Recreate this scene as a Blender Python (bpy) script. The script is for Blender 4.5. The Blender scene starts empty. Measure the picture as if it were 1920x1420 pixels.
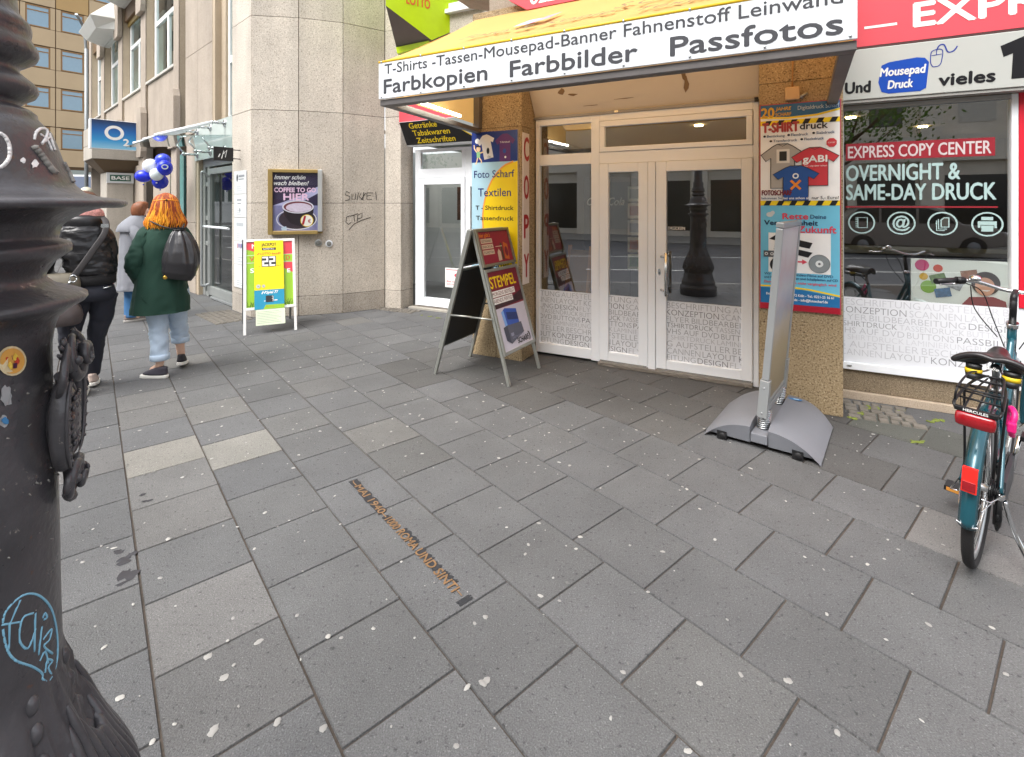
import bpy, bmesh, math, random
from mathutils import Vector, Matrix, noise
R = math.radians
random.seed(11)
scene = bpy.context.scene
COL = scene.collection

# ------------------------------------------------------------------ camera, sky, sun, exposure
H = 1.62                                   # eye height
cam_d = bpy.data.cameras.new("camera")
cam_d.sensor_width = 36.0
cam_d.lens = 936 / 1920 * 36
cam_d.shift_y = -(710 - 385) / 1920
cam_d.clip_start = 0.05
cam_d.clip_end = 1000
cam = bpy.data.objects.new("camera", cam_d)
cam.location = (0, 0, H)
cam.rotation_euler = (R(90), 0, 0)
COL.objects.link(cam)
scene.camera = cam

SUN_EL, SUN_AZ = R(57), R(222)             # azimuth clockwise from +Y
world = bpy.data.worlds.new("World")
scene.world = world
world.use_nodes = True
wn = world.node_tree
sky = wn.nodes.new("ShaderNodeTexSky")
sky.sky_type = 'NISHITA'
sky.sun_disc = False
sky.sun_elevation = SUN_EL
sky.sun_rotation = SUN_AZ
sky.air_density = 1.0
sky.dust_density = 4.0
sky.ozone_density = 1.0
hsv = wn.nodes.new("ShaderNodeHueSaturation")
hsv.inputs['Saturation'].default_value = 0.24
wn.links.new(sky.outputs[0], hsv.inputs['Color'])
wn.links.new(hsv.outputs[0], wn.nodes['Background'].inputs[0])
wn.nodes['Background'].inputs[1].default_value = 0.15

sd = bpy.data.lights.new("sun", 'SUN')
sd.energy = 0.7
sd.angle = R(40)
sd.color = (1.0, 0.975, 0.94)
sun = bpy.data.objects.new("sun", sd)
dv = Vector((math.sin(SUN_AZ) * math.cos(SUN_EL), math.cos(SUN_AZ) * math.cos(SUN_EL), math.sin(SUN_EL)))
sun.rotation_euler = dv.to_track_quat('Z', 'Y').to_euler()
sun.location = (0, 0, 30)
COL.objects.link(sun)

scene.view_settings.view_transform = 'Standard'
scene.view_settings.look = 'None'
scene.view_settings.exposure = 1.53
scene.view_settings.gamma = 1.0

# ------------------------------------------------------------------ materials
MATS = {}
def lin(c):
    return tuple((x / 12.92 if x <= 0.04045 else ((x + 0.055) / 1.055) ** 2.4) for x in c)
def hx(s):
    s = s.lstrip('#')
    return lin(tuple(int(s[i:i + 2], 16) / 255 for i in (0, 2, 4)))
def P(name, col, rough=0.5, metal=0.0, var=0.0, vscale=3.0, fine=0.0, fscale=120.0, bump=0.0, bscale=60.0, coat=0.0,
      emit=0.0, spec=0.5, attr=None, voro=False, trans=0.0):
    """plain Principled surface with optional broad mottling, fine speckle and relief"""
    if name in MATS: return MATS[name]
    if isinstance(col, str): col = hx(col)
    m = bpy.data.materials.new(name); m.use_nodes = True
    nt = m.node_tree; N = nt.nodes; Lk = nt.links
    b = N['Principled BSDF']
    b.inputs['Roughness'].default_value = rough
    b.inputs['Metallic'].default_value = metal
    b.inputs['Specular IOR Level'].default_value = spec
    b.inputs['Coat Weight'].default_value = coat
    b.inputs['Coat Roughness'].default_value = 0.15
    b.inputs['Base Color'].default_value = (*col, 1)
    if var == 0 and not emit and not attr: var, vscale = .05, 6.0
    tc = N.new('ShaderNodeTexCoord')
    cur = None
    if attr:
        a = N.new('ShaderNodeAttribute'); a.attribute_name = attr; cur = a.outputs['Color']
    def mul(cur, fac_out, lo, hi):
        mr = N.new('ShaderNodeMapRange'); mr.inputs[3].default_value = lo; mr.inputs[4].default_value = hi
        mr.inputs[1].default_value = 0.25; mr.inputs[2].default_value = 0.75
        Lk.new(fac_out, mr.inputs[0])
        mx = N.new('ShaderNodeMix'); mx.data_type = 'RGBA'; mx.blend_type = 'MULTIPLY'; mx.inputs[0].default_value = 1
        if cur is None: mx.inputs[6].default_value = (*col, 1)
        else: Lk.new(cur, mx.inputs[6])
        Lk.new(mr.outputs[0], mx.inputs[7])
        return mx.outputs[2]
    if var > 0:
        n = N.new('ShaderNodeTexNoise'); n.inputs['Scale'].default_value = vscale; n.inputs['Detail'].default_value = 6
        n.inputs['Roughness'].default_value = 0.6
        Lk.new(tc.outputs['Object'], n.inputs['Vector']); cur = mul(cur, n.outputs[0], 1 - var, 1 + var)
    if fine > 0:
        n = N.new('ShaderNodeTexNoise'); n.inputs['Scale'].default_value = fscale; n.inputs['Detail'].default_value = 3
        Lk.new(tc.outputs['Object'], n.inputs['Vector']); cur = mul(cur, n.outputs[0], 1 - fine, 1 + fine)
        mr = N.new('ShaderNodeMapRange'); mr.inputs[3].default_value = max(0.03, rough - 0.12); mr.inputs[4].default_value = min(1, rough + 0.12)
        Lk.new(n.outputs[0], mr.inputs[0]); Lk.new(mr.outputs[0], b.inputs['Roughness'])
    if cur is not None: Lk.new(cur, b.inputs['Base Color'])
    if bump > 0:
        if voro:
            n = N.new('ShaderNodeTexVoronoi'); n.inputs['Scale'].default_value = bscale
            o = n.outputs['Distance']
        else:
            n = N.new('ShaderNodeTexNoise'); n.inputs['Scale'].default_value = bscale; n.inputs['Detail'].default_value = 4
            o = n.outputs[0]
        Lk.new(tc.outputs['Object'], n.inputs['Vector'])
        bp = N.new('ShaderNodeBump'); bp.inputs['Strength'].default_value = min(1, bump); bp.inputs['Distance'].default_value = 0.01
        Lk.new(o, bp.inputs['Height']); Lk.new(bp.outputs[0], b.inputs['Normal'])
    if emit > 0:
        b.inputs['Emission Color'].default_value = (*col, 1); b.inputs['Emission Strength'].default_value = emit
    if trans > 0:
        out = N['Material Output']
        t = N.new('ShaderNodeBsdfTranslucent'); t.inputs[0].default_value = (*col, 1)
        mx = N.new('ShaderNodeMixShader'); mx.inputs[0].default_value = trans
        Lk.new(b.outputs[0], mx.inputs[1]); Lk.new(t.outputs[0], mx.inputs[2]); Lk.new(mx.outputs[0], out.inputs[0])
    MATS[name] = m
    return m
def glass(name, tint=(0.85, 0.9, 0.88), ior=1.55, rough=0.0):
    if name in MATS: return MATS[name]
    m = bpy.data.materials.new(name); m.use_nodes = True
    nt = m.node_tree; N = nt.nodes; Lk = nt.links
    N.remove(N['Principled BSDF'])
    t = N.new('ShaderNodeBsdfTransparent'); t.inputs[0].default_value = (*tint, 1)
    g = N.new('ShaderNodeBsdfGlossy'); g.inputs['Roughness'].default_value = rough
    g.inputs['Color'].default_value = (0.95, 0.97, 1, 1)
    ge = N.new('ShaderNodeNewGeometry'); dt = N.new('ShaderNodeVectorMath'); dt.operation = 'DOT_PRODUCT'
    Lk.new(ge.outputs['Incoming'], dt.inputs[0]); Lk.new(ge.outputs['Normal'], dt.inputs[1])
    f0 = ((ior - 1) / (ior + 1)) ** 2
    def mth(op, a, b_=None):
        q = N.new('ShaderNodeMath'); q.operation = op
        for i, v in enumerate((a, b_)):
            if v is None: continue
            if isinstance(v, (int, float)): q.inputs[i].default_value = v
            else: Lk.new(v, q.inputs[i])
        return q.outputs[0]
    c1 = mth('SUBTRACT', 1.0, mth('ABSOLUTE', dt.outputs['Value'])); fr_ = mth('ADD', mth('MULTIPLY', mth('POWER', c1, 5.0), 1 - f0), f0)
    mx = N.new('ShaderNodeMixShader')
    Lk.new(fr_, mx.inputs[0]); Lk.new(t.outputs[0], mx.inputs[1]); Lk.new(g.outputs[0], mx.inputs[2])
    Lk.new(mx.outputs[0], N['Material Output'].inputs[0])
    MATS[name] = m
    return m
def stone(name, c_mid, c_dark, c_light, scale=160.0, bump=0.25, rough=0.85, stain=0.12):
    """speckled stone: three mineral tones, broad weathering"""
    if name in MATS: return MATS[name]
    m = bpy.data.materials.new(name); m.use_nodes = True
    nt = m.node_tree; N = nt.nodes; Lk = nt.links
    b = N['Principled BSDF']; b.inputs['Roughness'].default_value = rough; b.inputs['Specular IOR Level'].default_value = 0.3
    tc = N.new('ShaderNodeTexCoord')
    n = N.new('ShaderNodeTexNoise'); n.inputs['Scale'].default_value = scale; n.inputs['Detail'].default_value = 4; n.inputs['Roughness'].default_value = 0.7
    Lk.new(tc.outputs['Object'], n.inputs['Vector'])
    cr = N.new('ShaderNodeValToRGB')
    e = cr.color_ramp.elements
    e[0].position = 0.36; e[0].color = (*c_dark, 1)
    e[1].position = 0.65; e[1].color = (*c_light, 1)
    k = cr.color_ramp.elements.new(0.47); k.color = (*c_mid, 1)
    k = cr.color_ramp.elements.new(0.56); k.color = (*c_mid, 1)
    Lk.new(n.outputs[0], cr.inputs[0])
    mp = N.new('ShaderNodeMapping'); mp.inputs['Scale'].default_value = (3.5, 3.5, .35); Lk.new(tc.outputs['Object'], mp.inputs[0])
    n3 = N.new('ShaderNodeTexNoise'); n3.inputs['Scale'].default_value = 1.0; n3.inputs['Detail'].default_value = 5; Lk.new(mp.outputs[0], n3.inputs['Vector'])
    ge = N.new('ShaderNodeNewGeometry')
    r1 = N.new('ShaderNodeMapRange'); r1.inputs[3].default_value = 1 - stain * .55; r1.inputs[4].default_value = 1 + stain * .35; Lk.new(ge.outputs['Random Per Island'], r1.inputs[0])
    r2 = N.new('ShaderNodeMapRange'); r2.inputs[1].default_value = .35; r2.inputs[2].default_value = .6; r2.inputs[3].default_value = 1 - stain * .8; r2.inputs[4].default_value = 1.0; Lk.new(n3.outputs[0], r2.inputs[0])
    mu = N.new('ShaderNodeMath'); mu.operation = 'MULTIPLY'; Lk.new(r1.outputs[0], mu.inputs[0]); Lk.new(r2.outputs[0], mu.inputs[1])
    n2 = N.new('ShaderNodeTexNoise'); n2.inputs['Scale'].default_value = 1.3; n2.inputs['Detail'].default_value = 7; n2.inputs['Roughness'].default_value = 0.65
    Lk.new(tc.outputs['Object'], n2.inputs['Vector'])
    mr = N.new('ShaderNodeMapRange'); mr.inputs[1].default_value = 0.3; mr.inputs[2].default_value = 0.7
    mr.inputs[3].default_value = 1 - stain; mr.inputs[4].default_value = 1 + stain * 0.6
    Lk.new(n2.outputs[0], mr.inputs[0])
    mx = N.new('ShaderNodeMix'); mx.data_type = 'RGBA'; mx.blend_type = 'MULTIPLY'; mx.inputs[0].default_value = 1
    mu2 = N.new('ShaderNodeMath'); mu2.operation = 'MULTIPLY'; Lk.new(mu.outputs[0], mu2.inputs[0]); Lk.new(mr.outputs[0], mu2.inputs[1])
    Lk.new(cr.outputs[0], mx.inputs[6]); Lk.new(mu2.outputs[0], mx.inputs[7]); Lk.new(mx.outputs[2], b.inputs['Base Color'])
    bp = N.new('ShaderNodeBump'); bp.inputs['Strength'].default_value = bump; bp.inputs['Distance'].default_value = 0.006
    Lk.new(n.outputs[0], bp.inputs['Height']); Lk.new(bp.outputs[0], b.inputs['Normal'])
    MATS[name] = m
    return m

# ------------------------------------------------------------------ mesh builder and object helpers
def bez(pts, n=10):
    """smooth open path through points (Catmull-Rom)"""
    pts = [Vector(p) for p in pts]; out = []
    for i in range(len(pts) - 1):
        p0 = pts[max(i - 1, 0)]; p1 = pts[i]; p2 = pts[i + 1]; p3 = pts[min(i + 2, len(pts) - 1)]
        for k in range(n):
            t = k / n
            out.append(0.5 * ((2 * p1) + (p2 - p0) * t + (2 * p0 - 5 * p1 + 4 * p2 - p3) * t * t + (3 * p1 - p0 - 3 * p2 + p3) * t ** 3))
    out.append(pts[-1])
    return out
TXT = {}
def text_geo(body, off=0.0, shear=0.0):
    key = (body, off, shear)
    if key not in TXT:
        cu = bpy.data.curves.new("lettering", 'FONT'); cu.body = body; cu.offset = off; cu.shear = shear
        cu.resolution_u = 3
        ob = bpy.data.objects.new("lettering", cu); COL.objects.link(ob)
        bpy.context.view_layer.update()
        me = bpy.data.meshes.new_from_object(ob)
        TXT[key] = ([(v.co.x, v.co.y) for v in me.vertices], [tuple(p.vertices) for p in me.polygons])
        bpy.data.objects.remove(ob); bpy.data.meshes.remove(me); bpy.data.curves.remove(cu)
    return TXT[key]
CAP = 0.0
class MB:
    def __init__(s, M=None):
        s.v = []; s.f = []; s.mi = []; s.sm = []; s.mats = []; s.M = M; s.col = None
    def _m(s, mat):
        if mat not in s.mats: s.mats.append(mat)
        return s.mats.index(mat)
    def add(s, vs, fs, mat, smooth=False):
        o = len(s.v); k = s._m(mat)
        s.v += [Vector(p) for p in vs] if s.M is None else [s.M @ Vector(p) for p in vs]
        for f in fs:
            s.f.append(tuple(i + o for i in f)); s.mi.append(k); s.sm.append(smooth)
        return s
    def box(s, x0, x1, y0, y1, z0, z1, mat):
        vs = [(x, y, z) for z in (z0, z1) for y in (y0, y1) for x in (x0, x1)]
        return s.add(vs, [(0, 2, 3, 1), (4, 5, 7, 6), (0, 1, 5, 4), (2, 6, 7, 3), (0, 4, 6, 2), (1, 3, 7, 5)], mat)
    def hexa(s, vs, mat):
        """8 corners ordered as in box"""
        return s.add(vs, [(0, 2, 3, 1), (4, 5, 7, 6), (0, 1, 5, 4), (2, 6, 7, 3), (0, 4, 6, 2), (1, 3, 7, 5)], mat)
    def prism(s, pts, a0, a1, mat, ax='y', smooth=False):
        n = len(pts)
        def mk(p, a):
            return (p[0], a, p[1]) if ax == 'y' else ((p[0], p[1], a) if ax == 'z' else (a, p[0], p[1]))
        vs = [mk(p, a0) for p in pts] + [mk(p, a1) for p in pts]
        fs = [tuple(range(n)), tuple(range(2 * n - 1, n - 1, -1))]
        s.add(vs, fs, mat)
        o = len(s.v) - 2 * n; k = s._m(mat)
        for i in range(n):
            j = (i + 1) % n
            s.f.append((o + i, o + j, o + n + j, o + n + i)); s.mi.append(k); s.sm.append(smooth)
        return s
    def quad(s, pts, mat): return s.add(pts, [tuple(range(len(pts)))], mat)
    def rect(s, x0, x1, z0, z1, y, mat): return s.quad([(x0, y, z0), (x1, y, z0), (x1, y, z1), (x0, y, z1)], mat)
    def poly(s, pts, y, mat): return s.quad([(p[0], y, p[1]) for p in pts], mat)
    def ell(s, cx, cz, rx, rz, y, mat, n=28, a0=0, a1=360):
        pts = [(cx + rx * math.cos(R(a0 + (a1 - a0) * i / n)), cz + rz * math.sin(R(a0 + (a1 - a0) * i / n))) for i in range(n if a1 - a0 >= 360 else n + 1)]
        return s.poly(pts, y, mat)
    def ring(s, cx, cz, rx, rz, w, y, mat, n=32, a0=0, a1=360):
        vs = []; fs = []
        for i in range(n + 1):
            a = R(a0 + (a1 - a0) * i / n); c, q = math.cos(a), math.sin(a)
            vs += [(cx + rx * c, y, cz + rz * q), (cx + (rx - w) * c, y, cz + (rz - w) * q)]
            if i: fs.append((2 * i - 2, 2 * i - 1, 2 * i + 1, 2 * i))
        return s.add(vs, fs, mat)
    def stroke(s, pts, w, y, mat):
        """flat pen line in the xz plane"""
        vs = []; fs = []
        P2 = [Vector((p[0], p[1])) for p in pts]
        for i, p in enumerate(P2):
            d = (P2[min(i + 1, len(P2) - 1)] - P2[max(i - 1, 0)])
            if d.length < 1e-9: d = Vector((1, 0))
            d.normalize(); n = Vector((-d.y, d.x)) * w / 2
            vs += [(p.x + n.x, y, p.y + n.y), (p.x - n.x, y, p.y - n.y)]
            if i: fs.append((2 * i - 2, 2 * i - 1, 2 * i + 1, 2 * i))
        return s.add(vs, fs, mat)
    def tube(s, path, r, mat, n=8, cap=True, flat=1.0, smooth=True, fn=None):
        path = [Vector(p) for p in path]; m = len(path)
        rr = r if isinstance(r, (list, tuple)) else [r] * m
        if len(rr) != m: rr = [rr[min(int(i * (len(rr) - 1) / (m - 1)), len(rr) - 2)] * (1 - ((i * (len(rr) - 1) / (m - 1)) - min(int(i * (len(rr) - 1) / (m - 1)), len(rr) - 2))) + rr[min(int(i * (len(rr) - 1) / (m - 1)), len(rr) - 2) + 1] * ((i * (len(rr) - 1) / (m - 1)) - min(int(i * (len(rr) - 1) / (m - 1)), len(rr) - 2)) for i in range(m)]
        t0 = (path[1] - path[0]).normalized()
        up = Vector((0, 0, 1)) if abs(t0.z) < 0.9 else Vector((0, 1, 0))
        nx = t0.cross(up).normalized(); vs = []; fs = []
        for i, p in enumerate(path):
            t = (path[min(i + 1, m - 1)] - path[max(i - 1, 0)])
            t = t.normalized() if t.length > 1e-9 else t0
            nx = (nx - t * nx.dot(t))
            nx = nx.normalized() if nx.length > 1e-6 else t.orthogonal().normalized()
            ny = t.cross(nx)
            for k in range(n):
                a = 2 * math.pi * k / n
                vs.append(p + rr[i] * (fn(i / (m - 1), a) if fn else 1) * (math.cos(a) * nx + flat * math.sin(a) * ny))
            if i:
                for k in range(n):
                    j = (k + 1) % n
                    fs.append(((i - 1) * n + k, (i - 1) * n + j, i * n + j, i * n + k))
        s.add(vs, fs, mat, smooth)
        if cap:
            o = len(s.v) - len(vs); q = s._m(mat)
            s.f.append(tuple(o + k for k in range(n - 1, -1, -1))); s.mi.append(q); s.sm.append(False)
            s.f.append(tuple(o + (m - 1) * n + k for k in range(n))); s.mi.append(q); s.sm.append(False)
        return s
    def cyl(s, p0, p1, r, mat, n=16, smooth=True): return s.tube([p0, p1], r, mat, n, smooth=smooth)
    def lathe(s, prof, n, mat, c=(0, 0, 0), fn=None, cap=True, axis='z'):
        vs = []; fs = []
        for i, (r, z) in enumerate(prof):
            for k in range(n):
                a = 2 * math.pi * k / n
                q = fn(r, z, a) if fn else r
                x, y = q * math.cos(a), q * math.sin(a)
                vs.append((c[0] + x, c[1] + y, c[2] + z) if axis == 'z' else ((c[0] + x, c[1] + z, c[2] + y) if axis == 'y' else (c[0] + z, c[1] + x, c[2] + y)))
            if i:
                for k in range(n):
                    j = (k + 1) % n
                    fs.append(((i - 1) * n + k, (i - 1) * n + j, i * n + j, i * n + k))
        if cap:
            fs.append(tuple(range(n - 1, -1, -1))); m = len(prof); fs.append(tuple((m - 1) * n + k for k in range(n)))
        return s.add(vs, fs, mat, True)
    def ball(s, c, r, mat, n=16, sc=(1, 1, 1)):
        prof = [(math.sin(math.pi * i / 10) + 1e-4, -math.cos(math.pi * i / 10)) for i in range(11)]
        vs = []; fs = []
        for i, (q, z) in enumerate(prof):
            for k in range(n):
                a = 2 * math.pi * k / n
                vs.append((c[0] + r * sc[0] * q * math.cos(a), c[1] + r * sc[1] * q * math.sin(a), c[2] + r * sc[2] * z))
            if i:
                for k in range(n):
                    j = (k + 1) % n
                    fs.append(((i - 1) * n + k, (i - 1) * n + j, i * n + j, i * n + k))
        return s.add(vs, fs, mat, True)
    def loft(s, rings, mat, n=28, fn=None, cap=(True, True), pw=2.0):
        """rings: (cx, cy, z, rx, ry[, rot, tilt_x, tilt_y]) stacked along z"""
        vs = []; fs = []
        for i, g in enumerate(rings):
            cx, cy, z, rx, ry = g[:5]; rot = g[5] if len(g) > 5 else 0; tx = g[6] if len(g) > 6 else 0; ty = g[7] if len(g) > 7 else 0
            for k in range(n):
                a = 2 * math.pi * k / n
                c, q = math.cos(a), math.sin(a)
                x = rx * math.copysign(abs(c) ** (2 / pw), c); y = ry * math.copysign(abs(q) ** (2 / pw), q)
                if fn:
                    m = fn(i / (len(rings) - 1), a); x *= m; y *= m
                X = x * math.cos(rot) - y * math.sin(rot); Y = x * math.sin(rot) + y * math.cos(rot)
                vs.append((cx + X, cy + Y, z + tx * x + ty * y))
            if i:
                for k in range(n):
                    j = (k + 1) % n
                    fs.append(((i - 1) * n + k, (i - 1) * n + j, i * n + j, i * n + k))
        if cap[0]: fs.append(tuple(range(n - 1, -1, -1)))
        if cap[1]: fs.append(tuple((len(rings) - 1) * n + k for k in range(n)))
        return s.add(vs, fs, mat, True)
    def text(s, body, x, z, h, y, mat, w=None, off=0.0, shear=0.0, clip=None, align='l', wmul=1.0, stamp=False):
        """flat lettering facing -y; z is the baseline, h the height of a capital, w the wanted width"""
        global CAP
        if not CAP:
            hv, _ = text_geo('H'); CAP = max(p[1] for p in hv)
        vs, fs = text_geo(body, min(off, 0.0), shear)
        if not vs: return s
        x0 = min(p[0] for p in vs); x1 = max(p[0] for p in vs)
        kz = h / CAP; kx = (w / (x1 - x0)) if w else kz * wmul
        wd = (x1 - x0) * kx
        ox = x if align == 'l' else (x - wd / 2 if align == 'c' else x - wd)
        if off > 0 and not stamp:      # bolder: the same outline laid down again, shifted by a hair
            d = off * h / CAP
            for i, (dx, dz) in enumerate(((-1, 0), (1, 0), (0, 1), (0, -1))): s.text(body, ox + dx * d, z + dz * d, h, y - .00018 * i, mat, wd, 0.0, shear, clip, 'l', wmul, True)
            return s
        pts = [(ox + (p[0] - x0) * kx, y, z + p[1] * kz) for p in vs]
        if clip:
            bm = bmesh.new(); bv = [bm.verts.new(p) for p in pts]
            for f in fs:
                try: bm.faces.new([bv[i] for i in f])
                except ValueError: pass
            for (cx, nx) in ((clip[0], -1), (clip[1], 1)):
                bmesh.ops.bisect_plane(bm, geom=bm.verts[:] + bm.edges[:] + bm.faces[:], plane_co=(cx, 0, 0), plane_no=(nx, 0, 0), clear_outer=True)
            bm.verts.index_update()
            pts = [tuple(v.co) for v in bm.verts]; fs = [tuple(v.index for v in f.verts) for f in bm.faces]
            bm.free()
        return s.add(pts, fs, mat)
    def cloth(s, rings, mat, n=60, K=46, amp=.012, seed=0.0, fv=1.6, fz=9.0, hang=0.0, cap=(False, True), pw=2.3, drag=0.0):
        """garment: rings smoothed along the body, with soft creases and hanging folds"""
        gs = [tuple(g) + (0,) * (8 - len(g)) for g in rings]; m = len(gs); out = []
        for i in range(K):
            q = i / (K - 1) * (m - 1); k = min(int(q), m - 2); t = q - k
            p0, p1, p2, p3 = gs[max(k - 1, 0)], gs[k], gs[k + 1], gs[min(k + 2, m - 1)]
            out.append(tuple(.5 * (2 * b_ + (c_ - a_) * t + (2 * a_ - 5 * b_ + 4 * c_ - d_) * t * t + (3 * b_ - a_ - 3 * c_ + d_) * t ** 3) for a_, b_, c_, d_ in zip(p0, p1, p2, p3)))
        def fn(t, a):
            c, q = math.cos(a), math.sin(a)
            v = noise.noise(Vector((c * fv + seed, q * fv, t * fz + drag * c * 3))); w = noise.noise(Vector((c * fv * 2.7, q * fv * 2.7 + seed, t * fz * 1.7 + 5)))
            h = (1 - abs(noise.noise(Vector((c * 3.4, q * 3.4, seed + t * .8)))) * 2) if hang else 0
            return 1 + amp * 8 * (v * .6 + (abs(w) - .25) * .7) + hang * h * (1 - t) ** 1.2
        return s.loft(out, mat, n, fn, cap, pw)
    def sleeve(s, path, rad, mat, amp=.05, seed=0.0, n=26, k=12):
        p_ = bez(path, k)
        def fn(t, a): return 1 + amp * (noise.noise(Vector((math.cos(a) * 1.5, math.sin(a) * 1.5 + seed, t * 9))) * .9 + (abs(noise.noise(Vector((math.cos(a) * 1.1 + seed, math.sin(a) * 1.1, t * 16)))) - .25) * 1.2 * math.exp(-((t - .55) / .25) ** 2))
        m_ = len(p_); rr = []
        for i in range(m_):
            t = i / (m_ - 1) * (len(rad) - 1); q = min(int(t), len(rad) - 2); rr.append(rad[q] + (rad[q + 1] - rad[q]) * (t - q))
        return s.tube(p_, rr, mat, n, fn=fn)
    def build(s, name, parent=None, bevel=0.0, subsurf=0, label=None, seg=2, fix=True, split=False):
        if split:                       # every separate piece becomes a part of its own
            rt = list(range(len(s.v)))
            def find(i):
                while rt[i] != i: rt[i] = rt[rt[i]]; i = rt[i]
                return i
            for f in s.f:
                for i in f[1:]: rt[find(i)] = find(f[0])
            groups = {}
            for k, f in enumerate(s.f): groups.setdefault(find(f[0]), []).append(k)
            for ks in groups.values():
                q = MB(); q.mats = s.mats; ix = {}
                for k in ks:
                    for i in s.f[k]:
                        if i not in ix: ix[i] = len(q.v); q.v.append(s.v[i])
                    q.f.append(tuple(ix[i] for i in s.f[k])); q.mi.append(s.mi[k]); q.sm.append(s.sm[k])
                ob = q.build(name, parent, bevel, subsurf, label, seg, fix)
            return ob
        me = bpy.data.meshes.new(name)
        me.from_pydata([tuple(p) for p in s.v], [], s.f)
        for m in s.mats: me.materials.append(m)
        me.polygons.foreach_set('material_index', s.mi)
        me.polygons.foreach_set('use_smooth', s.sm)
        if fix:
            bm = bmesh.new(); bm.from_mesh(me); bmesh.ops.recalc_face_normals(bm, faces=bm.faces); bm.to_mesh(me); bm.free()
        me.update()
        ob = bpy.data.objects.new(name, me); COL.objects.link(ob)
        if parent: ob.parent = parent
        if bevel:
            md = ob.modifiers.new('bevel', 'BEVEL'); md.width = bevel; md.segments = seg; md.limit_method = 'ANGLE'; md.angle_limit = R(40)
        if subsurf:
            md = ob.modifiers.new('subsurf', 'SUBSURF'); md.levels = subsurf; md.render_levels = subsurf
        if label: ob['label'] = label
        return ob
def tag(o, label, cat, group=None, kind=None):
    o['label'] = label; o['category'] = cat
    if group: o['group'] = group
    if kind: o['kind'] = kind
    return o
def thing(name, label, cat, loc=(0, 0, 0), rz=0.0, group=None):
    o = bpy.data.objects.new(name, None); COL.objects.link(o)
    o.empty_display_size = 0.1
    o.location = loc; o.rotation_euler = (0, 0, rz)
    return tag(o, label, cat, group)
def struct(o):
    o['kind'] = 'structure'; return o
class Fr:
    """a facade's own axes: x along it to the right, y into it, z up"""
    def __init__(s, O, sx, sy):
        n = math.hypot(sx, sy); s.O = Vector((O[0], O[1], 0)); s.s = Vector((sx / n, sy / n, 0)); s.i = Vector((-sy / n, sx / n, 0))
        s.a = math.atan2(sy, sx)
    def at(s, x, y, z=0.0): return s.O + x * s.s + y * s.i + Vector((0, 0, z))
SHOP = Fr((2.2087, 4.465), 1810, -936)          # plane of the shop doors, right jamb
LEFT = Fr((-3.762, 7.2), 1020, -936)            # plane of the long office front, at its corner
STR_T = Vector((-0.64594, 0.76339, 0))          # along the street, away from the viewer
STR_C = Vector((0.76339, 0.64594, 0))           # across the pavement, towards the buildings

# common materials
white_pvc = P('white_pvc', '#eef1f5', 0.35, var=0.03, vscale=2, spec=0.5)
alu = P('aluminium', '#b9bcbb', 0.38, 0.85, var=0.05, vscale=4, fine=0.05, fscale=300)
alu_lt = P('light_aluminium', '#a9acad', 0.4, 0.5, var=0.05, vscale=4)
steel = P('steel', '#cfd2d3', 0.22, 0.95)
black = P('black_print', '#17161a', 0.45)
black_pl = P('black_plastic', '#161618', 0.5, bump=0.1, bscale=200)
white_pr = P('white_print', '#eeeeec', 0.45)
red_pr = P('red_print', '#c4262e', 0.45)
yellow_pr = P('yellow_print', '#f2d21b', 0.45)
navy_pr = P('navy_print', '#1d2a6e', 0.45)
dark_in = P('dark_interior', '#3a3632', 0.8, var=0.2, vscale=1.5)
shop_glass = glass('shop_glass', (0.80, 0.82, 0.80), 3.1)
clear_glass = glass('clear_glass', (0.86, 0.93, 0.9), 1.5)

# ------------------------------------------------------------------ ground, paving, road
soil = P('joint_bed', '#453d36', 0.95, var=0.4, vscale=6, fine=0.3, fscale=90)
asphalt = P('asphalt', '#56575a', 0.85, var=0.12, vscale=1.2, fine=0.25, fscale=220, bump=0.3, bscale=180)
kerb_m = P('kerb_stone', '#8f8d88', 0.85, var=0.1, vscale=2, fine=0.2, fscale=150, bump=0.2, bscale=120)
g = MB(); g.quad([(-150, -150, -.02), (150, -150, -.02), (150, 150, -.02), (-150, 150, -.02)], asphalt)
struct(g.build('ground'))
def stc(t, c, z=0): return tuple(t * STR_T + c * STR_C + Vector((0, 0, z)))
b = MB(); b.quad([stc(-40, -1.55, -.007), stc(70, -1.55, -.007), stc(70, 30, -.007), stc(-40, 30, -.007)], soil)
struct(b.build('paving_bed'))
k = MB()
for i in range(-8, 50):
    a0, a1 = i * 1.0 + .004, i * 1.0 + .996
    k.hexa([stc(a0, -1.55, -.14), stc(a1, -1.55, -.14), stc(a0, -1.40, -.14), stc(a1, -1.40, -.14),
            stc(a0, -1.55, .0), stc(a1, -1.55, .0), stc(a0, -1.40, .0), stc(a1, -1.40, .0)], kerb_m)
struct(k.build('kerb', bevel=.012))
lane = P('road_paint', '#d9d9d4', 0.7, var=0.15, vscale=4)
lm = MB()
for (c0, dash) in ((-3.6, True), (-6.9, False)):
    t = -30.0
    while t < 40:
        L_ = 3.0 if dash else 70
        lm.quad([stc(t, c0, -.016), stc(t + L_, c0, -.016), stc(t + L_, c0 - .13, -.016), stc(t, c0 - .13, -.016)], lane)
        t += 6.0 if dash else 80
for t in (-14, -11.5, -9):
    lm.quad([stc(t, -4.2, -.016), stc(t + .5, -4.2, -.016), stc(t + .5, -6.4, -.016), stc(t, -6.4, -.016)], lane)
struct(lm.build('lane_markings'))
op = MB(); op.quad([tuple(SHOP.at(-45, -17.2, .0)), tuple(SHOP.at(45, -17.2, .0)), tuple(SHOP.at(45, -30, .0)), tuple(SHOP.at(-45, -30, .0))], kerb_m)
struct(op.build('opposite_pavement'))

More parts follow.
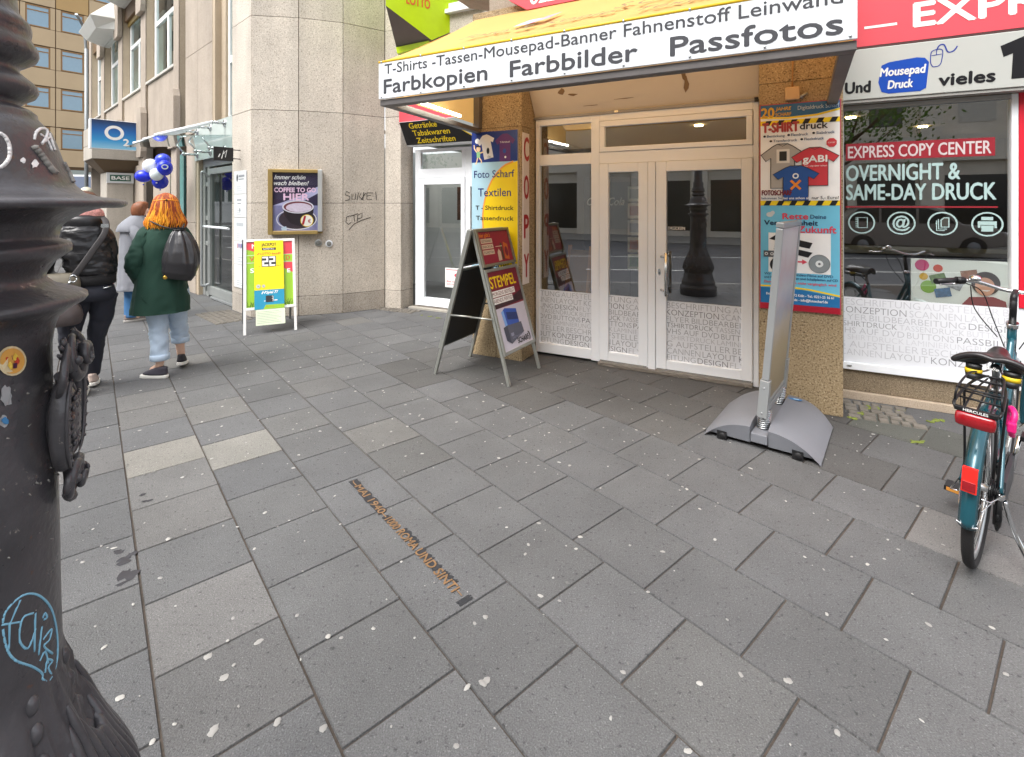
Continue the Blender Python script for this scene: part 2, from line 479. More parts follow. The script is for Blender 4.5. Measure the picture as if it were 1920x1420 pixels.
slab_m = P('paving_slab', (0.2, 0.2, 0.2), 0.78, var=0.07, vscale=2.3, fine=0.34, fscale=190, bump=0.5, bscale=170, attr='slab_tone', spec=0.35)
nt = slab_m.node_tree; N = nt.nodes; bsdf = N['Principled BSDF']; lk = bsdf.inputs['Base Color'].links[0]; src = lk.from_socket
tcx = N.new('ShaderNodeTexCoord')
def layer(src, scale, lo, hi, a, b_, detail=7):
    n_ = N.new('ShaderNodeTexNoise'); n_.inputs['Scale'].default_value = scale; n_.inputs['Detail'].default_value = detail; n_.inputs['Roughness'].default_value = .68
    nt.links.new(tcx.outputs['Object'], n_.inputs['Vector']); mr_ = N.new('ShaderNodeMapRange')
    for i, v_ in enumerate((lo, hi, a, b_)): mr_.inputs[1 + i].default_value = v_
    nt.links.new(n_.outputs[0], mr_.inputs[0]); mx_ = N.new('ShaderNodeMix'); mx_.data_type = 'RGBA'; mx_.blend_type = 'MULTIPLY'; mx_.inputs[0].default_value = 1
    nt.links.new(src, mx_.inputs[6]); nt.links.new(mr_.outputs[0], mx_.inputs[7]); return mx_.outputs[2]
src = layer(src, .9, .38, .62, .84, 1.06); src = layer(src, 48, .30, .41, .45, 1.0, 3); src = layer(src, 95, .60, .70, 1.0, 1.35, 2)
nt.links.new(src, bsdf.inputs['Base Color'])
slabs = MB(); tones = []
row_c = [-1.395, -.99, -.59, -.24, .167, .572, .978, 1.374, 1.785, 2.188, 2.605, 3.025, 3.43, 3.845, 4.27, 4.70, 5.11, 5.52, 5.93, 6.34, 6.75, 7.16, 7.57, 7.98, 8.39]
phase = {-1.395: .2, -.99: .0, -.59: .15, -.24: .215, .167: .05, .572: .235, .978: .43, 1.374: .235, 1.785: .43, 2.188: .235, 2.605: .42, 3.025: .62, 3.43: .81, 3.845: .61, 4.27: .81, 4.70: .6}
def gp(u, v):
    Y = 936 * H / (v - 385); X = (u - 960) / 936 * Y
    q = Vector((X, Y, 0)); return q.dot(STR_T), q.dot(STR_C)
special = [((310, 840), (.33, .315, .28)), ((455, 845), (.31, .30, .27)), ((340, 905), (.255, .248, .235)), ((395, 1150), (.275, .262, .25)), ((300, 735), (.26, .25, .235)), ((290, 790), (.25, .24, .225)),
           ((1800, 1010), (.30, .285, .268)), ((1700, 800), (.20, .215, .165)), ((1800, 830), (.17, .185, .15)), ((340, 975), (.245, .235, .222)), ((110, 870), (.25, .24, .23)),
           ((410, 1260), (.205, .2, .197)), ((560, 720), (.22, .216, .21))]
special = [(gp(*s[0]), s[1]) for s in special]
rnd = random.Random(5)
for ri in range(len(row_c) - 1):
    c0, c1 = row_c[ri], row_c[ri + 1]
    ph = phase.get(c0, .0 if ri % 2 else .205)
    pitch = .4085
    i = -6
    while True:
        t0 = ph + i * pitch; t1 = t0 + pitch; i += 1
        if t0 > 26: break
        gph = .0020 + rnd.random() * .0018
        a0, a1, d0, d1 = t0 + gph, t1 - gph, c0 + gph, c1 - gph
        z = [rnd.uniform(-.0011, .0011) for _ in range(4)]
        ch = .0026
        vs = [stc(a0, d0, -.009), stc(a1, d0, -.009), stc(a1, d1, -.009), stc(a0, d1, -.009),
              stc(a0 + ch, d0 + ch, z[0]), stc(a1 - ch, d0 + ch, z[1]), stc(a1 - ch, d1 - ch, z[2]), stc(a0 + ch, d1 - ch, z[3])]
        slabs.add(vs, [(4, 5, 6, 7), (0, 1, 5, 4), (1, 2, 6, 5), (2, 3, 7, 6), (3, 0, 4, 7)], slab_m)
        v = .116 + max(-.012, min(.012, rnd.gauss(0, .006)))
        w = rnd.uniform(-.0005, .0012) if rnd.random() < .94 else .0025
        tone = (v + w - .001, v + w * .5, v + .002 - w)
        if rnd.random() < .03: tone = (v * 1.16, v * 1.14, v * 1.09)
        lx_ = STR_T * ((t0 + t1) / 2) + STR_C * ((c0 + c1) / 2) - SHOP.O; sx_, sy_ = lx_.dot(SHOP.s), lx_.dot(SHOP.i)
        if -3.2 < sx_ < .7 and -1.35 < sy_: g_ = rnd.uniform(.72, .84); tone = (v * 1.02 * g_, v * g_, v * .975 * g_)      # darker slabs around the doorway
        for (q, cc) in special:
            if t0 <= q[0] < t1 and c0 <= q[1] < c1: g_ = sum(cc) / 3; tone = tuple((g_ + (k_ - g_) * (.9 if g_ > .29 else .45)) * (.66 if g_ > .29 else .56) for k_ in cc)
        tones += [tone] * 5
so = slabs.build('pavement', fix=False)
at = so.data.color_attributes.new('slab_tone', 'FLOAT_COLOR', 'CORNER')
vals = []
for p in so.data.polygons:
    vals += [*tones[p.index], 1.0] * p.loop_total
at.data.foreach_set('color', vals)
struct(so)

# small setts along the foot of the shop front and of the corner
cob = P('sett_stone', '#6f6a62', 0.85, var=0.25, vscale=9, fine=0.2, fscale=160, bump=0.3, bscale=90)
def setts(fr, x0, x1, y0, y1):
    m = MB(); y = y0
    while y < y1:
        x = x0 + rnd.uniform(0, .05)
        while x < x1:
            a, c = rnd.uniform(.06, .1), .078
            p = [fr.at(x + .004, y + .004, 0), fr.at(x + a - .004, y + .004, 0), fr.at(x + a - .004, y + c - .004, 0), fr.at(x + .004, y + c - .004, 0)]
            zz = .012 + rnd.uniform(-.003, .003)
            ctr = sum((q for q in p), Vector()) / 4
            vs = [q - Vector((0, 0, .01)) for q in p] + [ctr + (q - ctr) * .82 + Vector((0, 0, zz)) for q in p]
            m.add(vs, [(4, 5, 6, 7), (0, 1, 5, 4), (1, 2, 6, 5), (2, 3, 7, 6), (3, 0, 4, 7)], cob)
            x += a
        y += .08
    return m
ms = setts(SHOP, .60, 1.02, -.42, -.02)
m2 = setts(LEFT, -.85, .12, -.50, -.03)
m3 = setts(SHOP, -7.2, -4.7, .93, 1.10)
for q in (m2, m3):
    ms.add(q.v, q.f, cob)
struct(ms.build('sett_strip'))
moss = P('moss', '#6f7a35', 0.95, var=0.35, vscale=20, fine=0.3, fscale=200, bump=0.4, bscale=150)
mm = MB()
def blob(m, x, y, z, rx, ry, mat, n=14, rot=0, jag=.25, top=.6, h=.0015):
    z += rnd.uniform(0, .0012); h *= rnd.uniform(.7, 1.3)
    ph = rnd.uniform(0, 6)
    o = []; 
    for k_ in range(n):
        a = 2 * math.pi * k_ / n
        f = 1 + jag * math.sin(2 * a + ph) * .5 + jag * rnd.uniform(-.5, .5)
        u_, w_ = rx * f * math.cos(a), ry * f * math.sin(a)
        o.append((x + u_ * math.cos(rot) - w_ * math.sin(rot), y + u_ * math.sin(rot) + w_ * math.cos(rot)))
    vs = [(p[0], p[1], z) for p in o] + [(x + (p[0] - x) * .8, y + (p[1] - y) * .8, z + h) for p in o]
    fs = [tuple(range(n, 2 * n))] + [(i, (i + 1) % n, n + (i + 1) % n, n + i) for i in range(n)]
    m.add(vs, fs, mat, True)
def px_ground(u, v):
    Y = 936 * H / (v - 385); return (u - 960) / 936 * Y, Y
for (u, v, rx, ry) in ((1612, 775, .05, .03), (1632, 765, .06, .025), (1600, 785, .04, .02), (1762, 790, .04, .02), (1720, 830, .05, .012), (1690, 770, .03, .01), (1748, 792, .025, .012), (792, 592, .02, .01), (806, 594, .03, .01), (822, 597, .035, .01), (905, 663, .015, .008)):
    x, y = px_ground(u, v)
    for j in range(5): blob(mm, x + rnd.uniform(-rx, rx), y + rnd.uniform(-ry, ry), .002, rx * .5, ry * .6, moss, rot=rnd.uniform(0, 3), h=.006)
tag(mm.build('moss'), 'green moss in the paving joints by the shop wall', 'moss', kind='stuff')

# trodden chewing gum
gum_a = P('gum_pale', '#a3a19c', 0.7, var=0.1, vscale=30)
gum_c = P('gum_dark', '#6a6967', 0.8, var=0.1, vscale=30); gum_b = P('gum_grey', '#908e8a', 0.75, var=0.1, vscale=30)
gm = MB()
spots = [(485, 1205, .022), (615, 1195, .016), (437, 1160, .012), (390, 1232, .022), (400, 1372, .026), (520, 1355, .02), (606, 1367, .02), (497, 962, .017), (905, 1282, .02), (876, 1290, .018), (912, 1277, .021), (910, 1158, .017), (1010, 982, .016),
         (1480, 1278, .018), (1080, 1030, .013), (1389, 1266, .014), (1475, 1278, .016), (1741, 1172, .016), (1312, 1283, .016), (1215, 1111, .012), (1311, 862, .014), (1181, 1024, .01), (640, 1197, .012), (557, 1155, .012), (420, 1272, .022),
         (1290, 1410, .016), (855, 1400, .014), (985, 1040, .012), (1570, 1375, .016), (1860, 1178, .014), (1886, 1265, .014), (950, 990, .011), (890, 1170, .012), (700, 1180, .013), (300, 1085, .014), (225, 1310, .02), (195, 1215, .014), (155, 1055, .014), (190, 1025, .01)]
for (u, v, r) in spots:
    x, y = px_ground(u, v); blob(gm, x, y, .0016, r * .68, r * .56, rnd.choice([gum_a, gum_b, gum_b]), n=18, rot=rnd.uniform(0, 3), jag=rnd.uniform(.2, .4))
n = 0
while n < 980:
    u = rnd.uniform(100, 1920); v = 385 + 936 * H / rnd.choice([rnd.uniform(1.45, 8.2), rnd.uniform(2.2, 6.5)])
    x, y = px_ground(u, v)
    p = Vector((x, y, 0)); c = p.dot(STR_C)
    if c < -.5 or c > 4.9: continue
    if rnd.random() > (.35 if y < 3 else .8 if x > -1.5 else 1.0): 
        if y < 3: continue
    r = rnd.choice([.003, .004, .004, .005, .006, .007, .008, .011])
    blob(gm, x, y, .0016, r, r * rnd.uniform(.6, 1), rnd.choice([gum_a, gum_a, gum_b, gum_c]), n=12, rot=rnd.uniform(0, 3), jag=rnd.uniform(.15, .45)); n += 1
tag(gm.build('chewing_gum'), 'pale flattened chewing gum spots on the grey paving slabs', 'chewing gum', kind='stuff')
wet = P('wet_stain', '#3c3b3e', 0.25, var=0.2, vscale=8)
wm = MB()
for (u, v, rx, ry) in ((240, 1078, .03, .05), (232, 1052, .035, .02), (222, 1035, .02, .015), (247, 1040, .02, .02), (232, 1093, .02, .012), (268, 928, .022, .01), (275, 940, .02, .01)):
    x, y = px_ground(u, v); blob(wm, x, y, .0012, rx, ry, wet, rot=.6, jag=.8, h=.0003)
tag(wm.build('spilled_liquid'), 'small dark wet patches beside the lamp post', 'stain', kind='stuff')

# brass inscription let into the slabs
brass = P('brass', '#7f6244', 0.6, 0.1, var=0.2, vscale=30)
tar = P('tar', '#2a2b2e', 0.8, var=0.2, vscale=20, bump=0.4, bscale=100)
x0, y0 = px_ground(661, 902); x1, y1 = px_ground(876, 1131)
d = Vector((x1 - x0, y1 - y0, 0)); Lc = d.length
ins = thing('memorial_inscription', 'brass letters on a dark strip set diagonally into the paving slabs', 'inscription', (x0, y0, 0.002), math.atan2(d.y, d.x))
def flat(m):  # lettering drawn in xz laid down on the ground
    m.M = Matrix(((1, 0, 0, 0), (0, 0, 1, 0), (0, -1, 0, 0), (0, 0, 0, 1))); return m
tb = MB()
def jag_strip(x0, x1, y0, y1):
    n = 16; top = [(x0 + (x1 - x0) * i / n, y1 + rnd.uniform(-.012, .008)) for i in range(n + 1)]; bot = [(x0 + (x1 - x0) * i / n, y0 + rnd.uniform(-.006, .006)) for i in range(n + 1)]
    tb.prism(bot + top[::-1], 0.0005, .002, tar, 'z')
jag_strip(0, Lc * .345, -.024, .026); jag_strip(Lc * .37, Lc * .43, -.018, .012); jag_strip(Lc * .5, Lc * .62, .012, .036); jag_strip(Lc * .655, Lc * .80, -.012, .03); jag_strip(Lc * .82, Lc * .9, .012, .034); jag_strip(Lc * .975, Lc, -.03, .03)
tb.build('tar_strip', ins, split=True)
lt = flat(MB())
q = -.0035
lt.text('·–MAI 1940–', .01, -.021, .040, q, brass, w=Lc * .375, off=.022)
lt.text('1000 ROMA', Lc * .395, -.022, .042, q, brass, w=Lc * .25, off=.022)
lt.text('UND SINTI', Lc * .66, -.022, .042, q, brass, w=Lc * .27, off=.022)
lt.text('–', Lc * .935, -.01, .03, q, brass, w=Lc * .03, off=.03)
lt.build('lettering', ins)

# ------------------------------------------------------------------ copy shop: pillars, front, window
granite = stone('ochre_granite', (.40, .30, .175), (.10, .062, .035), (.62, .50, .33), scale=75, bump=0.9, stain=.18)
plinth_m = stone('plinth_granite', (.27, .21, .14), (.09, .07, .05), (.42, .34, .24), scale=120, bump=0.4, stain=.2)
plinth_lt = stone('plinth_sandstone', (.47, .38, .29), (.33, .26, .19), (.55, .46, .36), scale=150, bump=0.2, stain=.2)
film = P('frosted_film', '#dfe1e6', 0.55, var=0.02, vscale=3)
shop = thing('shop_building', 'copy shop ground floor with white glazed doors between two rough ochre granite pillars', 'shop', tuple(SHOP.O), SHOP.a)
p = MB(); p.box(.008, .584, -.44, .30, 0, 2.60, granite); p.box(.008, .584, -.437, .30, 2.603, 3.7, granite); p.build('pillar', shop, bevel=.006)
p = MB(); p.box(-2.792, -2.50, -.345, .30, 0, 2.44, granite); p.box(-2.497, -2.196, -.345, .30, 0, 2.44, granite); p.box(-2.792, -2.196, -.343, .30, 2.443, 3.7, granite); p.build('pillar', shop, bevel=.005)
p = MB(); p.box(.586, 1.40, .06, .34, .066, .246, plinth_m); p.box(1.404, 2.9, .06, .34, .066, .246, plinth_m); p.box(.586, 3.0, .025, .34, 0, .064, plinth_lt)
p.build('plinth', shop, bevel=.004)
upper_stone = stone('upper_stone', (.47, .40, .31), (.30, .25, .19), (.60, .54, .45), scale=120, bump=.4, stain=.15)
p = MB(); p.box(-2.79, 3.2, .02, .45, 2.62, 7.5, upper_stone); p.build('upper_wall', shop)
# sloped soffit above the doors
soffit = P('soffit_render', '#d9cdbb', 0.6, var=0.04, vscale=2)
s_ = MB(); s_.hexa([(-2.19, -.02, 2.575), (.0, -.02, 2.575), (-2.19, .02, 2.575), (.0, .02, 2.575), (-2.19, -.42, 3.25), (.0, -.42, 3.25), (-2.19, -.38, 3.27), (.0, -.38, 3.27)], soffit)
scr = P('scraped_patch', '#8a6f50', 0.8)
def on_soffit(x, t): return (x, -.02 - .40 * t - .003, 2.575 + .675 * t)
for (x, t, w_, h_) in ((-1.83, .33, .10, .05), (-1.72, .27, .12, .02), (-.62, .40, .05, .10), (-.60, .25, .06, .12), (-.78, .43, .10, .05), (-1.2, .15, .25, .006), (-1.55, .10, .22, .006), (-.45, .45, .08, .02)):
    pts = []
    for i in range(9):
        a = 2 * math.pi * i / 9; f = rnd.uniform(.5, 1.1); pts.append(on_soffit(x + w_ * f * math.cos(a) / 2, t + h_ * f * math.sin(a)))
    s_.quad(pts, scr)
s_.build('soffit', shop)
rail = MB(); rail.box(-2.19, -.004, -.05, .0, 2.545, 2.572, P('grey_rail', '#8f8f92', .45, .5)); rail.box(-1.30, -1.26, -.058, -.05, 2.55, 2.57, steel); rail.box(-.035, -.004, -.07, -.05, 2.535, 2.575, black_pl); rail.build('shutter_rail', shop)
# door frame
fr = MB()
def bar(x0, x1, z0, z1, y0=-.035, y1=.035, m=fr): m.box(x0, x1, y0, y1, z0, z1, white_pvc)
bar(-2.178, -2.135, 0.03, 2.545); bar(-1.551, -1.463, .02, 2.545); bar(-.045, 0.0, 0.0, 2.545)
bar(-2.135, -1.551, 2.476, 2.545); bar(-2.135, -1.551, 2.046, 2.162); bar(-2.135, -1.551, .03, .132)
bar(-1.463, -.045, 2.478, 2.545); bar(-1.463, -.045, 2.043, 2.158)
dfr = fr.build('door_frame', shop, bevel=.005)
tr = MB()
for (a, b_, c, e) in ((-1.459, -.049, 2.418, 2.474), (-1.459, -.049, 2.162, 2.210)): bar(a, b_, c, e, -.045, .02, tr)
for (a, b_) in ((-1.459, -1.405), (-.101, -.049)): bar(a, b_, 2.210, 2.418, -.045, .02, tr)
tro = tr.build('transom_window', shop, bevel=.005)
def pane(x0, x1, z0, z1, parent, y=.0, mat=None, name='glass_pane'):
    m = MB(); m.rect(x0, x1, z0, z1, y, mat or shop_glass); return m.build(name, parent, fix=False)
pane(-1.405, -.101, 2.21, 2.418, tro)
pane(-2.135, -1.551, 2.162, 2.476, dfr); pane(-2.135, -1.551, .132, 2.046, dfr)
rows = [[('BESCHRIFTUNG ', 2), ('AUFSTELLER ', 3), ('BESCHRIFTUNG', 3)], [('KONZEPTION ', 0), ('SCANNEN ', 2), ('LAYOUT ', 2), ('KONZEPTION', 2)],
        [('FLYER ', 2), ('BILDBEARBEITUNG ', 1), ('DESIGN ', 0), ('FLYER', 3)], [('TSHIRTDRUCK ', 0), ('TASSENDRUCK ', 2), ('BUTTONS ', 3), ('FLYER', 3)],
        [('VHS AUF DVD ', 1), ('BUTTONS ', 1), ('PASSBILDER ', 0), ('DRUCK', 2)], [('T SHIRTDRUCK ', 3), ('LAMINIERUNG ', 3), ('BUCHBINDUNG ', 3), ('SCAN', 3)],
        [('G AUFSTELLER ', 2), ('BESCHRIFTUNG ', 2), ('AUFSTELLER', 2)], [('SCANNEN ', 2), ('LAYOUT ', 1), ('KONZEPTION ', 0), ('SCANNEN', 2)],
        [('BEITUNG ', 2), ('DESIGN ', 0), ('FLYER ', 3), ('BILDBEARBEITUNG', 3)]]
tone_d = [P('film_ink_%d' % i, c, .6) for i, c in enumerate(('#6c6d72', '#909196', '#a3a4a9', '#b4b5ba'))]
tone_w = [P('film_pale_ink_%d' % i, c, .6) for i, c in enumerate(('#8f9095', '#b9bac0', '#c3c4ca', '#cbccd2'))]
def film_strip(parent, x0, x1, z0, z1, y, shift, tones_, lh):
    m = MB(); m.box(x0, x1, y, y + .003, z0, z1, film); m.build('frosted_film', parent)
    t = MB(); z = z1
    for ri, rw in enumerate(rows):
        hh = lh * (1.05 if ri in (0, 1, 6, 7) else .85 if ri in (3, 5) else .95)
        z -= hh * 1.22
        if z < z0: break
        x = x0 + shift[ri % len(shift)]
        for (wd, tn) in rw:
            w_ = hh * .82 * len(wd)
            if x < x1 and x + w_ > x0: t.text(wd.strip(), x, z, hh, y - .0012, tones_[tn], w=w_ - hh * .55 * (1 if wd.endswith(' ') else 0), off=-.012, clip=(x0 + .002, x1 - .002))
            x += w_ - hh * .18
    t.build('film_lettering', parent, fix=False)
film_strip(dfr, -2.135, -1.551, .132, .705, -.006, [-.34, -.66, -.72, -.42, -.33, -.32, -.28, -.52, -.03], tone_d, .053)
# two door leaves
def leaf(x0, x1, gx0, gx1, gz0, gz1):
    m = MB()
    bar(x0, gx0, .035, 2.04, -.05, .02, m); bar(gx1, x1, .035, 2.04, -.05, .02, m); bar(gx0, gx1, gz1, 2.04, -.05, .02, m); bar(gx0, gx1, .035, gz0, -.05, .02, m)
    o = m.build('door_leaf', shop, bevel=.006)
    pane(gx0, gx1, gz0, gz1, o, -.015)
    m = MB(); m.box(x0 + .01, x1 - .01, -.054, -.05, .03, .05, steel); m.build('drip_rail', o)
    return o
l1 = leaf(-1.459, -.972, -1.365, -1.063, .138, 1.95)
film_strip(l1, -1.365, -1.063, .138, .709, -.021, [-.34, -.32, -.24, -.30, -.56, -.42, -.22, -.32, -.40], tone_d, .053)
l2 = leaf(-.894, -.049, -.796, -.141, .133, 1.945)
film_strip(l2, -.796, -.141, .133, .70, -.021, [0, -.005, -.01, 0, 0, -.02, 0, -.03, -.04], tone_d, .053)
ps = MB(); bar(-.968, -.898, .025, 2.04, -.056, .02, ps); ps.build('door_post', shop, bevel=.006)
hd = MB(); hd.tube([(-.786, -.12, 1.17), (-.786, -.12, .76)], .016, steel, 12); hd.tube([(-.845, -.05, 1.125), (-.786, -.12, 1.125)], .011, steel, 10); hd.tube([(-.845, -.05, .805), (-.786, -.12, .805)], .011, steel, 10); hd.build('handle', l2)
lk = MB(); lk.ell(-.86, .975, .014, .034, -.0525, steel, 20); lk.box(-.864, -.856, -.056, -.0525, .955, .975, black_pl); lk.build('lock', l2)
dt = MB(); dt.text('DRÜCKEN', -.785, 1.385, .028, -.019, white_pr, w=.155, off=.01); dt.build('door_lettering', l2)
th = MB(); th.box(-1.46, -.05, -.10, .06, .004, .03, P('checker_plate', '#8b8379', .45, .6, bump=.8, bscale=90, voro=True)); th.build('threshold', shop)

# right hand window
wf = MB()
wf.box(.586, 1.72, .03, .10, .246, .306, white_pvc); wf.box(.586, .640, .02, .10, .306, 2.42, P('grey_frame', '#a5a6a4', .45)); wf.box(1.683, 1.722, .02, .10, .246, 2.45, white_pvc)
wf.box(.586, 1.683, .025, .10, 2.415, 2.45, P('grey_frame', '#a5a6a4', .45)); wf.box(.66, .695, .022, .03, .272, .288, steel)
wfo = wf.build('window_frame', shop, bevel=.004)
pane(.640, 1.683, .306, 2.415, wfo, .055)
film_strip(wfo, .640, 1.683, .308, .85, .048, [-.03, -.03, -.05, -.04, -.04, -.03, -.04, -.06, -.08], tone_w, .051)
mint = P('mint_vinyl', '#a3bdbb', .55); red_v = P('red_vinyl', '#8f1626', .5); pale_v = P('pale_vinyl', '#c9bebe', .5)
wl = MB(); y = .050
wl.rect(.655, 1.60, 1.995, 2.135, y, red_v)
wl.text('EXPRESS COPY CENTER', .672, 2.015, .095, y - .0012, pale_v, w=.905, off=.012)
wl.text('OVERNIGHT &', .66, 1.825, .125, y, mint, w=.735, off=.018)
wl.text('SAME-DAY DRUCK', .66, 1.665, .125, y, mint, w=.945, off=.018)
wl.rect(.655, 1.615, 1.60, 1.612, y, red_v)
for i, cx in enumerate((.765, 1.03, 1.29, 1.555)):
    cz = 1.475; wl.ring(cx, cz, .093, .093, .011, y, mint, 40)
    if i == 0:
        wl.stroke([(cx - .025, cz - .042), (cx + .04, cz - .042), (cx + .04, cz + .042), (cx - .025, cz + .042), (cx - .025, cz - .042)], .007, y, mint)
        for j in range(6): wl.rect(cx - .042, cx - .022, cz - .04 + j * .015, cz - .034 + j * .015, y - .0008, mint)
    if i == 1: wl.text('@', cx, cz - .035, .088, y, mint, w=.11, align='c', off=.02)
    if i == 2:
        wl.poly([(cx - .012, cz - .03), (cx + .043, cz - .03), (cx + .043, cz + .05), (cx + .008, cz + .05), (cx - .012, cz + .03)], y, mint)
        wl.poly([(cx - .004, cz - .022), (cx + .035, cz - .022), (cx + .035, cz + .042), (cx + .010, cz + .042), (cx - .004, cz + .026)], y - .0008, P('glass_dark_gap', '#45443f', .3))
        wl.stroke([(cx - .024, cz + .035), (cx - .024, cz - .042), (cx + .028, cz - .042)], .007, y, mint); wl.stroke([(cx - .036, cz + .025), (cx - .036, cz - .054), (cx + .014, cz - .054)], .007, y, mint)
    if i == 3:
        wl.rect(cx - .055, cx + .055, cz - .028, cz + .022, y, mint); wl.rect(cx - .034, cx + .034, cz + .03, cz + .056, y, mint); wl.rect(cx - .034, cx + .034, cz - .056, cz - .004, y - .001, mint)
        wl.stroke([(cx - .038, cz - .056), (cx - .038, cz - .008), (cx + .038, cz - .008), (cx + .038, cz - .056)], .005, y - .0015, P('glass_dark_gap', '#45443f', .3))
wl.build('window_lettering', wfo, fix=False)
bn = MB(); bn.box(1.724, 2.9, .02, .09, .86, 2.46, P('red_banner', '#d2122e', .5)); bn.build('red_panel', shop)
bn = MB(); bn.box(1.724, 2.9, .03, .09, .246, .856, film); bn.build('frosted_film', shop)

# shop interior, seen through the panes
wall_in = P('interior_wall', '#8d8578', .85, var=.1, vscale=1); ceil_in = P('interior_ceiling', '#a2885c', .85); floor_in = P('interior_floor', '#4a4640', .5)
it = MB(); it.box(-2.9, 3.2, 5.0, 5.1, 0, 2.9, wall_in); it.box(-2.95, -2.85, .31, 5.0, 0, 2.9, wall_in); it.box(3.2, 3.3, .1, 5.0, 0, 2.9, wall_in)
it.box(-2.9, 3.2, .35, 5.0, 2.62, 2.72, ceil_in); it.box(-2.9, 3.2, .06, 5.0, -.01, .012, floor_in); it.build('interior', shop)
cl = MB()
for (x, y) in ((-.7, 1.6), (-1.9, 1.2), (.9, 1.8), (1.8, 3.0), (-.6, 3.6)): cl.lathe([(.05, 0), (.05, .012)], 16, P('spot_lamp', '#fff1c0', .5, emit=14), (x, y, 2.605))
cl.build('ceiling_spots', shop)
ct = MB(); ct.box(.2, 2.6, 2.3, 2.9, .012, 1.05, P('counter_grey', '#6f7072', .5)); ct.box(.1, 2.7, 2.2, 3.0, 1.053, 1.09, white_pvc)
tag(ct.build('counter', None), 'grey service counter with white top inside the copy shop', 'counter')
bpy.data.objects['counter'].location = SHOP.at(0, 0); bpy.data.objects['counter'].rotation_euler.z = SHOP.a
rk = thing('postcard_rack', 'black wire postcard rack behind the narrow middle door pane', 'rack', tuple(SHOP.at(-1.16, .40)), SHOP.a)
m = MB(); m.tube([(0, 0, .02), (0, 0, 1.85)], .015, black_pl); m.tube([(-.12, -.1, .02), (.12, .1, .02)], .012, black_pl); m.tube([(-.12, .1, .02), (.12, -.1, .02)], .012, black_pl)
for z in (1.0, 1.18, 1.36, 1.54, 1.72): m.tube([(-.11, -.06, z), (.11, -.06, z)], .005, black_pl, 6)
m.build('stand', rk)
cards = [('#c9d4c2', '#5d8a58'), ('#d6d1c0', '#a35f3b'), ('#c8cad4', '#445a8a'), ('#d9cfc6', '#8a3b44'), ('#cdd3cf', '#50666b')]
for i, z in enumerate((.94, 1.12, 1.30, 1.48, 1.66)):
    m = MB(); m.box(-.10, .09, -.085, -.08, z, z + .16, P('card_%d' % i, cards[i][0], .6)); m.rect(-.08, .07, z + .03, z + .13, -.0865, P('cardpic_%d' % i, cards[i][1], .6, var=.4, vscale=25)); m.build('postcard', rk)
sl = thing('folding_board', 'wooden folding display board standing inside the left shop pane', 'display board', tuple(SHOP.at(-1.86, .55)), SHOP.a - .3)
wood = P('pine_wood', '#b5823c', .6, var=.15, vscale=8)
m = MB()
for sx in (-.15, .15): m.hexa([(sx - .02, -.18, 0), (sx + .02, -.18, 0), (sx - .02, -.15, 0), (sx + .02, -.15, 0), (sx - .02, -.03, 1.15), (sx + .02, -.03, 1.15), (sx - .02, 0, 1.15), (sx + .02, 0, 1.15)], wood)
m.build('frame', sl); m = MB(); m.hexa([(-.13, -.15, .15), (.13, -.15, .15), (-.13, -.14, .15), (.13, -.14, .15), (-.13, -.035, 1.1), (.13, -.035, 1.1), (-.13, -.025, 1.1), (.13, -.025, 1.1)], P('board_ochre', '#8f7140', .7)); m.build('board', sl)
fg = thing('drinks_fridge', 'dark drinks fridge with white script lettering inside the left shop pane', 'fridge', tuple(SHOP.at(-2.15, 1.6)), SHOP.a)
m = MB(); m.box(-.05, .6, 0, .6, .012, 2.0, P('fridge_black', '#1d1b1b', .4)); m.build('cabinet', fg, bevel=.01)
m = MB(); m.text('Coca-Cola', .0, 1.62, .10, -.003, white_pr, w=.52, off=.015, shear=.35); m.build('lettering', fg)
# photo display behind the right window
pb = thing('photo_display', 'white photo board with coloured dots and a smiling woman in the right shop window', 'poster', tuple(SHOP.at(1.10, .085, .83)), SHOP.a)
m = MB(); m.box(0, .60, 0, .02, 0, .36, P('board_white', '#eef4f0', .5)); m.build('board', pb)
m = MB(); y = -.002
for (x, z, r, c) in ((.07, .31, .045, '#d0417c'), (.17, .29, .03, '#d64b2a'), (.08, .22, .028, '#e0b21c'), (.11, .14, .05, '#7fb52a')): m.ell(x, z, r, r, y, P('dot' + c[1:], c, .5))
for (x, z, a, c) in ((.17, .21, .3, '#6a8a4a'), (.27, .17, -.4, '#99a0a8'), (.20, .10, .2, '#3f6f9a'), (.36, .25, .2, '#9a6a52')):
    ca, sa = math.cos(a), math.sin(a); m.poly([(x + u * ca - w * sa, z + u * sa + w * ca) for (u, w) in ((-.05, -.035), (.05, -.035), (.05, .035), (-.05, .035))], y - .0015, P('photo' + c[1:], c, .5, var=.5, vscale=30))
m.poly([(.30, .0), (.58, .0), (.57, .06), (.50, .09), (.36, .08)], y - .003, P('jumper_red', '#8e2a30', .6)); m.ell(.455, .19, .085, .09, y - .003, P('print_hair', '#33261f', .6)); m.ell(.45, .165, .058, .07, y - .0045, P('print_skin', '#d9a384', .6)); m.ell(.455, .14, .025, .010, y - .006, white_pr, 14, 180, 360)
for sx in (-.022, .022): m.ell(.45 + sx, .185, .008, .005, y - .006, black, 10)
m.build('print', pb, fix=False)

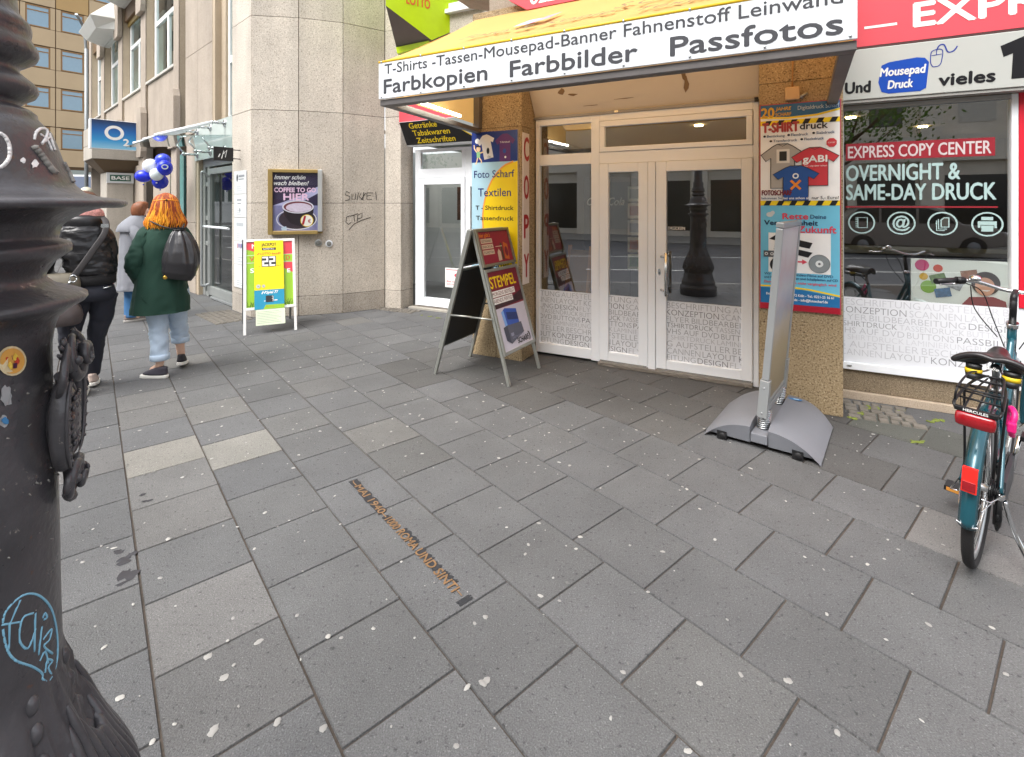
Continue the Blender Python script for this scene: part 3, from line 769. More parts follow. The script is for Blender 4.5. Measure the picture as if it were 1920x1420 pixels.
# ------------------------------------------------------------------ fascia signs over the right window
sg = thing('fascia_sign', 'grey white tilted sign box reading Und Mousepad Druck vieles above the right window', 'sign', tuple(SHOP.at(0, 0)), SHOP.a)
grey_sign = P('sign_face', '#c4c7c2', .5, var=.03, vscale=2)
m = MB(); m.hexa([(.59, -.10, 2.475), (3.0, -.10, 2.475), (.59, .018, 2.475), (3.0, .018, 2.475), (.59, -.16, 2.865), (3.0, -.16, 2.865), (.59, .018, 2.865), (3.0, .018, 2.865)], grey_sign); m.build('sign_box', sg, bevel=.004)
m = MB(); m.box(.59, 3.0, -.09, .015, 2.452, 2.472, P('grey_rail2', '#9c9c98', .5)); m.build('rail', sg)
# face frame: slide up the tilted face
tl = math.atan2(-.06, .39)
m = MB(M=Matrix.Translation((.59, -.1015, 2.475)) @ Matrix.Rotation(-tl, 4, 'X'))
ink = P('sign_black', '#14141a', .5); blue_s = P('sign_blue', '#0d4bb5', .5); navy_l = P('sign_navy', '#2a3f9a', .5)
m.text('Und', .045, .055, .085, 0, ink, w=.165, off=.035)
m.poly([(.262, .12), (.285, .045), (.33, .028), (.53, .028), (.565, .05), (.575, .24), (.55, .275), (.50, .285), (.33, .270), (.28, .250)], 0, blue_s)
m.text('Mousepad', .272, .165, .062, -.0015, white_pr, w=.285, off=.028, shear=.12); m.text('Druck', .325, .065, .062, -.0015, white_pr, w=.155, off=.028, shear=.12)
m.text('vieles', .64, .055, .085, 0, ink, w=.32, off=.035)
pth = [(.60, .20), (.585, .235), (.59, .315), (.65, .32), (.65, .24), (.635, .205), (.60, .20)]
m.stroke([(v_.x, v_.y) for v_ in bez([(a, b_, 0) for a, b_ in pth], 5)], .006, 0, navy_l)
m.stroke([(.588, .285), (.65, .29)], .005, 0, navy_l); m.stroke([(.618, .287), (.618, .32)], .005, 0, navy_l)
m.stroke([(v_.x, v_.y) for v_ in bez([(.618, .32, 0), (.632, .352, 0), (.66, .355, 0), (.685, .30, 0), (.72, .305, 0), (.738, .335, 0)], 6)], .009, 0, navy_l)
m.poly([(.98, .30), (1.17, .38), (1.17, .06), (1.05, .06), (1.05, .24), (1.0, .22)], 0, ink)
m.build('lettering', sg, fix=False)
ex = thing('express_sign', 'red sign board reading EXPR in white capitals above the grey fascia', 'sign', tuple(SHOP.at(0, 0)), SHOP.a)
coral = P('coral_red', '#d84a56', .5, var=.04, vscale=1.5)
m = MB(); m.box(.56, 3.1, -.16, .018, 2.885, 4.2, coral); m.build('board', ex); m = MB(); m.box(.56, 3.1, -.158, .018, 2.868, 2.884, P('dark_edge', '#4a2b28', .6)); m.build('edge', ex)
m = MB(); m.rect(.755, .965, 3.02, 3.04, -.1625, white_pr); m.text('EXPRESS', 1.07, 2.99, .175, -.1625, white_pr, w=1.15, off=.03); m.build('lettering', ex)
up = thing('phone_sign', 'red sign with slanted corners reading 0221 above the yellow awning', 'sign', tuple(SHOP.at(0, 0)), SHOP.a)
m = MB(); m.prism([(-2.10, 3.60), (.5, 3.60), (.5, 4.3), (-2.75, 4.3), (-2.75, 4.2), (-2.30, 3.73)], -.42, -.36, coral); m.build('board', up)
m = MB(); m.text('0221 - 23 16', -2.06, 3.645, .115, -.4225, white_pr, w=.95, off=.03); m.text('S', -2.24, 3.76, .13, -.4225, white_pr, w=.10, off=.03); m.build('lettering', up)

# ------------------------------------------------------------------ awning
def canvas(name, c_top, c_through, k):
    m = P(name, c_top, .6, var=.06, vscale=2.5); nt = m.node_tree; N = nt.nodes
    t = N.new('ShaderNodeBsdfTranslucent'); t.inputs[0].default_value = (*c_through, 1); mx = N.new('ShaderNodeMixShader'); mx.inputs[0].default_value = k
    nt.links.new(N['Principled BSDF'].outputs[0], mx.inputs[1]); nt.links.new(t.outputs[0], mx.inputs[2]); nt.links.new(mx.outputs[0], N['Material Output'].inputs[0]); return m
aw = thing('awning', 'yellow awning with white lettered valance over the copy shop doors', 'awning', tuple(SHOP.at(0, 0)), SHOP.a)
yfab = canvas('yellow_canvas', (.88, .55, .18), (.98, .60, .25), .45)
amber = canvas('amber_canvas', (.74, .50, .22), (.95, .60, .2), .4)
frame_g = P('awning_frame', '#6b6766', .5, .4, var=.15, vscale=6)
yF, zB, zT = -2.0, 2.447, 2.722
xl, xr, xwl, xwr, yW = -2.613, .472, -2.745, .552, -.36
m = MB()
# sheet with a little sag between battens
N_ = 12; vs = []; fs = []
for j in range(7):
    t = j / 6
    for i in range(N_ + 1):
        u = i / N_; x = (xl + (xr - xl) * u) * (1 - t) + (xwl + (xwr - xwl) * u) * t; yy = yF + (yW - yF) * t
        vs.append((x, yy, zT + .01 + (3.615 - zT) * t - .03 * math.sin(math.pi * t) - .012 * math.sin(math.pi * t) * (1 - math.cos(2 * math.pi * u * 4))))
for j in range(6):
    for i in range(N_): a = j * (N_ + 1) + i; fs.append((a, a + 1, a + N_ + 2, a + N_ + 1))
m.add(vs, fs, yfab, True); m.build('canvas', aw, fix=False)
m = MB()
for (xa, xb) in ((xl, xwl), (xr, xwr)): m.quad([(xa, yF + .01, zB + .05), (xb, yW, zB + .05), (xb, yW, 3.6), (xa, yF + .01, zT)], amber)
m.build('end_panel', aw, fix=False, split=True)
m = MB(); m.tube([(xl, yF - .006, zT + .006), (xr, yF - .006, zT + .006)], .011, P('yellow_cord', '#e0b512', .5), 8); m.build('piping', aw)
val = P('valance_white', '#e4e8ec', .45, var=.02, vscale=3)
m = MB(); m.box(xl, xr, yF - .012, yF + .004, zB - .005, zT, val); vo = m.build('valance', aw, bevel=.004)
m = MB()
for i in range(9):
    for z in (zB + .012, zT + .004):
        m.ball((xl + .03 + (xr - xl - .06) * i / 8, yF - .014, z), .008, steel, 8)
m.build('rivets', vo)
m = MB(); y = yF - .0135; gk = P('valance_ink', '#3b3c42', .5)
m.text('T-Shirts -Tassen-Mousepad-Banner Fahnenstoff Leinwand', xl + .062, 2.630, .074, y, gk, w=2.962, off=.008)
m.text('Farbkopien', -2.558, 2.481, .105, y, gk, w=.92, off=.020); m.text('Farbbilder', -1.46, 2.479, .105, y, gk, w=.85, off=.020); m.text('Passfotos', -.42, 2.477, .106, y, gk, w=.83, off=.020)
m.build('lettering', vo, fix=False)
m = MB()
m.box(xl, xr, yF + .005, yF + .085, zB - .055, zB - .007, frame_g)
for (xa, xb, sg_) in ((xl, xwl, 1), (xr, xwr, -1)):
    m.hexa([(xa, yF + .086, zB - .055), (xa + .07 * sg_, yF + .086, zB - .055), (xb, yW, zB - .055), (xb + .07 * sg_, yW, zB - .055), (xa, yF + .086, zB - .007), (xa + .07 * sg_, yF + .086, zB - .007), (xb, yW, zB - .007), (xb + .07 * sg_, yW, zB - .007)], frame_g)
for xb in (xwl + .01, xwr - .08): m.box(xb, xb + .07, yW - .06, yW + .01, zB - .006, 3.4, frame_g)
m.box(xwl, xwr, yW - .03, yW + .012, 3.52, 3.6, frame_g)
m.build('frame', aw, bevel=.004)
m = MB(); m.tube([(xl + .12, -1.75, zB + .03), (xl + .055, -.95, zB + .03)], .014, P('tube_light', '#fffbe8', .5, emit=9), 10); m.build('tube_lamp', aw)
# faint print on the canvas
def on_canvas(x, t): return (x, yF + (yW - yF) * t, zT + .018 + (3.615 - zT) * t - .02 * math.sin(math.pi * t))
m = MB(); pink = P('canvas_pink', '#d58f9d', .6); blu = P('canvas_blue', '#8fa0c4', .6); pale = P('canvas_ink', '#8d7a52', .6)
m.quad([on_canvas(-1.80, .42), on_canvas(-1.66, .42), on_canvas(-1.62, .55), on_canvas(-1.74, .55)], blu); m.quad([on_canvas(-1.66, .42), on_canvas(-1.54, .50), on_canvas(-1.50, .64), on_canvas(-1.60, .58)], pink); m.build('canvas_logo', aw, fix=False); m = MB()
vv = MB(); vv.text('Foto & Kopie', -2.20, .28, .10, 0, pale, w=1.30, shear=.3, off=.004); vv.text('S C H A R F', -.95, .40, .13, 0, pale, w=1.1, shear=.3, off=.004); vv.text('Textildruck', -.70, .18, .10, 0, pale, w=1.0, shear=.3, off=.004)
m.add([on_canvas(v_.x, v_.z) for v_ in vv.v], vv.f, pale)
m.build('canvas_print', aw, fix=False)
jb = thing('junction_box', 'small beige junction box with a thin cable on the right pillar', 'junction box', tuple(SHOP.at(.245, -.44, 2.50)), SHOP.a)
m = MB(); m.box(-.05, .05, -.05, -.002, -.05, .05, P('box_beige', '#c9a67c', .5)); m.build('box', jb, bevel=.008)
m = MB(); m.tube([(.0, -.02, .05), (.005, -.012, .5)], .006, P('cable_tan', '#b58850', .5)); m.tube([(.07, -.012, -.04), (.05, -.02, -.03), (.10, -.01, .0)], .01, alu); m.build('cable', jb)

# ------------------------------------------------------------------ posters on the pillars
tp = thing('textile_poster', 'tall blue and yellow poster reading Foto Scharf Textilen on the left pillar', 'poster', tuple(SHOP.at(-2.792, -.347)), SHOP.a)
W_ = .559
m = MB(); m.box(0, W_, -.012, 0, .80, 2.405, P('poster_white', '#e8eaec', .4)); m.build('panel', tp)
m = MB(); y = -.0135
lb = P('print_lightblue', '#a9cfe0', .4); yb = P('print_yellow', '#f0cf10', .4); bl = P('print_blue', '#16307c', .4)
m.rect(0, W_, .80, 2.13, y, lb); m.rect(0, W_, 2.08, 2.405, y - .0008, bl)
arc = [(W_, .92), (W_, 2.08)] + [(W_ - .0 - .42 * math.sin(R(a)) ** 1.0 * 1.0 * (1 if a < 90 else 1), 2.08 - .62 * (1 - math.cos(R(a)))) for a in range(20, 91, 7)] + [(.16, 1.3), (.22, 1.05), (.36, .96)]
m.poly(arc, y - .0008, yb)
m.stroke([(W_ - .05, 2.075)] + [(W_ - .42 * math.sin(R(a)), 2.08 - .62 * (1 - math.cos(R(a)))) for a in range(20, 91, 7)] + [(.15, 1.3), (.21, 1.05)], .02, y - .0016, P('print_orange', '#eda23a', .4))
m.poly([(W_, .80), (W_, .96), (.36, .80)], y - .0016, bl)
def tee(m, cx, cz, s, y, mat, line=None, rot=0.0, sx=None):
    sx = sx or s
    pts = [(-.20, .50), (-.10, .56), (.10, .56), (.20, .50), (.44, .30), (.34, .14), (.24, .22), (.24, -.52), (-.24, -.52), (-.24, .22), (-.34, .14), (-.44, .30)]
    ca, sa = math.cos(rot), math.sin(rot)
    q = [(cx + sx * (a * ca - b_ * sa), cz + s * (a * sa + b_ * ca)) for a, b_ in pts]
    m.poly(q, y, mat)
    if line:
        m.stroke(q + [q[0]], .005 * s * 4, y - .0007, line)
        m.stroke([(cx + sx * (-.10 * ca - .56 * sa), cz + s * (.56 * ca - .10 * sa)), (cx + sx * (.0 * ca - .50 * sa), cz + s * (.50 * ca)), (cx + sx * (.10 * ca - .56 * sa), cz + s * (.56 * ca + .10 * sa))], .012 * s, y - .0007, line)
tee(m, .19, 2.24, .24, y - .002, P('tee_cream', '#d9d6d2', .5), None, .2); tee(m, .41, 2.22, .27, y - .002, P('tee_purple', '#5b2a6c', .5))
m.text('T-Shirtdruck', .35, 2.275, .018, y - .0036, white_pr, w=.12); m.text('Oh!', .20, 2.125, .022, y - .0036, black, w=.04)
m.ell(.405, 2.19, .02, .025, y - .0036, P('tee_badge', '#2a4a9a', .5)); m.ell(.415, 2.125, .012, .012, y - .0036, white_pr, 12)
m.ell(.205, 2.20, .018, .035, y - .0036, black, 12)
# small plain printed boy throwing a ball
sk = P('print_skin2', '#e6c49a', .5); gr_ = P('print_green', '#86bd8a', .5)
m.ell(.085, 2.225, .026, .030, y - .002, sk); m.ell(.08, 2.245, .027, .018, y - .0028, black, 16, 0, 180); m.poly([(.065, 2.13), (.105, 2.13), (.11, 2.195), (.06, 2.195)], y - .002, gr_)
for pts in ([(.065, 2.19), (.035, 2.23), (.03, 2.27)], [(.105, 2.18), (.14, 2.19), (.15, 2.20)], [(.075, 2.13), (.065, 2.09), (.05, 2.06)], [(.095, 2.13), (.12, 2.10), (.125, 2.07)]): m.stroke(pts, .014, y - .0028, sk)
m.ell(.07, 2.31, .028, .028, y - .002, white_pr)
m.text('Foto Scharf', .03, 1.915, .075, y - .002, navy_pr, w=.49, off=.006); m.text('Textilen', .08, 1.715, .085, y - .002, navy_pr, w=.40, off=.006)
m.text('T - Shirtdruck', .05, 1.57, .045, y - .002, black, w=.46, off=.012); m.text('Tassendruck', .055, 1.46, .045, y - .002, black, w=.455, off=.012)
m.poly([(.15, 1.30), (.33, 1.36), (.36, 1.10), (.20, 1.04)], y - .002, P('mug_white', '#ebe6df', .4)); m.poly([(.19, 1.27), (.30, 1.305), (.315, 1.15), (.22, 1.12)], y - .003, P('photo_grey', '#b5a697', .5, var=.5, vscale=25)); m.ring(.375, 1.23, .04, .07, .014, y - .002, P('mug_white', '#ebe6df', .4))
m.ell(.255, 1.225, .03, .038, y - .004, P('print_skin', '#d9a384', .6)); m.ell(.255, 1.25, .036, .025, y - .0045, P('print_hair', '#33261f', .6), 16, 0, 180)
m.text('Fotodruck', .12, .965, .05, y - .003, black, w=.36, off=.022); m.text('Stempeldruck', .10, .87, .05, y - .003, black, w=.36, off=.022)
m.build('print', tp, fix=False)

cp = thing('copy_sign', 'narrow white sign with vertical red letters COPY on the pillar side', 'sign', tuple(SHOP.at(-2.194, 0)), SHOP.a + R(90))
m = MB(); m.box(-.335, -.19, -.012, 0, .795, 2.375, P('sign_cream', '#e2d8d4', .45)); m.build('panel', cp, bevel=.002)
m = MB()
for ch, z in zip('COPY', (2.09, 1.69, 1.28, .87)): m.text(ch, -.262, z, .235, -.0135, P('copy_red', '#a81c24', .5), w=.108, align='c', off=.022)
m.build('lettering', cp, fix=False)

tp = thing('tshirt_poster', 'tall poster of three printed T-shirts above a blue half on the right pillar', 'poster', tuple(SHOP.at(.012, -.442)), SHOP.a)
W_ = .557; z0, z1 = .785, 2.43
m = MB(); m.box(0, W_, -.014, 0, z0, z1, P('poster_edge_red', '#b0404a', .5)); m.build('panel', tp)
m = MB(); y = -.0155; a_, b_ = .008, W_ - .008
cy = P('print_cyan', '#6fbfdc', .4); tb_ = P('print_teal', '#1f6fa8', .4)
m.rect(a_, b_, 1.637, z1 - .006, y, white_pr); m.rect(a_, b_, .88, 1.637, y, cy); m.rect(a_, b_, z0 + .004, .835, y, P('print_red', '#a8122a', .4)); m.poly([(a_, .835), (b_, .835), (b_, .915), (.30, .955), (a_, .96)], y - .0008, tb_)
m.stroke([(a_, .97), (.15, .975), (.35, .96), (b_, .925)], .013, y - .0016, yellow_pr)
m.poly([(a_, z1 - .006), (b_, z1 - .006), (b_, 2.365), (.40, 2.33), (.2, 2.32), (a_, 2.335)], y - .0008, P('print_steelblue', '#27618e', .4)); m.stroke([(a_, 2.325), (.2, 2.312), (.4, 2.322), (b_, 2.356)], .014, y - .0016, yellow_pr)
for zz in (2.278, 1.637):
    m.rect(a_, b_, zz - .019, zz + .019, y - .0024, yellow_pr)
    for i in range(6): x = .03 + i * .09; m.poly([(x, zz - .019), (x + .04, zz - .019), (x + .06, zz + .019), (x + .02, zz + .019)], y - .003, black)
gold_p = P('print_gold', '#d6a52e', .4)
m.text('20', .015, 2.325, .075, y - .004, gold_p, w=.09, off=.03); m.text('JAHRE', .115, 2.375, .026, y - .004, gold_p, w=.11, off=.02, shear=.2); m.text('SCHARF', .115, 2.33, .026, y - .004, gold_p, w=.11, off=.02)
m.text('Digitaldruck Scharf', .27, 2.37, .03, y - .004, P('print_silver', '#b9c6cf', .4), w=.275, off=.008)
m.text('T-SHIRT', .022, 2.205, .072, y - .004, P('print_brick', '#a83f40', .4), w=.255, off=.045); m.text('druck', .285, 2.215, .052, y - .004, black, w=.185, off=.02)
tx = P('print_slate', '#2a4c78', .4)
for s_, x, z, w_ in (('Bestickung', .055, 2.165, .125), ('Flexdruck', .225, 2.167, .115), ('Siebdruck', .395, 2.172, .12), ('Transferdruck', .10, 2.125, .165), ('Flockdruck', .315, 2.128, .13)):
    m.text(s_, x, z, .019, y - .004, tx, w=w_, off=.014); m.ell(x - .018, z + .009, .010, .009, y - .004, black, 10)
ol = P('tee_outline', '#2a2a2e', .5)
tee(m, .165, 1.925, .327, y - .004, P('tee_grey', '#a9a49d', .5, var=.05, vscale=20), ol, 0, .35)
m.rect(.122, .214, 1.955, 2.065, y - .0052, P('tee_print_pale', '#d8d3c9', .5)); m.rect(.142, .194, 1.973, 2.048, y - .006, P('tee_print_dark', '#25231f', .5))
tee(m, .385, 1.915, .275, y - .006, P('tee_red', '#c7363f', .5, var=.05, vscale=20), ol, 0, .36)
m.text('gABI', .305, 1.955, .05, y - .0075, white_pr, w=.16, off=.03); m.text('hier city aber schon', .315, 1.92, .012, y - .0075, white_pr, w=.15)
tee(m, .255, 1.788, .255, y - .008, P('tee_blue', '#1d4f96', .5, var=.05, vscale=20), ol, 0, .36)
m.ring(.255, 1.85, .022, .022, .010, y - .0095, white_pr, 20); o_ = P('print_orange2', '#ea8a2a', .4)
m.stroke([(.222, 1.815), (.288, 1.745)], .018, y - .0095, o_); m.stroke([(.288, 1.815), (.222, 1.745)], .018, y - .0103, o_)
m.prism([(.495 + .036 * math.cos(R(22.5 + 45 * i)), 2.10 + .036 * math.sin(R(22.5 + 45 * i))) for i in range(8)], y - .004, y - .003, P('tee_red', '#c7363f', .5)); m.text('SOFORT', .471, 2.095, .010, y - .0055, white_pr, w=.048)
m.text('FOTOSCHARF', .018, 1.70, .038, y - .0105, P('print_wine', '#6c1d2c', .4), w=.21, off=.04)
m.text('bekommen Sie', .015, 1.667, .018, y - .0105, tx, w=.145, off=.016); m.text('bei uns schon ab', .17, 1.667, .018, y - .0105, white_pr, w=.18, off=.02); m.text('nur 5,- Euro!', .365, 1.667, .023, y - .0105, black, w=.175, off=.016)
rose = P('print_rose', '#d8485c', .4); nv2 = P('print_navy2', '#1d3050', .4)
m.text('Rette', .165, 1.51, .045, y - .002, rose, w=.175, off=.03); m.text('Deine', .355, 1.515, .03, y - .002, tx, w=.105, off=.016)
m.text('Vergangenheit', .035, 1.462, .037, y - .002, nv2, w=.37, off=.03); m.text('in die', .14, 1.418, .033, y - .002, nv2, w=.10, off=.02); m.text('Zukunft', .27, 1.405, .05, y - .002, rose, w=.255, off=.03)
m.rect(.065, .49, 1.085, 1.40, y - .0016, white_pr)
m.poly([(.07, 1.35), (.12, 1.385), (.37, 1.325), (.35, 1.28), (.30, 1.29)], y - .003, black); m.text('VHS', .15, 1.335, .024, y - .004, white_pr, w=.06, off=.02)
m.poly([(.10, 1.27), (.15, 1.30), (.37, 1.25), (.34, 1.21)], y - .0038, black)
m.ell(.135, 1.145, .06, .06, y - .003, black); m.ell(.135, 1.145, .024, .024, y - .004, yellow_pr); m.text('LP', .121, 1.137, .017, y - .005, black, w=.026, off=.02)
m.rect(.03, .11, 1.205, 1.255, y - .004, P('cassette_grey', '#55585c', .5))
for q in (.05, .09): m.ring(q, 1.23, .012, .012, .005, y - .005, white_pr, 14)
m.ell(.415, 1.165, .072, .072, y - .003, P('cd_silver', '#a9b2b4', .25, .6)); m.ring(.415, 1.165, .072, .072, .004, y - .004, P('cassette_grey', '#55585c', .5)); m.ell(.415, 1.165, .026, .026, y - .004, P('cd_hub', '#dfe4e4', .4)); m.ell(.415, 1.165, .009, .009, y - .005, P('cassette_grey', '#55585c', .5), 14)
m.stroke([(.27, 1.175), (.30, 1.175)], .012, y - .003, rose); m.poly([(.30, 1.155), (.335, 1.175), (.30, 1.195)], y - .003, rose)
for s_, x, z, w_, mt in (('Wir kopieren Ihre Video-Filme auf DVD', .035, 1.062, .47, tx), ('und Ihre Musikkassetten und Schallplatten auf CD', .035, 1.034, .50, tx), ('Damit Vergangenes nicht vergänglich wird', .035, .998, .49, rose)): m.text(s_, x, z, .018, y - .0025, mt, w=w_, off=.02)
m.text('Friesenplatz 13 - 50672 Köln - Tel.: 0221-25 16 61', .05, .90, .019, y - .003, white_pr, w=.46, off=.022); m.text('www.fotoscharf.de - info@fotoscharf.de', .09, .865, .019, y - .003, white_pr, w=.38, off=.022)
m.ell(.075, 1.545, .026, .020, y - .002, P('torn_paper', '#c9ced0', .6), 9); m.ell(.095, 1.56, .016, .016, y - .0022, P('torn_paper', '#c9ced0', .6), 8)
m.build('print', tp, fix=False)

# ------------------------------------------------------------------ A-board STEMPEL
def M_from(o, ex, ey, ez):
    return Matrix(((ex.x, ey.x, ez.x, o.x), (ex.y, ey.y, ez.y, o.y), (ex.z, ey.z, ez.z, o.z), (0, 0, 0, 1)))
def board_frame(foot_l, foot_r, apex_l, apex_r):
    """panel axes: x along its foot, z up the slope, -y outwards"""
    ex = (foot_r - foot_l); w = ex.length; ex.normalize()
    up = ((apex_l + apex_r) / 2 - (foot_l + foot_r) / 2); l = up.length; ez = (up - ex * up.dot(ex)).normalized()
    ey = ez.cross(ex)
    return M_from(foot_l, ex, ey, ez), w, l
fA, fB = Vector((-.033, 4.447, 0)), Vector((.276, 4.97, 0)); rA, rB = Vector((-.741, 4.783, 0)), Vector((-.441, 5.358, 0))
apA, apB = (fA + rA) / 2 + Vector((0, 0, 1.39)), (fB + rB) / 2 + Vector((0, 0, 1.39))
ab = thing('advertising_board', 'silver folding pavement board with red STEMPEL poster leaning by the left pillar', 'pavement sign')
Mf, w, l = board_frame(fA, fB, apA, apB)
fm = P('satin_frame', '#a8aaa4', .4, .7, var=.08, vscale=6)
def rail_frame(m, x0, x1, z0, z1, t, mat, y0=-.022, y1=0.0):
    m.box(x0, x0 + t, y0, y1, z0, z1, mat); m.box(x1 - t, x1, y0, y1, z0, z1, mat); m.box(x0 + t, x1 - t, y0, y1, z0, z0 + t, mat); m.box(x0 + t, x1 - t, y0, y1, z1 - t, z1, mat)
wine = P('poster_wine', '#7d1f33', .35); grey_p = P('poster_lilac', '#c9c6d6', .35)
m = MB(Mf); m.box(0, .028, -.015, .012, 0, l, fm); m.box(w - .028, w, -.015, .012, 0, l, fm); m.build('leg', ab, bevel=.003, split=True)
m = MB(Mf); rail_frame(m, .012, w - .002, .26, 1.055, .028, fm, -.034, -.016); rail_frame(m, .012, w - .002, 1.075, l - .004, .028, P('bronze_frame', '#8f8a7a', .4, .6), -.034, -.016); m.build('poster_frame', ab, bevel=.003)
m = MB(Mf); m.box(.035, w - .028, -.018, -.004, .28, 1.03, black_pl); m.box(.035, w - .028, -.018, -.004, 1.10, l - .03, black_pl); m.build('back_panel', ab)
m = MB(Mf); y = -.0195; a_, b_ = .040, w - .030
m.rect(a_, b_, .288, .68, y, grey_p); m.rect(a_, b_, .68, 1.027, y, wine); m.poly([(a_, .68), (b_, .70), (b_, .80), (.32, .74), (.2, .73), (a_, .74)], y - .0006, P('poster_brown', '#3d2128', .4, var=.4, vscale=12))
m.text('STEMPEL', a_ + .02, .872, .105, y - .0014, yellow_pr, w=.46, off=.016)
for (t_, z, ww) in (('MORGENS BESTELLT', .80, .40), ('ABENDS FERTIG!', .735, .335)): m.rect(a_ + .01, a_ + .02 + ww, z - .012, z + .045, y - .0014, white_pr); m.text(t_, a_ + .018, z, .034, y - .0022, P('print_wine2', '#6d3040', .4), w=ww - .01)
# printed picture of a self-inking stamp
b1 = P('stamp_blue', '#2e55b5', .3); b2 = P('stamp_darkblue', '#1c3272', .3); b3 = P('stamp_lightblue', '#7ba6e6', .3); g1 = P('stamp_grey', '#3f4152', .35); g2 = P('stamp_grey2', '#575a6c', .35)
m.poly([(.13, .64), (.20, .67), (.40, .635), (.405, .50), (.15, .50)], y - .0014, b1); m.poly([(.13, .64), (.15, .50), (.19, .50), (.17, .655)], y - .0022, b3); m.poly([(.21, .63), (.40, .60), (.40, .53), (.21, .56)], y - .0022, b2)
m.poly([(.11, .50), (.18, .51), (.19, .34), (.12, .38)], y - .003, g1); m.poly([(.18, .51), (.435, .50), (.45, .40), (.19, .335)], y - .003, g2); m.rect(.21, .26, .40, .43, y - .0038, P('stamp_label', '#8d90a8', .4))
m.text('SCHARF', .30, .315, .05, y - .0022, black, w=.21, off=.03); m.ring(.50, .345, .045, .05, .016, y - .0022, black, 16, -70, 70); m.text('DIGITALDRUCK', .22, .375, .018, y - .004, P('stamp_label', '#8d90a8', .4), w=.22)
m.rect(a_, b_, 1.105, l - .034, y, P('poster_crimson', '#8f2238', .35)); m.text("hier gibt's", a_ + .02, l - .085, .038, y - .0014, P('print_orange2', '#ea8a2a', .4), w=.19, off=.01, shear=.25)
for i, t_ in enumerate(('GETRÄNKE', 'SNACKS & ', 'ZIGARETTEN')): z = l - .135 - i * .055; m.rect(a_ + .03, a_ + .225, z - .010, z + .034, y - .0014, P('print_beige', '#cbb8a4', .5)); m.text(t_, a_ + .04, z, .022, y - .0022, black, w=.17)
m.poly([(.31, 1.115), (.37, 1.12), (.375, 1.2), (.345, 1.235), (.315, 1.2)], y - .0014, P('print_beige', '#cbb8a4', .5)); m.rect(.39, .415, 1.12, 1.29, y - .0014, P('bottle_green', '#3f4a33', .4)); m.poly([(.43, 1.13), (.51, 1.115), (.525, 1.27), (.45, 1.30)], y - .0014, P('print_orange3', '#c0662a', .4)); m.ell(.48, 1.2, .03, .05, y - .0022, P('poster_wine', '#7d1f33', .35)); m.rect(.30, .42, 1.255, 1.262, y - .0022, P('print_beige', '#cbb8a4', .5))
m.build('poster', ab, fix=False)
Mr, wr, lr = board_frame(rB, rA, apB, apA)
m = MB(Mr); m.box(0, .028, -.015, .012, 0, lr, fm); m.box(wr - .028, wr, -.015, .012, 0, lr, fm); m.build('leg', ab, bevel=.003, split=True)
m = MB(Mr); rail_frame(m, .004, wr - .004, .26, 1.055, .028, fm, -.034, -.016); rail_frame(m, .004, wr - .004, 1.075, lr - .004, .028, fm, -.034, -.016); m.box(.03, wr - .03, -.022, -.004, .28, 1.03, P('board_back', '#26282a', .55)); m.box(.03, wr - .03, -.022, -.004, 1.10, lr - .03, P('board_back', '#26282a', .55)); m.build('poster_frame', ab, bevel=.003)
m = MB()
for (p_, q_) in ((fA, rA), (fB, rB)):
    aa = apA if p_ == fA else apB; u0 = p_ + (aa - p_) * .42; u1 = q_ + (aa - q_) * .42; dd = (u1 - u0)
    m.tube([u0, u0 + dd * .5], .009, fm, 6); m.tube([u0 + dd * .47 + Vector((0, 0, .004)), u1], .009, fm, 6)
    m.build('stay', ab); m = MB()

# ------------------------------------------------------------------ A-board LOTTO
lo = thing('lottery_board', 'white framed pavement board with yellow JACKPOT 22 poster before the corner wall', 'pavement sign')
fL, fR = Vector((-3.333, 6.19, 0)), Vector((-2.79, 6.48, 0)); back = Vector((-.36, .64, 0)); rL, rR = fL + back, fR + back
aL, aR = (fL + rL) / 2 + Vector((0, 0, 1.165)), (fR + rR) / 2 + Vector((0, 0, 1.165))
wf_ = P('board_white_frame', '#e3e3e1', .4, .1)
Mf, w, l = board_frame(fL, fR, aL, aR)
m = MB(Mf); rail_frame(m, 0, w, .30, l, .035, wf_, -.02, .0); m.box(.0, .032, -.018, .0, 0, .298, wf_); m.box(w - .032, w, -.018, .0, 0, .298, wf_); m.build('poster_frame', lo, bevel=.003)
m = MB(Mf); y = -.006; lime = P('poster_lime', '#93c02e', .35); re_ = P('poster_red', '#d8404c', .35)
m.box(.03, w - .03, y, .003, .33, l - .03, lime); y -= .001
m.poly([(.035, l - .035), (w - .035, l - .035), (w - .035, l - .30), (w - .2, l - .22), (.14, l - .17), (.035, l - .13)], y, re_); m.poly([(w - .035, l - .32), (w - .035, l - .46), (w - .2, l - .36), (w - .2, l - .32)], y, re_)
for z in (l - .21, l - .31): m.rect(.035, w - .035, z - .004, z, y - .0008, white_pr)
m.rect(.035, w - .035, l - .31, l - .21, y - .0006, lime)
m.text('W', .07, l - .29, .06, y - .0016, P('print_orange4', '#cc5a2e', .4), w=.10, off=.02); m.text('D', w - .115, l - .29, .06, y - .0016, P('print_orange4', '#cc5a2e', .4), w=.05, off=.02); m.text('N', .10, l - .12, .055, y - .0016, white_pr, w=.06, off=.03); m.text('SPI', .08, l - .44, .055, y - .0016, white_pr, w=.12, off=.03); m.text('E', w - .10, l - .46, .05, y - .0016, white_pr, w=.035, off=.03)
gd = P('print_grass', '#4a6a1d', .5)
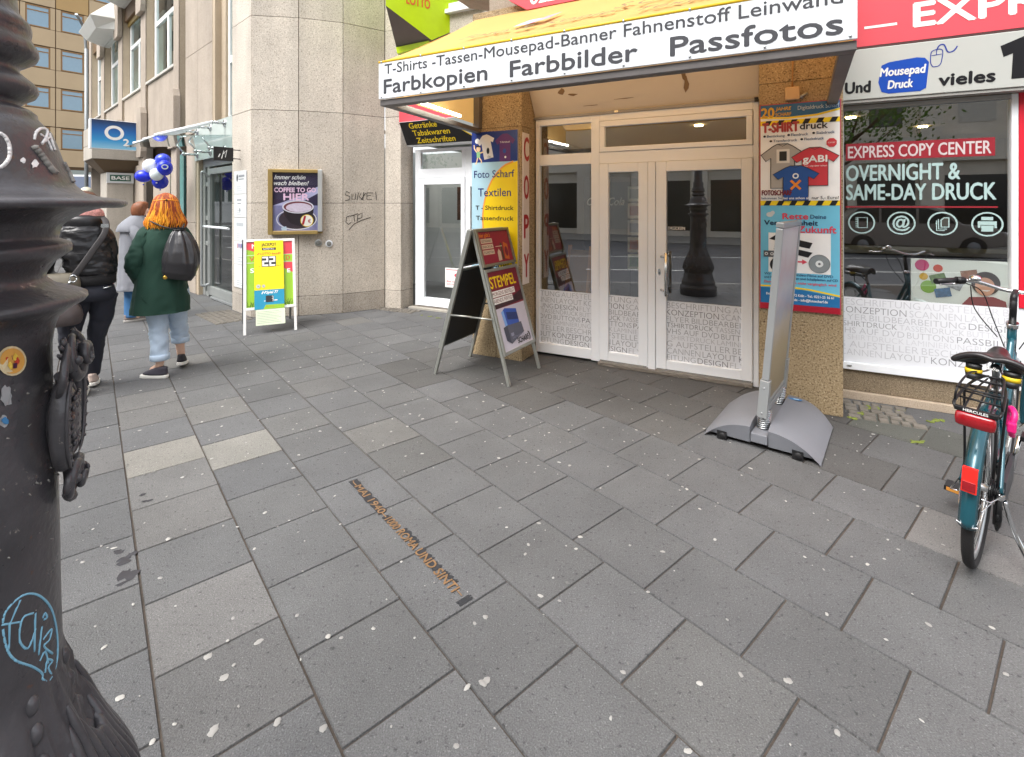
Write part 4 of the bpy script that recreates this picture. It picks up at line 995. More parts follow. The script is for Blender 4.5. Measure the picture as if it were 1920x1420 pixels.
for i in range(70):
    x = rnd.uniform(.04, w - .04); h_ = rnd.uniform(.02, .09); m.stroke([(x, .335), (x + rnd.uniform(-.01, .01), .335 + h_ * .6), (x + rnd.uniform(-.025, .025), .335 + h_)], .004, y - .0016, gd)
m.build('poster', lo, fix=False)
m = MB(Mf @ Matrix.Translation((.125, -.030, .10)))
yw = P('lotto_yellow', '#f4dc12', .35); cyb = P('lotto_blue', '#2191b5', .35); pale_g = P('lotto_pale', '#dfeccf', .4)
W2 = .345
m.box(0, W2, -.004, 0, .20, l - .125, yw); m.rect(0, W2, .20, .445, -.0052, cyb); m.poly([(.10, .20), (W2, .20), (W2, .25), (.13, .255)], -.006, lime)
m.box(.015, W2 + .005, -.010, -.006, -.0, .195, pale_g)
for i in range(8): m.rect(.03, .28 + .03 * math.sin(i * 2.1), .17 - i * .02 - .004, .17 - i * .02, -.0112, P('small_print', '#9aa395', .5))
m.text('JACKPOT', .085, l - .20, .042, -.0052, black, w=.175, off=.016); m.rect(.09, .255, l - .255, l - .222, -.0052, black); m.text('SAMSTAG', .105, l - .249, .020, -.006, white_pr, w=.13, off=.02)
m.text('LOTTO 6aus49', .07, l - .315, .028, -.0052, P('print_orange4', '#cc5a2e', .4), w=.24, off=.014); m.stroke([(.035, l - .315), (.055, l - .295), (.06, l - .29)], .01, -.0052, P('print_orange4', '#cc5a2e', .4))
m.rect(.085, .255, l - .475, l - .335, -.0052, P('digit_black', '#2a2c30', .4))
def seg7(m, x, z, w_, h_, t, y, mat, segs):
    S = {'a': (x, x + w_, z + h_ - t, z + h_), 'g': (x, x + w_, z + h_ / 2 - t / 2, z + h_ / 2 + t / 2), 'd': (x, x + w_, z, z + t), 'b': (x + w_ - t, x + w_, z + h_ / 2, z + h_), 'c': (x + w_ - t, x + w_, z, z + h_ / 2), 'e': (x, x + t, z, z + h_ / 2), 'f': (x, x + t, z + h_ / 2, z + h_)}
    for i, q in enumerate(segs): a, b_, c, d_ = S[q]; m.rect(a, b_, c, d_, y - .0002 * i, mat)
for x in (.093, .176): seg7(m, x, l - .468, .07, .126, .022, -.0062, white_pr, 'abged')
m.text('Mio. €', .265, l - .47, .014, -.0052, black, w=.05); m.text('ca.', .05, l - .47, .012, -.0052, black, w=.02)
for (x, z, r) in ((.045, .495, .026), (.105, .495, .02)): m.ell(x, z, r, r, -.0052, P('ball_silver', '#c9ccc8', .3)); m.ring(x, z, r, r, .004, -.006, P('small_print', '#9aa395', .5)); m.ell(x, z, r * .4, r * .4, -.006, P('small_print', '#9aa395', .5), 12)
m.text('Spiel 77', .135, .395, .034, -.0062, white_pr, w=.14, off=.03, shear=.2); m.stroke([(.085, .395), (.10, .425), (.115, .40), (.13, .428)], .014, -.0062, white_pr); m.rect(.13, .22, .285, .37, -.0062, P('digit_black', '#2a2c30', .4)); seg7(m, .20, .292, .016, .07, .006, -.007, white_pr, 'abgc'); m.rect(.225, .265, .30, .312, -.0062, white_pr); m.rect(.11, .125, .298, .308, -.0062, white_pr); m.text('www.lotto.de', .13, .226, .014, -.0068, P('print_orange4', '#cc5a2e', .4), w=.10)
m.build('hanging_poster', lo, fix=False)
Mr, wr, lr = board_frame(rR, rL, aR, aL)
dk = P('board_leg_dark', '#77797a', .5)
m = MB(Mr); m.box(0, .028, -.018, 0, 0, lr, dk); m.box(wr - .028, wr, -.018, 0, 0, lr, dk); m.box(.028, wr - .028, -.016, -.002, .30, lr, dk); m.build('back_frame', lo, bevel=.003)

# ------------------------------------------------------------------ spring-mounted poster stand
bx_ = Vector((.788, -.616, 0)).normalized(); by_ = Vector((.616, .788, 0)).normalized()
C0 = Vector((1.88, 3.62, 0))
ss = thing('poster_stand', 'grey spring poster stand seen edge-on with wide plastic base before the right pillar', 'poster stand', tuple(C0), math.atan2(bx_.y, bx_.x))
base_g = P('base_grey', '#74767c', .5, var=.04, vscale=4, fine=.04, fscale=200, bump=.06, bscale=260)
HW, HD = .355, .40
def wing(sg_):
    m = MB(); vs = []; fs = []
    N1, N2 = 14, 10
    for i in range(N1 + 1):
        u = i / N1; x = sg_ * (.055 + (HW - .055) * u)
        z = .155 - .012 * u - .125 * u ** 2.4
        for j in range(N2 + 1):
            v = j / N2; w_ = HD * (1 - .28 * (max(0, u - .35) / .65) ** 2)
            yy = -HD + 2 * HD * v; yy = max(-HD, min(HD, yy))
            if v > .5: yy = yy * (w_ / HD)
            e = max(0, abs(v - .5) * 2 - .8) / .2
            vs.append((x, yy, z - .018 * e * e))
    for i in range(N1):
        for j in range(N2): a = i * (N2 + 1) + j; fs.append((a, a + 1, a + N2 + 2, a + N2 + 1))
    m.add(vs, fs, base_g, True)
    # skirts
    def skirt(idx, drop):
        o = len(m.v); q = [vs[i] for i in idx]; vv = q + [(p_[0] * drop[0], p_[1] * drop[1], max(.012, min(.03, p_[2] - .01))) for p_ in q]
        m.add(vv, [(i, i + 1, len(q) + i + 1, len(q) + i) for i in range(len(q) - 1)], base_g, True)
    skirt([i * (N2 + 1) for i in range(N1 + 1)], (1, .965)); skirt([i * (N2 + 1) + N2 for i in range(N1 + 1)], (1, .97)); skirt([N1 * (N2 + 1) + j for j in range(N2 + 1)], (1, 1)); skirt([j for j in range(N2 + 1)], (1, 1))
    md = m.build('base_wing', ss); return md
wing(1); wing(-1)
m = MB(); m.box(-.052, .052, -HD + .004, HD - .02, .05, .10, base_g); m.box(-.052, .052, -HD, -HD + .012, .04, .102, base_g); m.build('base_channel', ss, bevel=.006)
m = MB(); m.text('O', .13, .12, .05, 0, navy_l, w=.05)
lg = MB(M=Matrix.Translation((.11, .28, .153))); lg.prism([(.05 * math.cos(R(a)), .018 * math.sin(R(a))) for a in range(0, 360, 20)], 0, .0015, P('logo_blue', '#2f6fa5', .4), 'z'); lg.prism([(.02 * math.cos(R(a)) + .008, .009 * math.sin(R(a))) for a in range(0, 360, 30)], .0016, .003, P('logo_pale', '#9fc1d9', .4), 'z'); lg.build('logo', ss)
m = MB()
for x in (-.24, .22): m.box(x - .026, x + .036, -HD - .001, -HD + .05, .004, .058, black_pl); m.lathe([(.022, 0), (.026, .006), (.026, .03), (.022, .036)], 18, black_pl, (x + .01, -HD - .002, .026), axis='y')
m.build('roller', ss)
def spring(y):
    m = MB(); pts = []
    for i in range(150): a = 2 * math.pi * i / 15; pts.append((.038 * math.cos(a) + i * .00010, y + .038 * math.sin(a), .10 + i * .00088))
    m.tube(pts, .0055, steel, 6); m.tube([(0, y, .09), (.012, y, .24)], .012, black_pl, 8); m.build('spring', ss)
spring(-.27); spring(.27)
lean = math.atan2(.105, 1.24)
Mp = Matrix.Translation((.012, 0, .225)) @ Matrix.Rotation(R(-.8), 4, 'Z') @ Matrix.Rotation(lean, 4, 'Y')
m = MB(Mp); m.box(-.030, .030, -.345, -.285, -.03, .22, alu_lt); m.box(-.030, .030, .285, .345, -.03, .22, alu_lt); m.box(-.020, .020, -.285, .285, -.02, .025, alu_lt)
for z in (.0, .17): m.lathe([(.006, 0), (.006, .004)], 10, steel, (0, -.349, z), axis='y')
m.build('bracket', ss, bevel=.006)
m = MB(Mp); m.box(-.022, .022, -.335, -.300, .225, 1.245, alu_lt); m.box(-.022, .022, .300, .335, .225, 1.245, alu_lt); m.box(-.024, .024, -.335, .335, 1.25, 1.285, alu_lt); m.box(-.016, .016, -.300, .300, .03, .06, alu_lt)
m.build('panel_frame', ss, bevel=.005)
m = MB(Mp); m.box(-.011, .011, -.30, .30, .06, 1.245, white_pr)
sp_m = P('stand_print', (.40, .37, .33), .4, var=.12, vscale=5)
nt = sp_m.node_tree; N = nt.nodes; tcs = N.new('ShaderNodeTexCoord'); sep = N.new('ShaderNodeSeparateXYZ'); nz = N.new('ShaderNodeTexNoise'); nz.inputs['Scale'].default_value = 7; ad = N.new('ShaderNodeMath'); ad.operation = 'MULTIPLY_ADD'; ad.inputs[1].default_value = .22
nt.links.new(tcs.outputs['Object'], sep.inputs[0]); nt.links.new(tcs.outputs['Object'], nz.inputs['Vector']); nt.links.new(nz.outputs[0], ad.inputs[0]); nt.links.new(sep.outputs[2], ad.inputs[2])
ramp = N.new('ShaderNodeValToRGB'); mrs = N.new('ShaderNodeMapRange'); mrs.inputs[1].default_value = .35; mrs.inputs[2].default_value = 1.6
nt.links.new(ad.outputs[0], mrs.inputs[0]); nt.links.new(mrs.outputs[0], ramp.inputs[0])
el = ramp.color_ramp.elements; el[0].position = 0; el[0].color = (.24, .20, .13, 1); el[1].position = 1; el[1].color = (.46, .44, .46, 1)
for ps_, cl_ in ((.30, (.36, .30, .19)), (.42, (.40, .36, .30)), (.50, (.30, .33, .38)), (.62, (.42, .40, .41)), (.74, (.44, .33, .34)), (.86, (.48, .45, .46))): q_ = el.new(ps_); q_.color = (*cl_, 1)
nt.links.new(ramp.outputs[0], N['Principled BSDF'].inputs['Base Color'])
m.box(-.0125, .0125, -.30, .30, .0605, 1.2445, sp_m)
m.build('poster', ss)
m = MB(Mp); m.box(-.0165, -.015, -.30, .30, .06, 1.245, glass('acrylic_cover', (.86, .88, .88), 1.9, .08)); m.build('clear_cover', ss)

# ------------------------------------------------------------------ stone office building with rounded corner and kiosk door
cladding = stone('pale_granite', (.61, .55, .475), (.33, .285, .23), (.77, .72, .645), scale=62, bump=0.35, stain=.15)
clad_low = stone('worn_granite', (.54, .485, .42), (.31, .27, .22), (.70, .65, .58), scale=60, bump=0.45, stain=.22)
pale_panel = stone('pale_limestone', (.45, .385, .32), (.38, .32, .26), (.51, .445, .375), scale=60, bump=0.08, stain=.14)
brown_gran = stone('brown_granite', (.50, .41, .30), (.32, .25, .17), (.62, .53, .41), scale=140, bump=0.25, stain=.12)
joint_d = P('stone_joint', '#332d26', .95)
off = thing('office_building', 'beige stone office building with rounded corner and tall windows above the pavement', 'building', tuple(LEFT.O), LEFT.a)
OI = (Matrix.Translation(LEFT.O) @ Matrix.Rotation(LEFT.a, 4, 'Z')).inverted()
vB, vC, vD, vE = Vector((-3.762, 7.2, 0)), Vector((-3.12, 7.3, 0)), Vector((-2.537, 7.5, 0)), Vector((-2.004, 7.87, 0))
vF = SHOP.at(-5.02, 1.13); vG = SHOP.at(-5.02, 1.44)
vA = LEFT.at(-.775, 0)
zj = [0.0, .285, 1.65, 3.0, 4.36, 5.72, 7.1]
cor = MB(OI); bk = MB(OI)
poly_ = [LEFT.at(-.775, .30), vA, vB, vC, vD, vE, vF, vG]
for i in range(len(poly_) - 1):
    a, b_ = poly_[i], poly_[i + 1]; d = (b_ - a); l_ = d.length; d.normalize(); nin = Vector((-d.y, d.x, 0))
    for k_ in range(len(zj) - 1):
        za, zb = zj[k_], zj[k_ + 1]
        gx = .0045
        if i in (0, 1) and False: continue
        o = rnd.uniform(-.0015, .0015) * nin
        mt = clad_low if k_ < 1 else cladding
        if i >= 5 and k_ == 0: za = 0.0
        a2, b2 = a + d * gx + o, b_ - d * gx + o
        v8 = [a2 + Vector((0, 0, za + .003)), b2 + Vector((0, 0, za + .003)), a2 + nin * .08 + Vector((0, 0, za + .003)), b2 + nin * .08 + Vector((0, 0, za + .003)),
              a2 + Vector((0, 0, zb - .003)), b2 + Vector((0, 0, zb - .003)), a2 + nin * .08 + Vector((0, 0, zb - .003)), b2 + nin * .08 + Vector((0, 0, zb - .003))]
        cor.hexa(v8, mt)
    q0, q1 = a + nin * .012, b_ + nin * .012
    bk.quad([q0, q1, q1 + Vector((0, 0, 7.1)), q0 + Vector((0, 0, 7.1))], joint_d)
cor.build('corner_cladding', off, bevel=.004); bk.build('joint_backing', off)
SM = OI @ Matrix.Translation(SHOP.O) @ Matrix.Rotation(SHOP.a, 4, 'Z')     # shop axes inside the building
m = MB(SM); m.box(-5.02, -2.7, 1.16, 1.5, 3.2, 4.50, cladding); m.box(-5.02, -4.24, 1.16, 1.5, 4.503, 7.0, cladding); m.box(-3.60, -2.7, 1.16, 1.5, 4.503, 7.0, cladding); m.build('kiosk_upper_wall', off)
m = MB(SM); m.box(-4.30, -3.55, 1.08, 1.2, 4.44, 4.50, white_pvc); m.box(-4.24, -4.14, 1.14, 1.2, 4.503, 6, white_pvc); m.box(-3.72, -3.60, 1.14, 1.2, 4.503, 6, white_pvc); m.box(-4.14, -3.72, 1.14, 1.2, 4.503, 4.6, white_pvc); wo = m.build('window', off, bevel=.004)
m = MB(SM); m.rect(-4.14, -3.72, 4.6, 6, 1.17, clear_glass); m.rect(-4.2, -3.6, 4.5, 6, 1.3, P('curtain_white', '#cfd3d4', .8)); m.build('pane', wo, fix=False)
# sloped granite piece left of the phone sign
m = MB(SM); m.hexa([(-3.55, .4, 4.30), (-2.72, .1, 4.05), (-3.55, .8, 4.30), (-2.72, .8, 4.05), (-3.45, .4, 5.2), (-2.72, .1, 5.2), (-3.45, .8, 5.2), (-2.72, .8, 5.2)], upper_stone); m.build('upper_pier', off, bevel=.01)
m = MB(SM)
y0, y1 = 1.37, 1.42
for (a, b_, c, d_) in ((-4.93, -4.885, .03, 2.50), (-3.985, -3.90, .03, 2.50), (-4.885, -3.985, 2.455, 2.50), (-4.885, -3.985, 2.045, 2.19)): m.box(a, b_, y0, y1, c, d_, white_pvc)
m.box(-4.885, -4.82, y0, y1, 2.19, 2.455, white_pvc); m.box(-4.05, -3.985, y0, y1, 2.19, 2.455, white_pvc); m.box(-3.90, -2.8, y0, y1, 1.9, 2.5, white_pvc); m.box(-3.90, -2.8, y0, y1, .03, .9, white_pvc); dfo = m.build('kiosk_door_frame', off, bevel=.005)
m = MB(SM)
for (a, b_, c, d_) in ((-4.88, -4.745, .04, 2.04), (-4.06, -3.99, .04, 2.04), (-4.745, -4.06, 1.94, 2.04), (-4.745, -4.06, .04, .175)): m.box(a, b_, 1.355, 1.41, c, d_, white_pvc)
kd = m.build('kiosk_door', off, bevel=.006)
m = MB(SM); m.rect(-4.745, -4.06, .175, 1.94, 1.385, glass('kiosk_glass', (.95, .97, .96), 2.6)); m.build('pane', kd, fix=False)
m = MB(SM); m.rect(-4.82, -4.05, 2.19, 2.455, 1.40, glass('kiosk_glass')); m.rect(-3.9, -2.8, .9, 1.9, 1.40, glass('kiosk_glass')); m.build('pane', dfo, fix=False)
m = MB(SM); m.rect(-4.36, -4.08, .36, .66, 1.38, white_pr); m.rect(-4.34, -4.1, .625, .635, 1.379, P('print_rose', '#d8485c', .4)); m.text('Bitte die Tür', -4.33, .44, .024, 1.379, P('print_rose', '#d8485c', .4), w=.23, off=.01); m.text('nicht schließen', -4.33, .40, .024, 1.379, P('print_rose', '#d8485c', .4), w=.23, off=.01)
m.ell(-4.15, .55, .04, .028, 1.379, P('print_rose', '#d8485c', .4)); m.stroke([(-4.15, .57), (-4.12, .60)], .01, 1.379, P('print_rose', '#d8485c', .4)); m.build('door_sticker', kd, fix=False)
m = MB(SM); m.box(-4.96, -3.9, 1.24, 1.46, 0, .028, P('kerb_pale', '#a9a49a', .8)); m.box(-4.93, -3.9, 1.30, 1.44, .029, .034, P('checker_plate')if False else P('checker_plate', '#8b8379', .45, .6)); m.build('threshold', off)
kin = P('kiosk_interior', '#c3c8c4', .85, var=.06)
m = MB(SM); m.box(-6.4, -2.96, 3.6, 3.7, 0, 2.7, kin); m.box(-6.5, -6.4, 1.6, 3.6, 0, 2.7, kin); m.box(-5.02, -2.96, 1.5, 3.6, 2.6, 2.7, kin); m.box(-6.4, -2.96, 1.46, 3.6, -.01, .012, P('kiosk_floor', '#5a5b58', .5)); m.rect(-4.95, -4.55, 1.35, 1.95, 2.6, P('food_poster', '#6f4a35', .5, var=.6, vscale=9)); m.box(-4.4, -3.4, 2.3, 2.8, .012, 1.0, P('kiosk_shelf', '#9a9c98', .6)); m.build('kiosk_interior', off)

# --- long front: axes x (to the left is negative), y into the wall
m = MB()
# jamb, spandrels and piers
def pan(x0, x1, z0, z1, y, mat, dep=.12): m.box(x0 + .003, x1 - .003, y, y + dep, z0 + .003, z1 - .003, mat)
pan(-3.30, -2.75, 0, 1.3, .04, pale_panel); pan(-3.30, -2.75, 1.3, 2.92, .04, pale_panel)
pan(-3.38, -2.655, 2.94, 4.407, .04, pale_panel); pan(-2.655, -1.835, 2.94, 4.407, .04, pale_panel); pan(-3.38, -2.655, 4.407, 7.4, .04, pale_panel); pan(-2.655, -1.835, 4.407, 7.4, .04, pale_panel)
for (x0, x1) in ((-6.2, -5.2), (-5.2, -3.95), (-8.75, -7.7), (-7.7, -6.75), (-11.3, -9.25), (-13.6, -11.85)): pan(x0, x1, 3.05, 4.36, .02, pale_panel)
for (x0, x1) in ((-5.93, -4.55), (-8.3, -6.6)): pan(x0, x1, 0, 1.3, .06, pale_panel); pan(x0, x1, 1.3, 2.6, .06, pale_panel)
m.build('front_panels', off, bevel=.004)
m = MB()
m.box(-1.832, -1.70, .043, .30, 2.94, 7.4, brown_gran); m.box(-1.70, -1.50, .14, .30, 3.0, 7.4, brown_gran); m.box(-2.74, -2.62, .05, .35, 0, 2.5, brown_gran)
for (xa, xb) in ((-3.93, -3.595), (-6.70, -6.25), (-9.30, -8.82), (-11.9, -11.4), (-14.1, -13.7)):
    m.box(xa + .02, xb, .005, .24, 3.0, 7.4, brown_gran)
m.build('granite_reveal', off, bevel=.003, split=True)
for i, (xa, xb) in enumerate(((-3.95, -3.60), (-6.72, -6.26), (-9.32, -8.83), (-11.92, -11.41), (-14.12, -13.71))):
    y = -.02; m = MB()
    # slim upper shaft, thick chamfered foot
    m.box(xa, xb, y, .0, 3.86, 7.4, pale_panel)
    m.prism([(xa, 3.86), (xb, 3.86), (xb + .06, 3.72), (xb + .06, 2.85), (xb, 2.72), (xa, 2.72)], y - .10, .0, pale_panel)
    if i < 3: m.box(xa, xb + .02, y - .04, .0, .0, 2.715, pale_panel)
    if i in (1, 2, 3):
        m.prism([(xa, 6.05), (xb, 6.05), (xb + .05, 6.2), (xb + .05, 7.4), (xa, 7.4)], y - .10, y - .003, pale_panel)
    m.build('pilaster', off, bevel=.006)
darkw = P('window_dark', '#5d6664', .3); winwhite = P('window_white', '#eef0ef', .4)
wgl = glass('window_glass', (.55, .66, .62), 1.7)
for (x0, x1, zt) in ((-6.23, -3.96, 7.0), (-8.80, -6.75, 6.45), (-11.38, -9.34, 6.9), (-13.68, -11.95, 6.6)):
    y = .15; m = MB(); xm = (x0 + x1) / 2
    m.box(x0, x0 + .12, y, y + .06, 4.42, zt, winwhite); m.box(x1 - .12, x1, y, y + .06, 4.42, zt, winwhite); m.box(x0 + .12, x1 - .12, y, y + .06, 4.42, 4.56, winwhite); m.box(x0 + .12, x1 - .12, y, y + .06, 5.70, 5.80, winwhite); m.box(xm - .05, xm + .05, y, y + .06, 4.56, 5.70, winwhite)
    m.box(x0 - .02, x1 + .02, -.02, .15, 4.37, 4.415, P('window_sill', '#c9c6be', .5)); m.box(x0, x1, -.02, .0, 4.40, 4.42, winwhite)
    w_ = m.build('window', off, bevel=.004)
    m = MB(); m.rect(x0 + .12, x1 - .12, 4.56, 5.70, y + .03, wgl); m.rect(x0 + .12, x1 - .12, 5.80, zt, y + .03, wgl); m.rect(x0, x1, 4.42, zt, y + .55, P('room_grey', '#8f9a97', .8)); m.box(x0 + .3, x1 - .3, y + .35, y + .4, 4.9, zt, P('curtain_white', '#cfd3d4', .8)); m.build('pane', w_, fix=False)
    m = MB(); m.box(x0 - .02, x1 + .05, .04, .16, zt, zt + .45, P('blind_box', '#6a5238', .6)); m.box(x0, x1, .10, .14, zt - .12, zt - .003, P('blind_gold', '#8a7335', .5)); m.build('blind_box', w_)
# tall stair window above the entrance
m = MB(); y = .18
m.box(-1.50, -1.43, y, y + .06, 3.0, 7.4, winwhite); m.box(-.84, -.775, y, y + .06, 3.0, 7.4, winwhite); m.box(-1.43, -.84, y, y + .06, 3.98, 4.10, winwhite); m.box(-1.43, -.84, y, y + .06, 3.0, 3.08, winwhite); m.box(-1.25, -1.17, y + .01, y + .05, 3.08, 7.4, P('mullion_grey', '#8b928f', .5))
w_ = m.build('window', off, bevel=.004)
m = MB(); m.rect(-1.43, -.84, 3.08, 3.98, y + .03, wgl); m.rect(-1.43, -.84, 4.10, 7.4, y + .03, wgl); m.rect(-1.5, -.78, 3.0, 7.4, y + .3, P('room_pale', '#d5dade', .8)); m.build('pane', w_, fix=False)
# entrance door
dgrey = P('door_grey', '#9a9d9b', .45, .3)
m = MB(); y = .12
for (a, b_, c, d_) in ((-2.62, -2.50, .0, 2.30), (-.92, -.78, .0, 2.50), (-2.62, -.92, 2.30, 2.50), (-2.36, -2.28, 0, 2.30)): m.box(a, b_, y, y + .08, c, d_, dgrey)
for z in (.0, .9, 1.35, 1.95): m.box(-2.50, -2.36, y + .01, y + .07, z, z + .08, dgrey)
ef = m.build('entrance_frame', off, bevel=.005)
m = MB()
for (a, b_, c, d_) in ((-2.27, -2.17, .05, 2.26), (-1.08, -.93, .05, 2.26), (-2.17, -1.08, 2.16, 2.26), (-2.17, -1.08, .05, .20)): m.box(a, b_, y - .02, y + .05, c, d_, dgrey)
ed = m.build('entrance_door', off, bevel=.005)
m = MB(); m.rect(-2.17, -1.08, .20, 2.16, y + .02, glass('entrance_glass', (.5, .58, .52), 2.2)); m.build('pane', ed, fix=False)
m = MB(); m.tube(bez([(-2.20, y - .02, 2.12), (-2.21, y - .12, 2.20), (-2.22, y - .13, 2.05), (-2.22, y - .13, 1.2), (-2.22, y - .13, .35), (-2.21, y - .12, .22), (-2.20, y - .02, .24)], 6), .022, alu_lt, 10); m.tube([(-2.22, y - .10, 1.25), (-1.0, y - .10, 1.25)], .022, white_pvc, 10); m.build('handle', ed)
m = MB(); m.box(-2.05, -.95, y - .05, y + .05, .012, .045, alu_lt); m.build('threshold', ed)
m = MB(); m.rect(-2.6, -.8, 0, 2.4, .9, P('hall_dark', '#3b4440', .8)); m.build('hall', off)
# ground floor shop window between the piers, recess with fascia and entrance further on
m = MB(); m.box(-4.52, -3.96, .16, .2, .3, 2.65, P('window_teal', '#5f9390', .2, spec=.8)); m.box(-4.55, -3.95, .10, .16, .0, .3, pale_panel); m.build('shop_window', off)
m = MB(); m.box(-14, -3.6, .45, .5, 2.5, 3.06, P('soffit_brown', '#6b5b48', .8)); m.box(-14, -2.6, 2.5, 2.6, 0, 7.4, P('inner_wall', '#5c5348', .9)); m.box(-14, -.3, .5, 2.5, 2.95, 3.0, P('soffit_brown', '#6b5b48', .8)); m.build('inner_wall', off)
m = MB(); m.box(-14.1, -2.0, .6, 12, 7.4, 7.5, P('roof_grey', '#77746f', .9)); m.box(-14.1, -14.0, .03, 8, 0, 7.4, pale_panel); m.build('roof', off)
# overhang box on a column
m = MB(); conc = stone('concrete_stone', (.50, .46, .40), (.40, .36, .31), (.57, .53, .48), scale=90, bump=.15, stain=.15)
X0, X1, Y0 = -8.78, -7.55, -.8
def frustum(z0, z1, in0, in1, mat):
    m.hexa([(X0 + in0, Y0 + in0, z0), (X1 - in0, Y0 + in0, z0), (X0 + in0, .4, z0), (X1 - in0, .4, z0), (X0 + in1, Y0 + in1, z1), (X1 - in1, Y0 + in1, z1), (X0 + in1, .4, z1), (X1 - in1, .4, z1)], mat)
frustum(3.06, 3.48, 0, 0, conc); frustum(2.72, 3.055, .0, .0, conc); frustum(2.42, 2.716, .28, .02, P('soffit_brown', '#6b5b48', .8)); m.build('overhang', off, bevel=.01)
m = MB(); m.box(-8.55, -7.76, -.50, .04, 0, 2.418, conc); m.build('column', off, bevel=.02)
# faceted hoods above the first floor windows
hood = P('hood_white', '#dadad5', .5, var=.04)
m = MB()
for (xa, xb, z, dep) in ((-11.3, -9.1, 6.3, .62), (-8.8, -6.9, 6.8, .6)):
    m.hexa([(xa, -.03, z), (xb, -.03, z), (xa, .1, z), (xb, .1, z), (xa, -.03, z + 1.0), (xb, -.03, z + 1.0), (xa, .1, z + 1), (xb, .1, z + 1)], hood)
    m.hexa([(xa + .35, -dep * .75, z + .02), (xb - .35, -dep * .75, z + .02), (xa, -.035, z), (xb, -.035, z), (xa + .1, -dep, z + .28), (xb - .1, -dep, z + .28), (xa, -.035, z + .28), (xb, -.035, z + .28)], hood)
    m.hexa([(xa + .1, -dep, z + .283), (xb - .1, -dep, z + .283), (xa, -.035, z + .283), (xb, -.035, z + .283), (xa + .5, -dep * .6, z + .6), (xb - .5, -dep * .6, z + .6), (xa + .2, -.035, z + .9), (xb - .2, -.035, z + .9)], hood)
    m.build('hood', off, bevel=.01); m = MB()

# glass canopy over the entrance
gc = thing('glass_canopy', 'glass canopy on steel rods above the grey office entrance', 'canopy', tuple(LEFT.at(0, 0)), LEFT.a)
cgl = glass('canopy_glass', (.80, .86, .84), 1.6)
m = MB(); m.box(-2.72, -.80, .02, .03, 2.42, 3.02, P('canopy_backing', '#b4bdb9', .35)); m.build('back_panel', gc)
m = MB(); m.add([(-2.9, .0, 2.70), (-.80, .0, 2.70), (-.80, -.95, 2.60), (-2.9, -.95, 2.60), (-2.9, .0, 2.712), (-.80, .0, 2.712), (-.80, -.95, 2.612), (-2.9, -.95, 2.612)], [(0, 1, 2, 3), (7, 6, 5, 4), (0, 4, 5, 1), (1, 5, 6, 2), (2, 6, 7, 3), (3, 7, 4, 0)], cgl); m.build('glass_sheet', gc)
m = MB()
for x in (-2.55, -1.85, -1.15):
    m.tube([(x, .02, 2.93), (x, -.16, 2.93)], .022, steel, 10); m.tube([(x, -.16, 2.93), (x, -.92, 2.64)], .026, white_pvc, 10); m.ball((x, -.16, 2.93), .03, steel, 10)
    m.tube([(x, .02, 2.52), (x, -.20, 2.52)], .022, steel, 10); m.ball((x, -.20, 2.52), .032, steel, 10); m.tube([(x, -.18, 2.52), (x, -.30, 2.67)], .014, steel, 8)
    for z in (2.93, 2.52): m.lathe([(.06, 0), (.06, .012)], 16, steel, (x, .008, z), axis='y')
    m.ball((x, -.85, 2.64), .028, steel, 10)
    m.build('rod_fixing', gc); m = MB()

# name plates, small black sign, bell buttons, coffee poster
plate = P('plate_white', '#dfe2e3', .3)
for i in range(5):
    z1 = 2.135 - i * .352
    o = thing('name_plate', ['topmost white name plate with dark round emblem beside the office entrance', 'second white name plate from the top, faint grey print, beside the office entrance', 'third white name plate from the top, blank pale print, beside the office entrance',
              'fourth white name plate with small red and blue figures beside the office entrance', 'lowest white name plate, half hidden behind the lottery board'][i], 'name plate', tuple(LEFT.at(-.64, -.014, z1 - .345)), LEFT.a, 'name plates beside the office entrance')
    m = MB(); m.box(0, .49, 0, .008, 0, .345, plate); m.build('plate', o, bevel=.002)
    m = MB(); gt = P('plate_print', '#8d9297', .5)
    if i == 0: m.ell(.13, .24, .03, .055, -.001, P('emblem_dark', '#262a33', .5)); m.rect(.19, .42, .25, .28, -.001, gt); m.rect(.19, .40, .21, .225, -.001, gt)
    for k_ in range(3): m.rect(.12, .12 + rnd.uniform(.1, .25), .10 - k_ * .03, .108 - k_ * .03, -.001, P('plate_faint', '#b3b8bc', .5))
    if i == 1: m.ell(.24, .11, .025, .03, -.0016, gt); m.rect(.12, .30, .25, .27, -.001, gt); m.rect(.14, .28, .20, .215, -.001, gt)
    if i == 2: m.rect(.10, .38, .22, .27, -.001, P('plate_faint', '#b3b8bc', .5))
    if i == 3:
        for k_, c in enumerate(('#b23a4a', '#3a4a9a', '#8a3a7a', '#3a4a9a', '#b23a4a')): m.rect(.14 + k_ * .05, .17 + k_ * .05, .24 + .01 * (k_ % 2), .31, -.001, P('figure' + c[1:], c, .5))
    m.build('print', o, fix=False)
o = thing('bracket_sign', 'small black sign with white scribble on a bracket beside the glass canopy', 'sign', tuple(LEFT.at(-.42, 0, 2.27)), LEFT.a)
m = MB(); m.box(-.012, .012, -.36, -.10, 0, .20, black_pl); m.build('panel', o)
m = MB(); m.tube([(0, .0, .04), (0, -.10, .04)], .008, black_pl, 6); m.tube([(0, .0, .17), (0, -.10, .17)], .008, black_pl, 6); m.build('bracket', o)
m = MB(Matrix.Rotation(R(90), 4, 'Z')); m.stroke([(-.26, .03), (-.23, .15), (-.21, .05), (-.19, .16), (-.24, .10)], .012, -.0135, white_pr); m.stroke([(-.30, .05), (-.28, .10)], .014, -.0135, white_pr); m.build('lettering', o, fix=False)
dBC, dCD = (vC - vB).normalized(), (vD - vC).normalized()
